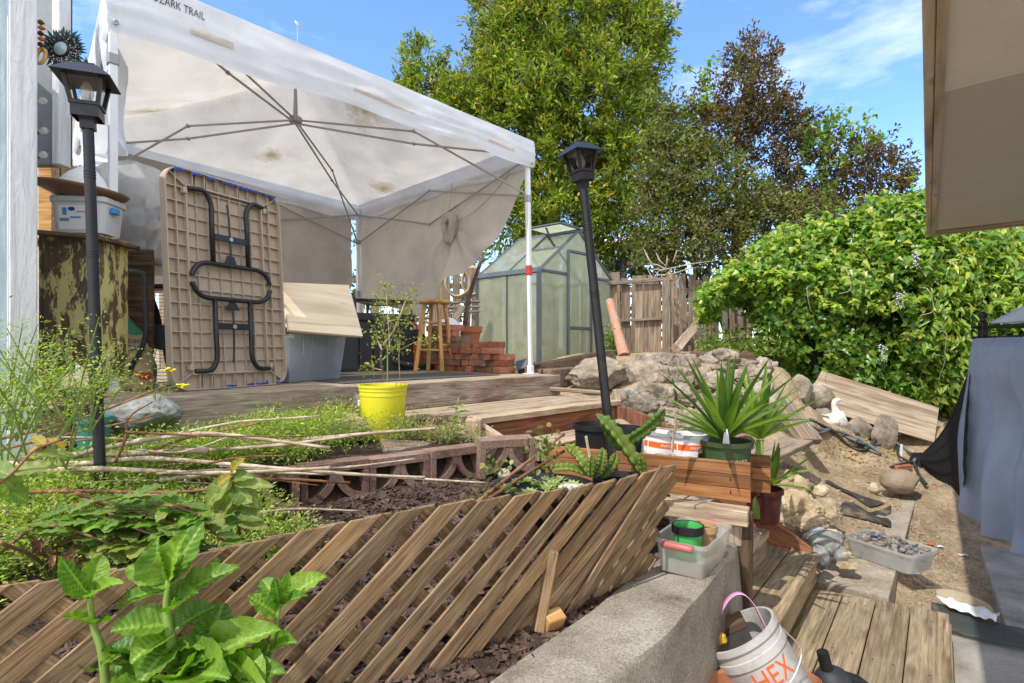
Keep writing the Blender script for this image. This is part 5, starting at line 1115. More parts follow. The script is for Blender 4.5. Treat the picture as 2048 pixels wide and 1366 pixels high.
for k in range(190):
    while True:
        x, y = random.uniform(.03, PL - .03), random.uniform(.03, PD - .03)
        if k < 160 or x < .12: break
    h = .1 + .035 * math.sin(math.pi * x / PL) * math.sin(math.pi * y / PD) if k > 70 else random.uniform(.02, .085)
    s = random.uniform(.009, .021); i = random.randrange(6); M = Mpb @ T((x, y, h + random.uniform(-.01, .012))) @ Matrix.Rotation(random.uniform(0, 6.3), 4, 'Z') @ Matrix.Rotation(random.gauss(0, .3), 4, 'X') @ Matrix.Scale(s, 4)
    if i not in used: o = pr[i]; used.add(i)
    else: o = pr[i].copy(); COL.objects.link(o)
    o.matrix_basis = M; WM[o.name] = M; tag(o, 'smooth round pebble heaped in the cracked clear tub', 'pebble', 'pebbles in the clear tub')

# ---- goose statue: one continuous skinned body
gp = W(1668, 905, 6.35); gp.z = gz(gp.x, gp.y) + .005; gs = .40 / .40
def skin(name, pts, edges, mat, parent=None, sub=2):
    me = bpy.data.meshes.new(name); me.from_pydata([p for p, r in pts], edges, []); o = bpy.data.objects.new(name, me); COL.objects.link(o); WM[o.name] = I4.copy()
    sk = o.modifiers.new('skin', 'SKIN'); sk.use_smooth_shade = True; o.modifiers.new('sub', 'SUBSURF').levels = sub; o.modifiers['sub'].render_levels = sub
    for i, (p, r) in enumerate(pts): d = me.skin_vertices[0].data[i]; d.radius = r if isinstance(r, tuple) else (r, r); d.use_root = i == 0
    dg = bpy.context.evaluated_depsgraph_get(); nm = bpy.data.meshes.new_from_object(o.evaluated_get(dg)); bpy.data.objects.remove(o); nm.name = name
    o = bpy.data.objects.new(name, nm); nm.materials.clear(); nm.materials.append(mat); nm.polygons.foreach_set('use_smooth', [True] * len(nm.polygons)); link(o, parent); return o
rt = thing('goose_statue', 'white painted stone goose statue with upright neck sitting on the dirt', 'statue', gp)
P_ = lambda x, z, y=0: gp + V((x, y, z))
skin('body', [(P_(0, .105), (.10, .10)), (P_(-.08, .09), (.085, .08)), (P_(-.15, .085), (.04, .03)), (P_(.055, .13), (.085, .085)), (P_(.035, .20), (.05, .05)), (P_(.005, .26), (.034, .034)), (P_(-.005, .32), (.032, .032)), (P_(.02, .362), (.037, .035)), (P_(.055, .358), (.024, .02)), (P_(.085, .35), (.009, .008))], [(0, 1), (1, 2), (0, 3), (3, 4), (4, 5), (5, 6), (6, 7), (7, 8), (8, 9)], M_fur, rt)
m = MB(); m.lathe([(.10, 0), (.11, .02), (.09, .04)], 20, T(gp + V((-.01, 0, 0))), sx=1.2, sy=.9); m.build('base', M_fur, rt, smooth=True)
for sy in (-1, 1):
    m = MB(); m.lathe([(.0, -.02), (.05, -.01), (.075, 0), (.05, .012), (0, .016)], 16, T(gp + V((-.06, sy * .088, .11))) @ Matrix.Rotation(R(90 * sy), 4, 'X') @ Matrix.Rotation(R(-8), 4, 'Z'), sx=1.35, sy=.72, cap=False); m.build('wing', M_fur, rt, smooth=True)

# ---- hoses on the ground
def gpt(px, py, z0=.2, up=.015):
    d = V(((px - 1024) / FPX, 1, (HY - py) / FPX)); Y = 2.2
    while Y < 12:
        if CZ + d.z * Y < gz(d.x * Y, Y): break
        Y += .03
    return V((d.x * Y, Y, gz(d.x * Y, Y) + up))
hoses = [('faded grey hose in loose coils behind and right of the goose', M_hose, [(1650, 868), (1668, 872), (1700, 885), (1735, 905), (1760, 915), (1720, 890), (1690, 880), (1740, 900), (1790, 892), (1742, 880), (1712, 872), (1706, 850), (1725, 842), (1742, 850)], .016),
         ('dark grey hose tangled under the faded one beside the goose', M_hoseb, [(1620, 848), (1648, 860), (1670, 880), (1700, 900), (1730, 908), (1750, 890), (1738, 882), (1715, 890), (1722, 905), (1700, 895)], .015),
         ('blue grey hose running from the stones down to the black cloth', M_hose, [(1745, 852), (1760, 878), (1790, 896), (1815, 905), (1832, 920), (1828, 935)], .016),
         ('dark hose end lying beside the black cloth', M_hoseb, [(1782, 938), (1800, 936), (1826, 938), (1836, 950), (1842, 965), (1852, 980)], .014),
         ('thin dark hose curling around the stake by the black cloth', M_hoseb, [(1795, 900), (1796, 918), (1808, 930), (1824, 932)], .011),
         ('short loop of faded hose left of the goose', M_hose, [(1618, 870), (1640, 876), (1662, 872), (1640, 866), (1615, 858)], .014)]
for lab, mt, pts, r_ in hoses:
    m = MB(); m.tube(spline([gpt(x, y) + V((0, 0, .02 * (i % 3))) for i, (x, y) in enumerate(pts)], 8), r_, 8); o = m.build('garden_hose', mt, None, smooth=True); tag(o, lab, 'hose')
m = MB(); m.tube([gpt(1803, 925), gpt(1803, 925) + V((0, 0, .16))], .012, 6); o = m.build('stake', M_label, None); tag(o, 'short white stake standing among the hoses by the black cloth', 'stake')
m = MB()
for k in range(4): m.lathe([(.02, 0), (.045, .008), (.03, .014), (.015, .02)], 10, T(gpt(1795, 880) + V((0, 0, .02 + .022 * k))))
o = m.build('ornament', M_label, None, smooth=True); tag(o, 'little stacked white disc ornament beside the pointed grey stone', 'ornament')
# ---- landscape fabric pieces, brick bits, netting
def drape(name, pix, mat, label, cat, n=16, up=.008, thick=.003, wav=.01, seed=0):
    a, b, c, d = [gpt(x, y) for x, y in pix]; m = MB()
    def f(s, t):
        p = a.lerp(b, s).lerp(d.lerp(c, s), t); p.z = gz(p.x, p.y) + up + wav * (mn.noise(V((s * 5, t * 4, seed))) + .6); return p
    m.grid(f, n, n); o = m.build(name, mat, None, smooth=True, solid=thick); return tag(o, label, cat)
drape('landscape_fabric', [(1648, 968), (1658, 966), (1770, 1010), (1740, 1018)], M_weedcloth, 'torn strip of black landscape fabric on the sloping dirt', 'fabric', seed=1)
drape('landscape_fabric', [(1690, 1006), (1782, 1016), (1782, 1062), (1672, 1030)], M_weedcloth, 'square scrap of black landscape fabric half covered in dirt above the pebble tub', 'fabric', seed=2)
def drape0(name, pts, z, mat, label, cat, wav, seed, thick=.002, n=18):
    q = [G(x, y, z) for x, y in pts]; m = MB(); m.grid(lambda s, t: q[0].lerp(q[1], s).lerp(q[3].lerp(q[2], s), t) + V((0, 0, .012 + wav * (.8 + mn.noise(V((s * 6, t * 3, seed)))))), n, 8); o = m.build(name, mat, None, smooth=True, solid=thick); return tag(o, label, cat)
drape0('shade_net', [(1862, 1212), (2060, 1272), (2060, 1310), (1862, 1262)], .008, M_net, 'flattened roll of dark shade netting where the path meets the patio', 'netting', .012, 3)
drape0('rag', [(1868, 1200), (2000, 1236), (1990, 1254), (1900, 1226)], .03, M_label, 'crumpled pale cloth scrap along the edge of the shade netting', 'rag', .02, 4)
for i, (x, y, s, mt, lab) in enumerate(((1858, 1093, .028, M_orange, 'bright orange scrap of litter on the dirt strip'), (1878, 1096, .026, M_label, 'white paper scrap beside the orange litter on the dirt strip'), (1826, 1150, .03, M_label, 'white sliver of litter beside the end of the kerb'), (1868, 972, .02, M_redink, 'red bead of litter at the foot of the black cloth'), (1926, 1114, .03, M_label, 'pale sliver of litter near the hem of the curtain'))):
    p = gpt(x, y, 0, .012); m = MB(); m.grid(lambda a, b: V(((a - .5) * s * 2, (b - .5) * s, .3 * s * mn.noise(V((a * 3, b * 3, i))))), 4, 3); o = m.build('litter', mt, None, T(p), solid=.002); tag(o, lab, 'litter')
m = MB(); m.box((0, 0, 0), (.2, .09, .05)); o = m.build('brick', M_brick, None, T(gpt(1808, 946) + V((0, .05, .02))) @ Matrix.Rotation(.3, 4, 'Z'), bevel=.004); tag(o, 'single red brick behind the rounded river stone', 'brick')

# ================================================================ LAMPS, GREENHOUSE, FENCES, HOUSES, GAZEBO
def lamp(base, top, label, scale=1.0, rz=0.0, pr=.72):
    rt = thing('lamp_post', label, 'lamp post', base); d = (top - base).normalized(); L = (top - base).length
    M = frame(d.orthogonal(), d, base); M = M @ Matrix.Rotation(rz, 4, 'Z') if False else Matrix((d.cross(V((math.sin(rz), math.cos(rz), 0))).cross(d).normalized().cross(d) * -1, V((0, 0, 0)), V((0, 0, 0)))).to_4x4() if False else None
    f = V((math.sin(rz), -math.cos(rz), 0)); y = (f - d * f.dot(d)).normalized(); x = y.cross(d); M = Matrix((x, y, d)).transposed().to_4x4(); M.translation = base
    m = MB(); m.lathe([(.033 * pr, 0), (.033 * pr, .02), (.0275 * pr, .03), (.0255 * pr, L)], 20, M); m.build('pole', M_black, rt, smooth=True, auto=40)
    for h in (.12, .30, .47, .66, .86):
        for j in range(3): m = MB(); m.lathe([(.0270 * pr, -.003), (.0282 * pr, 0), (.0270 * pr, .003)], 20, M @ T((0, 0, L * h + .010 * j)), cap=False); m.build('ridge', M_black, rt, smooth=True)
    ML = M @ T((0, 0, L)) @ Matrix.Diagonal((scale * .72, scale * .72, scale, 1))
    lt = None
    def sq(prof, name, mat, par, cap=True, bev=0):
        m = MB(); m.lathe([(r_ * 1.41421, z) for r_, z in prof], 4, ML @ Matrix.Rotation(R(45), 4, 'Z'), cap=cap); return m.build(name, mat, par, bevel=bev)
    lt = sq([(.03, -.03), (.03, .0), (.052, .035), (.056, .04)], 'lantern', M_black, rt)
    sq([(.060, .008), (.060, .052), (.056, .052), (.056, .008)], 'skirt', M_black, lt, cap=False); sq([(.066, .05), (.066, .058), (.03, .058)], 'sill', M_black, lt)
    b0_, b1_, z0, z1 = .056, .082, .056, .162
    for sx, sy in ((1, 1), (1, -1), (-1, -1), (-1, 1)):
        m = MB(); p, q = ML @ V((sx * b0_, sy * b0_, z0)), ML @ V((sx * b1_, sy * b1_, z1)); Mf = frame(q - p, y, p); m.box(((q - p).length / 2, 0, 0), ((q - p).length, .013 * scale, .013 * scale)); m.build('corner_bar', M_black, lt, Mf)
    for k in range(4):
        Mr = ML @ Matrix.Rotation(R(90 * k), 4, 'Z')
        m = MB(); m.add([Mr @ V(p) for p in ((-b0_, -b0_ + .002, z0), (b0_, -b0_ + .002, z0), (b1_, -b1_ + .002, z1), (-b1_, -b1_ + .002, z1))], [(0, 1, 2, 3)]); m.build('glass_pane', M_glass, lt)
        for zz, bb in ((z0 + .004, b0_), (z1 - .004, b1_ - .001)): m = MB(); m.tube([Mr @ V((-bb, -bb, zz)), Mr @ V((bb, -bb, zz))], .005 * scale, 4); m.build('glazing_bar', M_black, lt)
    sq([(.122, .146), (.125, .149), (.06, .195), (.045, .2), (.045, .205), (.02, .212), (.0, .213)], 'lamp_roof', M_black, lt); sq([(.075, .160), (.04, .19)], 'roof_lining', M_black, lt, cap=False)
    m = MB(); m.lathe([(.006, .21), (.01, .222), (.004, .23), (.001, .24)], 10, ML); m.build('finial', M_black, lt, smooth=True)
    m = MB(); m.lathe([(.013, .165), (.013, .145), (.02, .135), (.03, .115), (.031, .1), (.024, .082), (.01, .074), (0, .073)], 18, ML, cap=False); m.build('bulb', M_bulb, lt, smooth=True)
    m = MB(); m.lathe([(.014, .17), (.014, .143), (.006, .14)], 12, ML); m.build('bulb_socket', plain('brass_socket', (.25, .16, .08), .4, metal=.5), lt, smooth=True)
    return rt
lamp(V((.445, 2.34, .76)), W(1166, 366, 2.30), 'black post lantern leaning to the left in front of the redwood planter', .80, rz=.55)
lamp(V((-1.405, 1.9, .88)), W(176, 243, 1.86), 'black post lantern leaning at the left beside the white house corner', .90, rz=.42, pr=.63)

# ---- greenhouse
gc = V((.37, 7.6, 1.24)); gu, gv = V((.68, .733, 0)), V((-.76, .65, 0)); GW, GD, GE, GR = 1.83, 1.16, 1.29, 1.97
def gp_(u, v, z): return gc + gu * u + gv * v + V((0, 0, z))
rt = thing('greenhouse', 'small polycarbonate greenhouse with slate grey frame and open roof vent', 'greenhouse', gp_(GW / 2, GD / 2, 0))
def fb(a, b, w_=.045, mat=M_slate, par=rt, name='frame_bar'): return board(name, a, b, w_, .03, mat, par, up=(.2, -1, .3), bevel=.003)
def pane(q, par=rt, name='wall_panel', mat=M_poly):
    m = MB(); n_ = (q[1] - q[0]).cross(q[-1] - q[0]).normalized() * .004; m.hexa([p - n_ for p in q], [p + n_ for p in q]) if len(q) == 4 else m.add([p for p in q], [tuple(range(len(q)))]); return m.build(name, mat, par)
for u, v in ((0, 0), (GW, 0), (0, GD), (GW, GD)): fb(gp_(u, v, -.02 if u or v else -.08), gp_(u, v, GE), .07)
for v in (0, GD):
    fb(gp_(0, v, GE), gp_(GW / 2, v, GR), .04); fb(gp_(GW, v, GE), gp_(GW / 2, v, GR), .04); fb(gp_(0, v, 0), gp_(GW, v, 0), .05); fb(gp_(0, v, GE - .0), gp_(.62, v, GE), .04); fb(gp_(1.21, v, GE), gp_(GW, v, GE), .04)
for u, z in ((0, GE), (GW, GE), (GW / 2, GR)): fb(gp_(u, -.01, z), gp_(u, GD + .01, z), .08 if u != GW / 2 else .05)
for u in (0, GW): fb(gp_(u, GD / 2, 0), gp_(u, GD / 2, GE), .03); fb(gp_(u, 0, 0), gp_(u, GD, 0), .05)
fb(gp_(0, GD / 2, GE), gp_(GW / 2, GD / 2, GR), .03); fb(gp_(GW, GD / 2, GE), gp_(GW / 2, GD / 2, GR), .03)
for a, b in ((0, GD / 2), (GD / 2, GD)):
    for u in (0, GW): pane([gp_(u, a, 0), gp_(u, b, 0), gp_(u, b, GE), gp_(u, a, GE)])
    if a: pane([gp_(0, a, GE), gp_(0, b, GE), gp_(GW / 2, b, GR), gp_(GW / 2, a, GR)], name='roof_panel')
    pane([gp_(GW, a, GE), gp_(GW, b, GE), gp_(GW / 2, b, GR), gp_(GW / 2, a, GR)], name='roof_panel')
s_ = .56; pane([gp_(0, 0, GE), gp_(0, GD / 2, GE), gp_(GW / 2 * s_, GD / 2, lerp(GE, GR, s_)), gp_(GW / 2 * s_, 0, lerp(GE, GR, s_))], name='roof_panel')
fb(gp_(GW / 2 * s_, 0, lerp(GE, GR, s_)), gp_(GW / 2 * s_, GD / 2, lerp(GE, GR, s_)), .03)
hq = [gp_(GW / 2, -.02, GR + .02), gp_(GW / 2, GD / 2, GR + .02), gp_(GW / 2 - .47, GD / 2, GR + .03), gp_(GW / 2 - .47, -.02, GR + .03)]
vt = pane(hq, name='roof_vent'); 
for i in range(4): fb(hq[i], hq[(i + 1) % 4], .025, par=vt, name='vent_frame')
fb(gp_(GW / 2 - .4, GD / 4, GR + .02), gp_(GW / 2 * .72, GD / 4, lerp(GE, GR, .72)), .02, par=vt, name='vent_stay')
def rf(u): return lerp(GE, GR, u / (GW / 2)) if u < GW / 2 else lerp(GR, GE, (u - GW / 2) / (GW / 2))
for v in (0, GD):
    pane([gp_(0, v, 0), gp_(.62, v, 0), gp_(.62, v, GE), gp_(0, v, GE)]); pane([gp_(1.21, v, 0), gp_(GW, v, 0), gp_(GW, v, GE), gp_(1.21, v, GE)])
    pane([gp_(0, v, GE), gp_(.62, v, GE), gp_(.62, v, rf(.62))], name='gable_panel'); pane([gp_(GW, v, GE), gp_(1.21, v, GE), gp_(1.21, v, rf(1.21))], name='gable_panel')
    pane([gp_(.62, v, 1.64), gp_(1.21, v, 1.64), gp_(1.21, v, rf(1.21)), gp_(GW / 2, v, GR), gp_(.62, v, rf(.62))], name='gable_panel')
    if v: pane([gp_(.62, v, 0), gp_(1.21, v, 0), gp_(1.21, v, 1.64), gp_(.62, v, 1.64)])
dr = pane([gp_(.63, -.02, .52), gp_(1.20, -.02, .52), gp_(1.20, -.02, 1.63), gp_(.63, -.02, 1.63)], name='door'); pane([gp_(.63, -.02, .02), gp_(1.20, -.02, .02), gp_(1.20, -.02, .5), gp_(.63, -.02, .5)], par=dr, name='lower_pane')
for a, b in (((.63, .0), (.63, 1.64)), ((1.2, .0), (1.2, 1.64)), ((.63, 1.63), (1.2, 1.63)), ((.63, .51), (1.2, .51)), ((.63, .02), (1.2, .02))): fb(gp_(a[0], -.025, a[1]), gp_(b[0], -.025, b[1]), .04, par=dr, name='door_frame')
m = MB(); m.box(gp_(1.17, -.06, 1.1), (.03, .03, .12)); m.build('handle', M_slate, dr)
m = MB(); m.lathe([(.03, 0), (.07, .05), (.075, .07)], 16, frame(V((0, 0, 1)), V((.3, -1, -.4)), gp_(1.06, -.05, GR - .10))); o = m.build('flood_light', M_label, None, smooth=True); tag(o, 'small round white flood light under the ridge of the greenhouse gable', 'flood light')
# things stored inside
for k in range(3):
    a = gp_(.25 + .1 * k, .15 + .25 * k, .05); b = gp_(.55 - .1 * k, .75 + .1 * k, .62 - .12 * k); rr = thing('picket_edging', ('white garden edging leaning inside the greenhouse, steepest of three', 'white garden edging leaning inside the greenhouse, middle of three', 'white garden edging leaning inside the greenhouse, lowest of three')[k], 'garden edging', a)
    for q in range(6): p = a.lerp(b, q / 5.5); m = MB(); m.box(p + V((0, 0, .08)), (.035, .02, .22)); m.build('picket', M_white, rr)
    board('rail', a + V((0, 0, .06)), b + V((0, 0, .06)), .03, .015, M_white, rr)
m = MB(); m.box(gp_(.75, .8, .28), (.7, .3, .12), Matrix.Rotation(.8, 3, 'Z')); o = m.build('planter_trough', M_terra, None, bevel=.01); tag(o, 'long reddish trough blurred behind the greenhouse wall', 'planter')

# ---- fences and the pallet panel
def picket_fence(A, B, n, h, w_, label, z0=1.3, lean=.02, top=None, gap=1.0, cat='fence'):
    rt = thing('wooden_fence', label, cat, A.lerp(B, .5) + V((0, 0, z0))); d = (B - A).normalized(); nrm = V((d.y, -d.x, 0))
    for k in range(n):
        p = A.lerp(B, (k + .5) / n); hh = h * random.uniform(.95, 1.03); a = p + V((0, 0, z0 - .08)) + nrm * .03; b = p + V((0, 0, z0 + hh)) + d * random.gauss(lean, .025) * hh + nrm * .03
        board('picket', a, b, w_ * random.uniform(.9, 1.08), .018, M_fence, rt, up=nrm, bevel=.003)
    for f in (.22, .82): board('rail', A + V((0, 0, z0 + h * f)), B + V((0, 0, z0 + h * f)), .085, .035, M_fence, rt, up=nrm)
    return rt
picket_fence(V((2.62, 9.05, 0)), V((4.0, 9.2, 0)), 10, .98, .085, 'leaning grey picket fence half swallowed by ivy', 1.33, -.05)
picket_fence(V((1.5, 10.0, 0)), V((3.9, 10.5, 0)), 15, 1.5, .14, 'taller grey board fence behind the pallet panel', 1.3, .0)
picket_fence(V((-1.9, 9.3, 0)), V((.3, 9.7, 0)), 15, 1.55, .13, 'brown board fence seen under the tarp left of the greenhouse', 1.25, .0)
picket_fence(V((-9.5, 9.0, 0)), V((-2.2, 9.3, 0)), 30, 1.7, .14, 'long board fence behind the back of the canopy', 1.2, .0)
picket_fence(V((3.0, 13.5, 0)), V((1.2, 13.2, 0)), 12, 2.6, .12, 'high reddish neighbouring fence beyond the hanging pot', 1.3, .0)
rt = thing('pallet_panel', 'grey pallet like wooden panel standing upright beside the greenhouse', 'wooden panel', W(1285, 705, 8.6))
pA_, pB_ = W(1222, 705, 8.75), W(1342, 700, 8.6); pA_.z = pB_.z = 1.36; pdir = (pB_ - pA_).normalized(); pnr = V((pdir.y, -pdir.x, 0)); PHt = 1.13
def pp(s, h, o=0): return pA_.lerp(pB_, s) + V((0, 0, PHt * h)) + pnr * o
for s, w_ in ((.06, .11), (.26, .13), (.47, .12), (.58, .06), (.7, .13), (.8, .08)): board('panel_board', pp(s, .02), pp(s + random.gauss(0, .01), .97), w_, .018, M_fence, rt, up=pnr, bevel=.003)
board('top_rail', pp(-.06, .985, .05), pp(1.02, 1.03, .05), .06, .08, M_fence, rt, up=pnr); board('mid_rail', pp(.04, .46, .05), pp(1.0, .50, .05), .045, .05, M_fence, rt, up=pnr); board('bottom_rail', pp(.1, .02, .05), pp(.98, .0, .05), .05, .06, M_fence, rt, up=pnr); board('side_post', pp(.91, .0, .09), pp(.91, 1.02, .09), .12, .05, M_fence, rt, up=pnr); board('side_post', pp(1.0, .0, .04), pp(1.0, 1.02, .04), .06, .08, M_fence, rt, up=pnr)
m = MB(); lo, hi = W(1248, 712, 7.3), W(1219, 602, 7.9); pts = [lo.lerp(hi, k / 8) for k in range(9)]; m.tube(pts, [.075 - .002 * k + random.uniform(-.004, .004) for k in range(9)], 12); o = m.build('painted_log', chipped('chipped_salmon_paint', (.50, .19, .115), (.42, .34, .25), .50, 5, (3, 3, 1)), None, smooth=True, auto=50); tag(o, 'round log with chipped salmon paint leaning by the greenhouse corner', 'log')
o = board('leaning_post', W(1352, 698, 7.6), W(1402, 640, 8.6), .13, .11, M_deck, None, up=(.3, -.6, .6), bevel=.01); tag(o, 'pale square post leaning on the picket fence', 'post')
m = MB()
for k in range(16):
    a = pp(random.uniform(.75, 1.15), 1.03, .0) + V((0, random.uniform(.1, .5), random.uniform(.05, .3))); b = a + V((random.gauss(0, .3), random.gauss(0, .2), random.gauss(.05, .12))); m.tube([a, a.lerp(b, .5) + V((0, 0, random.gauss(0, .06))), b], [.014, .01, .004], 5)
o = m.build('branch_pile', M_cane, None, smooth=True); tag(o, 'heap of pale bare branches on top of the fence behind the panel', 'branches')
# hose coils on the fence at left of the greenhouse
for (px, py, rx, rz_, lab) in ((915, 565, .20, .22, 'tan hose coil hanging on the brown fence, left of two'), (944, 562, .17, .22, 'tan hose coil hanging on the brown fence, right of two')):
    m = MB(); c = W(px, py, 9.15)
    for q in range(3): m.tube([c + V((rx * (1 - .05 * q) * math.cos(a * .3), .03 * q + .02 * math.sin(a), rz_ * (1 + .08 * q) * math.sin(a * .3))) for a in range(21)], .016, 6, True)
    o = m.build('hose_coil', M_hoset, None, smooth=True); tag(o, lab, 'hose')
for k in range(3): plank('plank', W(890, 606 + 9 * k, 7.9), W(960, 603 + 10 * k, 8.0), .1, .03, M_fence, ('top board of the low lumber rack behind the bar stool', 'middle board of the low lumber rack behind the bar stool', 'lowest board of the low lumber rack behind the bar stool')[k], 'plank')
plank('plank', W(905, 645, 7.5), W(925, 612, 7.8), .1, .03, M_fence, 'short grey board propped under the lumber rack', 'plank', up=(0, -1, .2))

# ---- neighbour's porch beyond the fence
rt = thing('porch_roof', 'neighbouring porch with pale roof and wooden post beyond the fence', 'porch', W(1250, 560, 14))
board('porch_post', W(1244, 620, 14), W(1244, 485, 14), .16, .16, M_deck, rt, up=(1, 0, 0)); board('porch_beam', W(1180, 502, 14), W(1320, 478, 14.6), .2, .18, M_deck, rt)
q = [W(1150, 520, 16), W(1330, 500, 16), W(1330, 478, 19), W(1150, 478, 19)]; m = MB(); m.hexa([p + V((0, 0, -.05)) for p in q], q); m.build('roof_sheet', M_white, rt)
q = [W(1244, 535, 16), W(1340, 520, 16.4), W(1340, 500, 17.5), W(1244, 516, 17.5)]; m = MB(); m.hexa([p + V((0, 0, -.05)) for p in q], q); m.build('awning', M_tarp, rt)
hp_ = W(1228, 535, 12.5); rt = thing('hanging_basket', 'dark hanging basket below the neighbouring porch beam', 'hanging basket', hp_)
m = MB(); m.lathe([(.12, -.2), (.21, -.1), (.22, .1), (.16, .14)], 16, T(hp_)); m.build('basket', M_blackp, rt, smooth=True)
for a in (0, 2.1, 4.2): m = MB(); m.tube([hp_ + V((.2 * math.cos(a), .2 * math.sin(a), .1)), hp_ + V((0, 0, .62))], .012, 4); m.build('hanger', M_blackp, rt)
m = MB(); c = W(1277, 562, 11.5); m.tube([c + V((.30 * math.cos(R(a)), 0, .30 * math.sin(R(a)))) for a in range(0, 181, 12)], .03, 6)
m.grid(lambda s, t: c + V((.31 * math.cos(math.pi * s), 1.2 * t, .31 * math.sin(math.pi * s))), 16, 3); o = m.build('metal_arch', M_dark, None, smooth=True, auto=40); tag(o, 'dark arched metal cover behind the board fence', 'arch')
ap = W(595, 52, 30); rt = thing('antenna', 'thin pole with a small pale dish standing far beyond the canopy', 'antenna', V((ap.x, ap.y, 1)))
m = MB(); m.tube([V((ap.x, ap.y, 1)), ap], .02, 6); m.build('pole', M_steel, rt); m = MB(); m.lathe([(.0, 0), (.15, .03), (.26, .1)], 12, T(ap) @ Matrix.Rotation(.7, 4, 'Y')); m.build('dish', M_label, rt, smooth=True)

# ---- house corner on the left
M_wall, n_, b_ = mat_new('white_wood_grain_siding'); c_ = coords(n_, (14, 14, 1.6), False); g_ = noise_(n_, c_, 2.2, 6, .6, 1.5); r_ = ramp(n_, [(.64, .66, .67), (.72, .735, .75)], [.35, .6]); n_.links.new(g_.outputs[0], r_.inputs[0]); n_.links.new(r_.outputs[0], b_.inputs['Base Color']); b_.inputs['Roughness'].default_value = .6; bump(n_, b_, g_, .9, .02)
M_wblue, n_, b_ = mat_new('pale_blue_siding'); c_ = coords(n_, (14, 14, 1.6), False); g_ = noise_(n_, c_, 2.2, 6, .6, 1.5); r_ = ramp(n_, [(.40, .52, .58), (.53, .66, .72)], [.35, .6]); n_.links.new(g_.outputs[0], r_.inputs[0]); n_.links.new(r_.outputs[0], b_.inputs['Base Color']); b_.inputs['Roughness'].default_value = .6; bump(n_, b_, g_, .9, .02)
hx = (75 - 1024) / FPX * 2.25; rt = thing('house', 'white and pale blue wood sided house corner at the left edge', 'house', (hx - .2, 2.3, .9))
hC = V((hx, 2.25, 1.95)); MH = Matrix((UD, VD, V((0, 0, 1)))).transposed().to_4x4(); MH.translation = hC
m = MB(); m.box((-.043, .02, 0), (.086, .04, 2.3)); m.build('corner_trim', M_wall, rt, MH, bevel=.004)
m = MB(); m.box((-.59, .045, 0), (1.0, .05, 2.3)); m.build('wall', M_wblue, rt, MH)
m = MB(); m.box((-.02, .6, .0), (.03, 1.1, 2.2)); m.build('side_wall', M_wall, rt, MH, bevel=.003)
M_gwall = mottled('grey_blue_paint', [(.30, .34, .36), (.40, .44, .46)], 4, bstr=.2, fine=.1)
def hbox(px0, px1, py0, py1, Y, dep, mat, name):
    a, b = W(px0, py1, Y), W(px1, py0, Y); m = MB(); m.box(((a.x + b.x) / 2, Y + dep / 2, (a.z + b.z) / 2), (b.x - a.x, dep, b.z - a.z)); return m.build(name, mat, rt, bevel=.004)
hbox(60, 106, -60, 330, 3.0, .05, M_gwall, 'porch_wall'); hbox(103, 119, -60, 328, 2.95, .08, M_wall, 'porch_post'); hbox(118, 129, -40, 325, 3.1, .06, M_brown, 'downspout')
M_stucco = mottled('pale_stucco', [(.42, .39, .36), (.52, .49, .45)], 6, bstr=.4)
rt = thing('outbuilding', 'pale stucco outbuilding seen between the house and the canopy', 'building', W(150, 690, 6.0))
hbox(40, 163, 205, 700, 6.0, .2, M_stucco, 'wall'); hbox(40, 166, 196, 215, 5.95, .1, M_brown, 'eave_board')
hb_ = W(133, 120, 4.6); rt = thing('wire_trellis', 'small white wire trellis behind the left lantern', 'trellis', hb_)
for k in range(9): m = MB(); m.tube([W(122, 120 + k * 10, 4.6), W(141, 128 + k * 10, 4.6)], .008, 4); m.build('wire', M_ink, rt); m = MB(); m.tube([W(141, 120 + k * 10, 4.6), W(122, 128 + k * 10, 4.6)], .008, 4); m.build('wire', M_ink, rt)
hbx = W(131, 165, 4.7); m = MB(); m.box(hbx, (.08, .02, .45)); m.build('backing', M_label, rt)
for k, (x, y, lab) in enumerate(((84, 202, 'clear round string light bulb beside the house corner, highest of three'), (86, 262, 'clear round string light bulb beside the house corner, middle of three'), (85, 310, 'clear round string light bulb beside the house corner, lowest of three'))):
    c = W(x, y, 2.5); rt = thing('string_light', lab, 'light bulb', c, 'string lights on the house'); M = T(c) @ Matrix.Rotation(R(70), 4, 'Y')
    m = MB(); m.lathe([(.006, -.02), (.012, -.008), (.016, .006), (.011, .017), (0, .02)], 12, M, cap=False); m.build('bulb', M_bulb, rt, smooth=True); m = MB(); m.lathe([(.007, -.045), (.008, -.018)], 8, M); m.build('socket', M_blackp, rt)
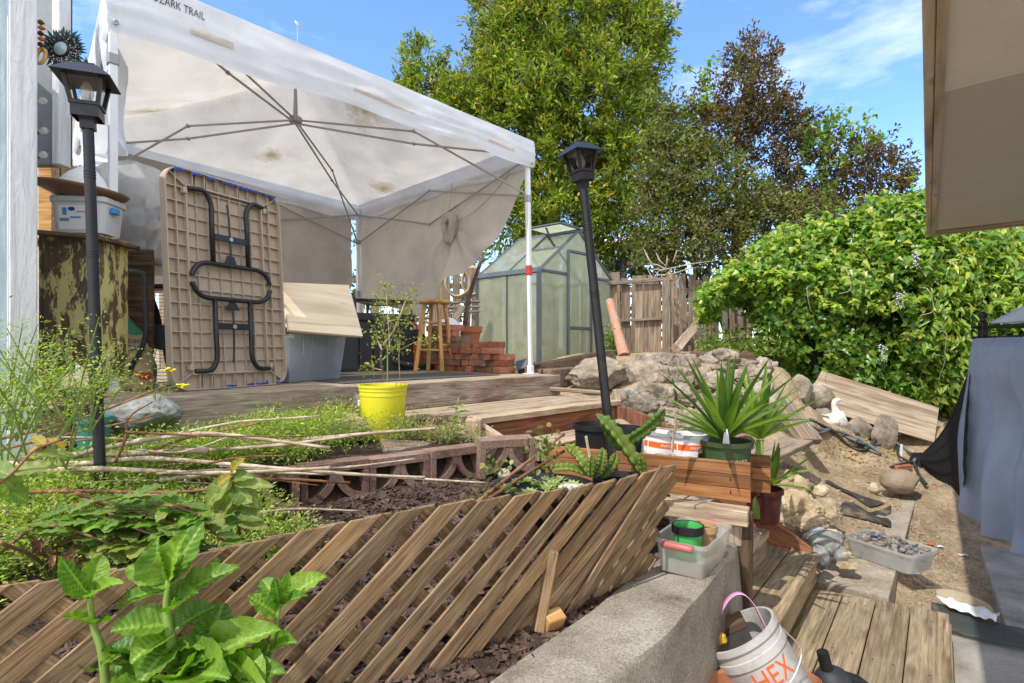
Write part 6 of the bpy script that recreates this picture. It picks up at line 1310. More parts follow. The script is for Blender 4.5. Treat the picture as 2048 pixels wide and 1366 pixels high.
# feather wreath
wc = W(126, 100, 2.45); rt = thing('feather_wreath', 'teal and speckled feather wreath with a glass centre hanging above the left lantern', 'wreath', wc)
M_teal = plain('teal_feather', (.015, .12, .12), .6, dirt=.3, dirtcol=(.01, .03, .03)); M_spk, n_, b_ = mat_new('speckled_feather'); c_ = coords(n_, (1, 1, 1), False); v_ = nd(n_, 'TexVoronoi'); v_.inputs['Scale'].default_value = 130; n_.links.new(c_.outputs[0], v_.inputs[0]); r_ = ramp(n_, [(.75, .75, .74), (.02, .02, .02)], [.28, .36]); n_.links.new(v_.outputs['Distance'], r_.inputs[0]); n_.links.new(r_.outputs[0], b_.inputs['Base Color'])
for ring, (r0, r1, cnt, mat, nm) in enumerate(((.03, .105, 44, M_teal, 'teal_feather'), (.025, .08, 40, M_spk, 'speckled_feather'))):
    for k in range(cnt):
        a = k * 6.283 / cnt + random.gauss(0, .05); d = V((math.cos(a), 0, math.sin(a))); t_ = V((-math.sin(a), 0, math.cos(a))); L = r1 * random.uniform(.85, 1.1); y = -.006 * ring - random.uniform(0, .004)
        if ring == 1 and -.2 < math.cos(a) and math.sin(a) < .4: L *= 1.25
        m = MB(); m.add([wc + d * r0 + V((0, y, 0)), wc + d * lerp(r0, L, .6) + t_ * .008 + V((0, y - .006, 0)), wc + d * L + V((0, y - .002, 0)), wc + d * lerp(r0, L, .6) - t_ * .008 + V((0, y - .006, 0))], [(0, 1, 2, 3)]); m.build(nm, mat, rt)
m = MB(); m.lathe([(.0, .012), (.018, .009), (.026, 0), (.034, -.002), (.036, -.008)], 24, T(wc + V((0, -.016, 0))) @ Matrix.Rotation(R(90), 4, 'X'), cap=False); m.build('glass_centre', plain('pale_glass', (.35, .5, .52), .1, .8, dirt=.3), rt, smooth=True); m = MB(); m.lathe([(.036, -.006), (.04, 0), (.03, .004)], 24, T(wc + V((0, -.012, 0))) @ Matrix.Rotation(R(90), 4, 'X'), cap=False); m.build('centre_ring', M_black, rt, smooth=True)
oc = W(81, 72, 2.4); rt = thing('hanging_ornament', 'orange woven ornament hanging beside the house corner', 'ornament', oc)
for k in range(5): m = MB(); m.lathe([(.004, 0), (.016, .008), (.004, .02)], 8, T(oc + V((.004 * (k % 2), 0, .05 - .024 * k)))); m.build('bead', M_orange if k % 2 else M_brown, rt, smooth=True)
m = MB(); c = W(82, 112, 2.4); m.tube([c + V((.02 * math.cos(a * .45), .008 * math.sin(a * .45), .036 * math.sin(a * .45))) for a in range(14)], .008, 6, True); o = m.build('shell_ornament', M_stool, None, smooth=True); tag(o, 'oval tan ring ornament hanging under the orange one', 'ornament')

# ---- shelf stack beside the house: yellow chipped bench end, tub, saucer
Yc = 2.72; a_, b_2 = W(97, 780, Yc), W(198, 470, Yc); rt = thing('bench', 'upended old bench with chipped yellow paint and an arched foot', 'bench', W(150, 780, Yc))
ax0, ax1, az0, az1 = a_.x, b_2.x - .005, DZ - .005, b_2.z; wm = ax1 - ax0; ar = .085; cxm = (ax0 + ax1) / 2 + .025
poly = [(ax0, az0), (cxm - ar, az0)] + [(cxm - ar * math.cos(R(a)), az0 + .05 + ar * math.sin(R(a)) * 1.25) for a in range(0, 181, 15)] + [(cxm + ar, az0), (ax1, az0), (ax1, az1), (ax0, az1)]
M_chip = chipped('chipped_yellow_paint', (.50, .45, .17), (.13, .085, .055), .515, 9, (2.2, 2.2, .8)); 
n_ = M_chip.node_tree; 
m = MB(); m.prism(poly, .03, T((0, Yc, 0)) @ Matrix.Rotation(R(90), 4, 'X')); m.build('end_board', M_chip, rt, bevel=.002)
for x in (ax0 - .02, ax1 + .012): m = MB(); m.box((x, Yc + .08, (az0 + az1) / 2 + .05), (.025, .2, az1 - az0 - .1)); m.build('side_rail', M_chip, rt, bevel=.003)
m = MB(); m.box(((ax0 + ax1) / 2, Yc + .42, (az0 + az1) / 2 + .1), (wm, .02, az1 - az0 - .2)); m.build('back_board', M_brown, rt)
o = board('shelf_board', W(74, 466, Yc - .05) + V((0, .1, 0)), W(212, 478, Yc - .05) + V((0, .1, 0)), .30, .02, M_brown, None); tag(o, 'thin dark shelf board across the top of the upended bench', 'shelf board')
tb_ = W(153, 470, Yc + .02); tb_.y += .08; rt = thing('food_tub', 'grey white square tub with a printed label on the shelf board', 'tub', tb_); M = T((tb_.x, tb_.y, 2.022)) @ Matrix.Rotation(R(4), 4, 'Z')
m = MB(); q0, q1 = rrect(.23, .16, .03, -.115, -.08, 4), rrect(.26, .185, .035, -.13, -.0925, 4); n = len(q0); m.add([(x, y, 0) for x, y in q0] + [(x, y, .17) for x, y in q1], [tuple(range(n))[::-1], tuple(range(n, 2 * n))] + [(i, (i + 1) % n, n + (i + 1) % n, n + i) for i in range(n)]); M_tubg = plain('pale_grey_tub', (.52, .54, .55), .45, dirt=.15); m.build('tub', M_tubg, rt, M, smooth=True, auto=40)
m = MB(); m.prism(rrect(.275, .20, .04, -.1375, -.10, 4), .03, T((0, 0, .15))); m.build('lid', M_tubg, rt, M, bevel=.005)
def fl(x, y, o_=.0015): return V((x, -.08 - .0125 * y / .17 - o_, y))
def lab(x0, x1, y0, y1, mat, nm, o_): m = MB(); m.add([fl(x0, y0, o_), fl(x1, y0, o_), fl(x1, y1, o_), fl(x0, y1, o_)], [(0, 1, 2, 3)]); m.build(nm, mat, rt, M)
lab(-.085, .08, .015, .135, M_label, 'label', .0015); lab(-.03, .02, .07, .079, M_blueink, 'print_bar', .003); lab(-.08, -.035, .055, .07, plain('grey_ink', (.2, .2, .18), .6), 'print_patch', .003); lab(.0, .04, .1, .104, M_redink, 'print_line', .003); lab(-.065, -.045, .085, .12, M_blueink, 'print_figure', .003)
m = MB(); m.add([fl(-.022 + .017 * math.cos(a * .3927), .115 + .01 * math.sin(a * .3927), .003) for a in range(16)], [tuple(range(16))]); m.build('oval_mark', plain('navy_ink', (.02, .05, .3), .6), rt, M)
m = MB(); m.box((.14, -.02, .12), (.02, .05, .03)); m.build('latch', M_blueink, rt, M, bevel=.004)
sc_ = V((tb_.x - .03, tb_.y - .01, 2.205)); m = MB(); m.lathe([(0, 0), (.1, 0), (.19, .035), (.2, .05), (.185, .05), (.1, .018), (0, .015)], 36, T(sc_) @ Matrix.Rotation(R(6), 4, 'Y'), cap=False); o = m.build('wooden_saucer', plain('brown_saucer', (.17, .08, .04), .5, dirt=.3), None, smooth=True); tag(o, 'wide brown saucer sitting on the lid of the grey white tub', 'saucer')
m = MB(); m.lathe([(.105, .0), (.108, .03), (.07, .09), (.03, .13), (.02, .135)], 24, T(sc_ + V((.01, 0, .03))) @ Matrix.Rotation(R(10), 4, 'Y'), sx=1.1); o = m.build('funnel', M_label, None, smooth=True, auto=40); tag(o, 'white conical plastic cover lying in the brown saucer', 'cover')
m = MB(); m.lathe([(.0, -.02), (.018, -.01), (.02, .005), (.01, .02), (0, .022)], 12, T(sc_ + V((-.13, .0, .065))), cap=False); o = m.build('red_ball', M_redink, None, smooth=True); tag(o, 'small red knob at the left rim of the brown saucer', 'knob')
for k, (x0, x1, y0, y1, mt, lab_) in enumerate(((76, 104, 332, 400, M_orangew, 'orange brown raw plank behind the brown saucer'), (121, 146, 330, 372, M_stool, 'cut log end standing behind the white conical cover'), (103, 122, 326, 366, M_tie, 'dark rough wood block between the plank and the log'))):
    a, b = W(x0, y1, 3.2), W(x1, y0, 3.2); m = MB(); m.box((0, 0, 0), (b.x - a.x, .08, b.z - a.z + .3)); o = m.build('wood_piece', mt, None, T(((a.x + b.x) / 2, 3.24, (a.z + b.z) / 2 - .15)), bevel=.004); tag(o, lab_, 'wood piece')
o = board('shelf_support', V((W(76, 400, 3.2).x - .1, 3.24, 2.07)), V((W(150, 400, 3.2).x, 3.24, 2.07)), .2, .02, M_brown, None); tag(o, 'dark shelf under the wood pieces behind the saucer', 'shelf board')
m = MB(); c = W(200, 690, 2.95)
for q in range(4): m.tube([c + V(((.03 + .006 * q) * math.cos(a * .42), .006 * q, (.055 + .01 * q) * math.sin(a * .42))) for a in range(15)], .0045, 5, True)
o = m.build('hose_coil', M_label, None, smooth=True); tag(o, 'small white coiled tube hanging between the bench and the soil bag', 'coiled tube')
tp2 = W(188, 845, 2.3); r_, _ = pot('teal_pot', V((tp2.x, tp2.y, 1.03)), .05, .065, .14, plain('teal_glaze', (.02, .2, .19), .4), 'teal pot in the weeds at the foot of the left lantern')

# ---- covered patio roof overhang at the right, seen from below
ZS = CZ + 1.2; cn_ = W(1857, 465, 5.74); cn_.z = ZS; su, sv = V((.60, .80, 0)), V((.735, -.68, 0))
rt = thing('patio_cover', 'beige panelled patio cover overhanging at the upper right', 'patio cover', cn_)
M_soff = mottled('beige_soffit_panel', [(.66, .65, .59), (.72, .71, .65)], 2.5, bstr=.06, fine=.05); M_trim = wood('soffit_trim', (.34, .26, .17), (.55, .46, .34), (.62, .54, .42), gs=.6, bstr=.15)
def sp_(a, b, z=0): return cn_ - su * a + sv * b + V((0, 0, z))
edges = [.02, 3.87, 7.7]
for i in range(2):
    a0, a1 = edges[i] + .004, edges[i + 1] - .004; m = MB(); m.hexa([sp_(a0, .03), sp_(a1, .03), sp_(a1, 4.2), sp_(a0, 4.2)], [sp_(a0, .03, .02), sp_(a1, .03, .02), sp_(a1, 4.2, .02), sp_(a0, 4.2, .02)]); m.build('ceiling_panel', M_soff, rt)
m = MB(); m.hexa([sp_(-.02, -.01, .022), sp_(7.7, -.01, .022), sp_(7.7, 4.2, .022), sp_(-.02, 4.2, .022)], [sp_(-.02, -.01, .09), sp_(7.7, -.01, .09), sp_(7.7, 4.2, .35), sp_(-.02, 4.2, .35)]); m.build('roof', M_gwall, rt)
board('trim_board', sp_(0, .040, -.012), sp_(7.7, .040, -.012), .036, .022, M_trim, rt); board('fascia', sp_(-.03, .0, .035), sp_(7.7, .0, .035), .04, .10, M_trim, rt); board('trim_board', sp_(.04, .06, -.0125), sp_(.04, 4.2, -.0125), .036, .022, M_trim, rt); board('fascia', sp_(-.03, -.0, .03), sp_(-.03, 4.2, .03), .04, .13, M_trim, rt)
for a, b in ((1.0, 3.9), (6.5, 3.9)): board('post', sp_(a, b, -.0), V((sp_(a, b).x, sp_(a, b).y, 0)), .1, .1, M_trim, rt, up=(1, 0, 0))

# ---- gazebo with grey curtain
gz_c = W(1966, 660, 4.55); gx = V((-.27, -.96, 0)).normalized(); gy_ = V((.96, -.27, 0)).normalized(); GZT = W(1966, 668, 4.55).z
def gq(a, b, z): return V((gz_c.x, gz_c.y, z)) + gx * a + gy_ * b
rt = thing('gazebo', 'low black framed gazebo with a pale fabric top and grey curtain', 'gazebo', gq(1.5, 1.5, 0)); S = 2.9
for a, b in ((0, 0), (S, 0), (0, S), (S, S)):
    p = board('post', gq(a, b, -.05), gq(a, b, GZT + .1), .05, .05, M_black, rt, up=(1, 0, 0)); m = MB(); m.lathe([(.02, 0), (.028, .01), (.018, .02), (.036, .045), (.034, .06), (.02, .075), (.008, .085)], 14, T(gq(a, b, GZT + .1))); m.build('finial', M_black, p, smooth=True)
for i, (a, b) in enumerate((((-.08, 0), (S, 0)), ((S, 0), (S, S)), ((S, S), (0, S)), ((0, S), (0, -.08)))):
    for z in (-.03, .055): board('top_rail', gq(*a, GZT + z), gq(*b, GZT + z), .03, .022, M_black, rt, up=(0, 0, 1))
    for k in range(5):
        f0, f1 = k / 5, (k + 1) / 5; m = MB(); m.tube([gq(*a, GZT - .03).lerp(gq(*b, GZT - .03), f0), gq(*a, GZT + .05).lerp(gq(*b, GZT + .05), f1)], .005, 4); m.build('rail_brace', M_black, rt)
m = MB(); m.grid(lambda s, t: (lambda a, b: gq(S / 2 + (S / 2 - .02) * a, S / 2 + (S / 2 - .02) * b, GZT + .085 + 1.35 * (1 - max(abs(a), abs(b))) - .06 * math.sin(3.14 * (1 - max(abs(a), abs(b))))))(s * 2 - 1, t * 2 - 1), 32, 32); m.build('fabric_top', M_val, rt, smooth=True)
def curtain(s, t):
    p = gq(-.05 + 1.9 * s, -.035, lerp(GZT - .035, .012, t)); sw = .02 + .06 * t
    d = .045 * math.sin(s * 34 + .9 * math.sin(t * 4 + s * 3)) * (.5 + t) + .012 * math.sin(s * 71 + 2 * t) + .05 * mn.noise(V((s * 4, t * 3, 2))) * t + .10 * math.exp(-((s * 2 - .55) / .3) ** 2) * math.sin(t * 11) * (1 - t)
    return p - gy_ * (d + .05 * t) - gx * (.16 * t * (1 - s))
m = MB(); m.grid(curtain, 110, 60); m.build('curtain', M_grey, rt, smooth=True)
m = MB(); m.grid(lambda s, t: curtain(s, .006 + .03 * t) - gy_ * .004, 110, 2); m.build('curtain_hem', M_grey, rt, smooth=True)
kb = gpt(1838, 932); 
rb0, rb1 = W(1940, 735, 4.6), W(1932, 968, 4.5)
def blk(s, t):
    a = rb0.lerp(rb1, s ** .9); b = kb + V((.02 * math.cos(s * 5), .03 * math.sin(s * 5), .10 - .11 * s)); k = t ** .85; p = a.lerp(b, k)
    f = math.sin(s * 30 + 1.5 * math.sin(t * 2.5)) * .03 * (1 - .5 * t) * (.3 + math.sin(3.14 * min(1, t * 1.1))); sag = math.sin(3.14 * t) * (.05 + .13 * s)
    return p + V((-f * .5, -f - .16 * math.sin(3.14 * t) * (.3 + .7 * s), -sag))
m = MB(); m.grid(blk, 120, 50); m.build('black_drape', M_blackc, rt, smooth=True)
def bunch(s, t):
    an = s * 6.283; r = .035 + .018 * math.sin(an * 3) + .03 * t; return kb + V((r * math.cos(an) - .03 * t, r * math.sin(an), .11 - .13 * t))
m = MB(); m.grid(bunch, 24, 6, True); m.build('gathered_end', M_blackc, rt, smooth=True)

# ================================================================ PLANTS
SHAPES = {'lance': ([(0, 0, 0), (.42, .5, .1), (1, 0, -.06), (.42, -.5, .1)], [(0, 2, 1), (0, 3, 2)]),
          'ivy': ([(0, 0, 0), (.12, .5, .04), (.42, .3, .05), (1, 0, -.12), (.42, -.3, .05), (.12, -.5, .04), (.3, 0, -.03)], [(0, 6, 2, 1), (6, 3, 2), (0, 5, 4, 6), (6, 4, 3)]),
          'oval': ([(0, 0, 0), (.28, .42, .05), (.68, .4, .04), (1, 0, -.08), (.68, -.4, .04), (.28, -.42, .05), (.5, 0, -.05)], [(0, 6, 2, 1), (6, 3, 2), (0, 5, 4, 6), (6, 4, 3)])}
def unit(a): return a / np.maximum(np.linalg.norm(a, axis=1, keepdims=True), 1e-9)
def leaves(name, P, D, N, L, Wd, C, mat, parent=None, shape='lance'):
    tv, tf = SHAPES[shape]; tv = np.array(tv); n, k = len(P), len(tv)
    D = unit(D); N = unit(N - D * (N * D).sum(1, keepdims=True)); S = np.cross(N, D)
    v = P[:, None] + tv[None, :, 0:1] * L[:, None, None] * D[:, None] + tv[None, :, 1:2] * Wd[:, None, None] * S[:, None] + tv[None, :, 2:3] * L[:, None, None] * N[:, None]
    me = bpy.data.meshes.new(name); me.vertices.add(n * k); me.vertices.foreach_set('co', v.reshape(-1).astype(np.float32))
    sizes = np.array([len(f) for f in tf]); idx = np.concatenate([np.array(f) for f in tf])
    loops = (np.arange(n)[:, None] * k + idx[None]).reshape(-1); me.loops.add(len(loops)); me.loops.foreach_set('vertex_index', loops.astype(np.int32))
    st = np.concatenate([[0], np.cumsum(np.tile(sizes, n))[:-1]]); me.polygons.add(n * len(tf)); me.polygons.foreach_set('loop_start', st.astype(np.int32))
    at = me.color_attributes.new('Col', 'FLOAT_COLOR', 'POINT'); at.data.foreach_set('color', np.repeat(np.c_[np.clip(C, 0, 1), np.ones(n)], k, 0).reshape(-1).astype(np.float32))
    me.update(calc_edges=True); me.validate(); me.materials.append(mat); o = bpy.data.objects.new(name, me); link(o, parent); return o
def rdir(n): return unit(rng.normal(size=(n, 3)))
def pick(cols, n, jit=.18, w_=None):
    c = np.array(cols)[rng.choice(len(cols), n, p=w_)]; return c * (1 + rng.normal(0, jit, (n, 1))) * (1 + rng.normal(0, .06, (n, 3)))
def crown(blobs, clumps_per_m2, per, spread, L, Wd, cols, wts, shape, up=.25, inner=.25, droop=0.0, clumpcol=.25):
    P, D, N, LL, WW, CC, TW_ = [], [], [], [], [], [], []
    for (px, py, rx, ry, Y) in blobs:
        s = Y / FPX; c = np.array(W(px, py, Y)); r = np.array([rx * s, min(rx, ry) * s * .9, ry * s]); nc = int(clumps_per_m2 * 4 * 3.14 * (r[0] * r[2]) ** 1.0)
        d = rdir(nc); rad = np.where(rng.random(nc) < inner, rng.uniform(.35, .85, nc), rng.normal(.97, .09, nc)); cc = c + d * r * rad[:, None]
        keep = rng.random(nc) < np.where(d[:, 1] > .45, .35, 1.0); cc, d = cc[keep], d[keep]; m = len(cc); TW_.append(np.c_[np.repeat(c[None], m, 0) + d * r * .35, cc])
        out = unit(d + rng.normal(0, .45, (m, 3)) + np.array([0, 0, up])); ccol = pick(cols, m, .05, wts) * (1 + rng.normal(0, clumpcol, (m, 1)))
        t = rng.random((m, per, 1)); off = out[:, None] * (t - .3) * spread * 1.7 + rng.normal(0, spread * .38, (m, per, 3)) * (1.1 - .5 * t)
        p = cc[:, None] + off; dd = out[:, None] * .7 + rng.normal(0, .6, (m, per, 3)) + np.array([0, 0, -droop])
        P.append(p.reshape(-1, 3)); D.append(dd.reshape(-1, 3)); N.append((rng.normal(0, .55, (m, per, 3)) + np.array([0, -.15, .8])).reshape(-1, 3))
        q = m * per; LL.append(L * rng.uniform(.6, 1.15, q)); WW.append(Wd * rng.uniform(.7, 1.15, q)); mixr = rng.random((m, per, 1)) < .45
        CC.append(np.where(mixr, ccol[:, None] * (1 + rng.normal(0, .14, (m, per, 1))), pick(cols, q, .2, wts).reshape(m, per, 3)).reshape(-1, 3))
    return [np.concatenate(x) for x in (P, D, N, LL, WW, CC)], np.concatenate(TW_)
def twigs(tw, frac, r, mat, name, par):
    m = MB(); hub = None
    for a in tw[rng.random(len(tw)) < frac]:
        p, q = V(a[:3]), V(a[3:]); b = p.lerp(q, .5) + V(rng.normal(0, .08, 3)); m.tube([p, b, q], [r, r * .7, r * .3], 4)
    o = m.build(name, mat, par); o['kind'] = 'stuff'; return o

# ---- the tall evergreen
tb = W(1095, 690, 14.2); tb.z = 1.2; rt = thing('evergreen_tree', 'tall dense yellow green evergreen tree behind the greenhouse', 'tree', tb)
bl = [(1085, 120, 120, 130, 14), (1000, 235, 95, 120, 13.6), (1130, 40, 130, 90, 14), (1030, 30, 80, 80, 14), (870, 235, 95, 70, 14.5), (850, 145, 42, 62, 14.5), (915, 290, 80, 80, 13.8), (1180, 215, 105, 120, 13.4), (1245, 110, 75, 90, 14), (1290, 50, 45, 50, 14), (1100, 330, 90, 90, 13.2), (1215, 350, 90, 90, 13.2), (1120, 430, 90, 70, 12.6), (1230, 440, 70, 70, 12.8), (970, 360, 60, 70, 13.2), (1015, 440, 60, 60, 13), (800, 290, 40, 50, 14.4), (1060, 210, 80, 90, 13.0), (1270, 260, 60, 80, 13.8), (1150, 500, 60, 30, 12.4)]
arr, tw = crown(bl, 12.5, 36, .24, .175, .055, [(.155, .22, .027), (.22, .28, .038), (.30, .33, .05), (.09, .145, .02), (.40, .30, .06)], [.3, .28, .16, .18, .08], 'lance', up=.35)
leaves('crown', *arr, M_leaf, rt, 'lance'); twigs(tw, .25, .018, M_bark, 'branches', rt)
m = MB(); m.tube([tb, tb + V((.1, .1, 2)), tb + V((.1, .2, 5)), tb + V((.2, .2, 8.4))], [.28, .22, .15, .05], 10)
for k in range(10): a = tb + V((.1, .15, 1.8 + .6 * k)); an = random.uniform(0, 6.3); m.tube([a, a + V((math.cos(an) * 1.0, math.sin(an) * .7, .8)), a + V((math.cos(an) * 2.1, math.sin(an) * 1.2, 1.3))], [.09, .06, .02], 6)
m.build('trunk', M_bark, rt, smooth=True)
# ---- the plum
tb = W(1470, 650, 11.8); tb.z = 1.25; rt = thing('plum_tree', 'open purple brown leaved plum tree above the ivy', 'tree', tb)
bl = [(1485, 185, 75, 90, 11.6), (1440, 265, 80, 90, 11.5), (1530, 290, 85, 90, 11.5), (1505, 120, 42, 45, 11.6), (1640, 340, 70, 70, 11.6), (1720, 365, 70, 60, 11.8), (1735, 300, 40, 42, 11.8), (1775, 395, 48, 55, 11.8), (1790, 345, 26, 46, 11.8), (1590, 400, 80, 60, 11.4), (1690, 440, 80, 45, 11.6), (1570, 235, 45, 40, 11.6), (1600, 265, 38, 30, 11.6)]
arr, tw = crown(bl, 15, 24, .17, .095, .052, [(.085, .05, .03), (.13, .08, .04), (.14, .145, .05), (.06, .042, .026), (.19, .11, .05)], [.24, .26, .24, .12, .14], 'oval', up=.5, inner=.4, clumpcol=.3)
leaves('crown', *arr, M_leaf, rt, 'oval'); twigs(tw, .55, .012, M_bark, 'branches', rt)
m = MB()
for ex_, ez in ((-.5, 3.6), (.25, 4.6), (.9, 3.9), (2.2, 3.0), (2.9, 3.3), (-1.3, 2.6), (1.4, 2.6), (.0, 5.0)): m.tube(spline([tb, tb + V((ex_ * .25, .05, ez * .4)), tb + V((ex_ * .7, -.1, ez * .75)), tb + V((ex_, 0, ez * 1.02))], 4), [.10, .095, .09, .085, .075, .065, .055, .045, .035, .028, .02, .015, .008], 6)
m.build('trunk', M_bark, rt, smooth=True)
# ---- the dusty olive shrub below it
tb = W(1400, 690, 10.8); tb.z = 1.3; rt = thing('olive_shrub', 'dusty olive green shrubby tree left of the plum', 'tree', tb)
bl = [(1400, 375, 95, 80, 10.9), (1330, 430, 70, 80, 10.9), (1460, 440, 100, 65, 10.7), (1390, 480, 90, 55, 10.5), (1340, 340, 55, 70, 11), (1370, 280, 45, 60, 11.2), (1540, 440, 80, 50, 10.7), (1620, 430, 70, 40, 10.8), (1300, 500, 45, 30, 10.6), (1345, 240, 32, 50, 11.3)]
arr, tw = crown(bl, 25, 26, .17, .085, .05, [(.13, .155, .04), (.19, .21, .055), (.09, .105, .03), (.15, .115, .045)], [.35, .25, .25, .15], 'oval', up=.4, inner=.35, clumpcol=.25)
leaves('crown', *arr, M_leaf, rt, 'oval'); twigs(tw, .5, .011, M_cane, 'branches', rt)
m = MB()
for ex_, ez in ((-.5, 2.4), (.3, 2.6), (1.2, 2.1), (-.2, 3.0)): m.tube(spline([tb, tb + V((ex_ * .3, .0, ez * .4)), tb + V((ex_, 0, ez))], 5), [.09, .085, .08, .07, .06, .05, .045, .04, .03, .02, .01], 6)
m.build('trunk', M_bark, rt, smooth=True)
# ---- lime vine climbing in the plum
rt = thing('climbing_vine', 'lime green vine scrambling through the purple plum tree', 'vine', W(1690, 450, 11.2))
bl = [(1690, 280, 46, 40, 11.1), (1620, 285, 36, 30, 11.1), (1640, 245, 40, 24, 11.2), (1400, 150, 22, 26, 11.3), (1395, 200, 25, 40, 11.2), (1640, 330, 30, 40, 11.0), (1520, 420, 30, 40, 10.9)]
arr, tw = crown(bl, 7, 16, .16, .12, .10, [(.16, .27, .04), (.22, .33, .06), (.11, .2, .03)], None, 'ivy', up=.3); leaves('foliage', *arr, M_leafy, rt, 'ivy'); twigs(tw, .4, .01, M_bark, 'stems', rt)
# ---- ivy hedge over the fence, and the wisteria beside it
HA, HB = V((2.95, 8.45, 0)), V((9.2, 6.2, 0)); hd = (HB - HA).normalized(); hn = V((-hd.y, hd.x, 0)); hn = -hn if hn.y > 0 else hn; HL = (HB - HA).length
def h_top(t): return interp(t, [0, .06, .14, .2, .27, .34, .4, .46, .52, .6, .7, 1], [1.9, 2.55, 2.95, 3.0, 3.2, 3.42, 3.38, 3.1, 3.05, 2.95, 2.95, 2.9])
def h_bot(t): return interp(t, [0, .09, .135, .2, .3, .4, 1], [2.3, 2.2, 1.45, 1.02, .78, .45, .3])
def hedge(t0, t1, n, per, spread, L, Wd, cols, wts, shape, droop, thick=.62, seed=0):
    t = rng.uniform(t0, t1, n); th = rng.uniform(-.5, 3.3, n); base = np.array([h_bot(x) for x in t]); top = np.array([h_top(x) for x in t]); mid = (base + top) / 2; hh = (top - base) / 2
    lump = np.array([1 + .34 * mn.noise(V((a * 10, b * 1.7, seed))) + .22 * mn.noise(V((a * 24, b * 3.7, seed + 4))) for a, b in zip(t, th)])
    lay = np.where(rng.random(n) < .3, rng.uniform(.5, .92, n), rng.normal(1, .03, n)) * lump
    low = np.clip((th - .2) / 1.3, 0, 1); o = np.sin(th) * thick * lay * (.45 + .55 * low * low * (3 - 2 * low)); z = mid - np.cos(th) * hh * np.minimum(lay, 1.12)
    c = np.array(HA)[None] + np.array(hd)[None] * (t * HL)[:, None] + np.array(hn)[None] * o[:, None]; c[:, 2] = z
    out = unit(np.array(hn)[None] * np.sin(th)[:, None] + np.array([0, 0, 1.])[None] * (-np.cos(th))[:, None])
    gap = np.array([mn.noise(V((a * 16, b * 3.2, seed + 9))) for a, b in zip(t, th)]); kp_ = gap > np.where(th < 1.6, -.03, -.26); c, out, th, t = c[kp_], out[kp_], th[kp_], t[kp_]; n = len(c)
    tt = rng.random((n, per, 1)); P = c[:, None] + out[:, None] * (tt - .5) * spread + rng.normal(0, spread * .55, (n, per, 3))
    D = rng.normal(0, .5, (n, per, 3)) + np.array(hn) * .45 + np.array([0, 0, -droop]) ; N = out[:, None] * .9 + rng.normal(0, .4, (n, per, 3)) + np.array([0, -.1, .45])
    cc = pick(cols, n, .1, wts); tip = np.clip((th - 1.0) / 1.6, 0, 1)[:, None, None]
    C = (cc[:, None] * .5 + pick(cols, n * per, .16, wts).reshape(n, per, 3) * .5) * (1 - .0 * tip)
    C = np.where((rng.random((n, per, 1)) < .28 * tip), np.array([.42, .45, .07]) * rng.uniform(.8, 1.15, (n, per, 1)), C)
    q = n * per; sz_ = rng.uniform(.45, 1.35, q); return P.reshape(-1, 3), D.reshape(-1, 3), N.reshape(-1, 3), L * sz_, Wd * sz_ * rng.uniform(.75, 1.1, q), C.reshape(-1, 3)
rt = thing('ivy_hedge', 'billowing bright green ivy smothering the fence above the plywood sheet', 'ivy', HA.lerp(HB, .25) + V((0, 0, .9)))
IV = [(.11, .23, .03), (.17, .31, .045), (.25, .38, .06), (.06, .15, .025), (.36, .40, .07)]
a = hedge(.0, .53, 7800, 10, .11, .086, .084, IV, [.3, .28, .17, .17, .08], 'ivy', .5, seed=1); leaves('foliage', *a, M_leafy, rt, 'ivy')
def shoots(t0, t1, n, L, w_, cols, shape, par):
    P, D, N, m = [], [], [], MB()
    for k in range(n):
        t = random.uniform(t0, t1); th_ = random.uniform(1.2, 2.9); a = HA + hd * HL * t + hn * (math.sin(th_) * .6) + V((0, 0, (h_bot(t) + h_top(t)) / 2 - math.cos(th_) * (h_top(t) - h_bot(t)) / 2 * 1.02)); out_ = (hn * math.sin(th_) * .7 + V((random.gauss(0, .35), random.gauss(0, .2), max(.1, -math.cos(th_)) + .25))).normalized(); ln = random.uniform(.12, .42)
        pts = spline([a, a + out_ * ln * .6, a + out_ * ln + V((0, 0, -.25 * ln))], 4); m.tube(pts, .004, 3)
        for q in pts:
            for z in range(3): P.append(tuple(q + V((random.gauss(0, .025), random.gauss(0, .025), random.gauss(0, .025))))); D.append((random.gauss(0, .6), -.4 + random.gauss(0, .5), random.gauss(-.2, .4))); N.append((random.gauss(0, .4), -.5, .8))
    n = len(P); leaves('shoot_leaves', np.array(P), np.array(D), np.array(N), L * rng.uniform(.5, 1.2, n), w_ * rng.uniform(.6, 1.1, n), pick(cols, n), M_leafy, par, shape); m.build('shoots', M_stem, par)['kind'] = 'stuff'
shoots(.0, .5, 120, .09, .085, [(.30, .42, .06), (.42, .46, .08), (.2, .34, .05)], 'ivy', rt)
m = MB()
for k in range(26):
    t = random.uniform(.02, .52); a = HA + hd * HL * t; m.tube(spline([a + V((0, 0, h_bot(t) - .15)), a + V((random.gauss(0, .15), -.1, (h_bot(t) + h_top(t)) / 2)), a + V((random.gauss(0, .3), -.25, h_top(t) - .2))], 5), .018, 5)
m.build('stems', M_bark, rt)
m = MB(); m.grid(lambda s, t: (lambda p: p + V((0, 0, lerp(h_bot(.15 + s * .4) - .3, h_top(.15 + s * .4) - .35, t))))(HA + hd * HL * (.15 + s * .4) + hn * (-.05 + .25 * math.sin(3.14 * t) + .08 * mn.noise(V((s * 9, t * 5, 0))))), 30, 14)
M_thick = mottled('shaded_ivy_thicket', [(.012, .022, .008), (.03, .05, .015)], 12, bstr=1); m.build('thicket', M_thick, rt, smooth=True)
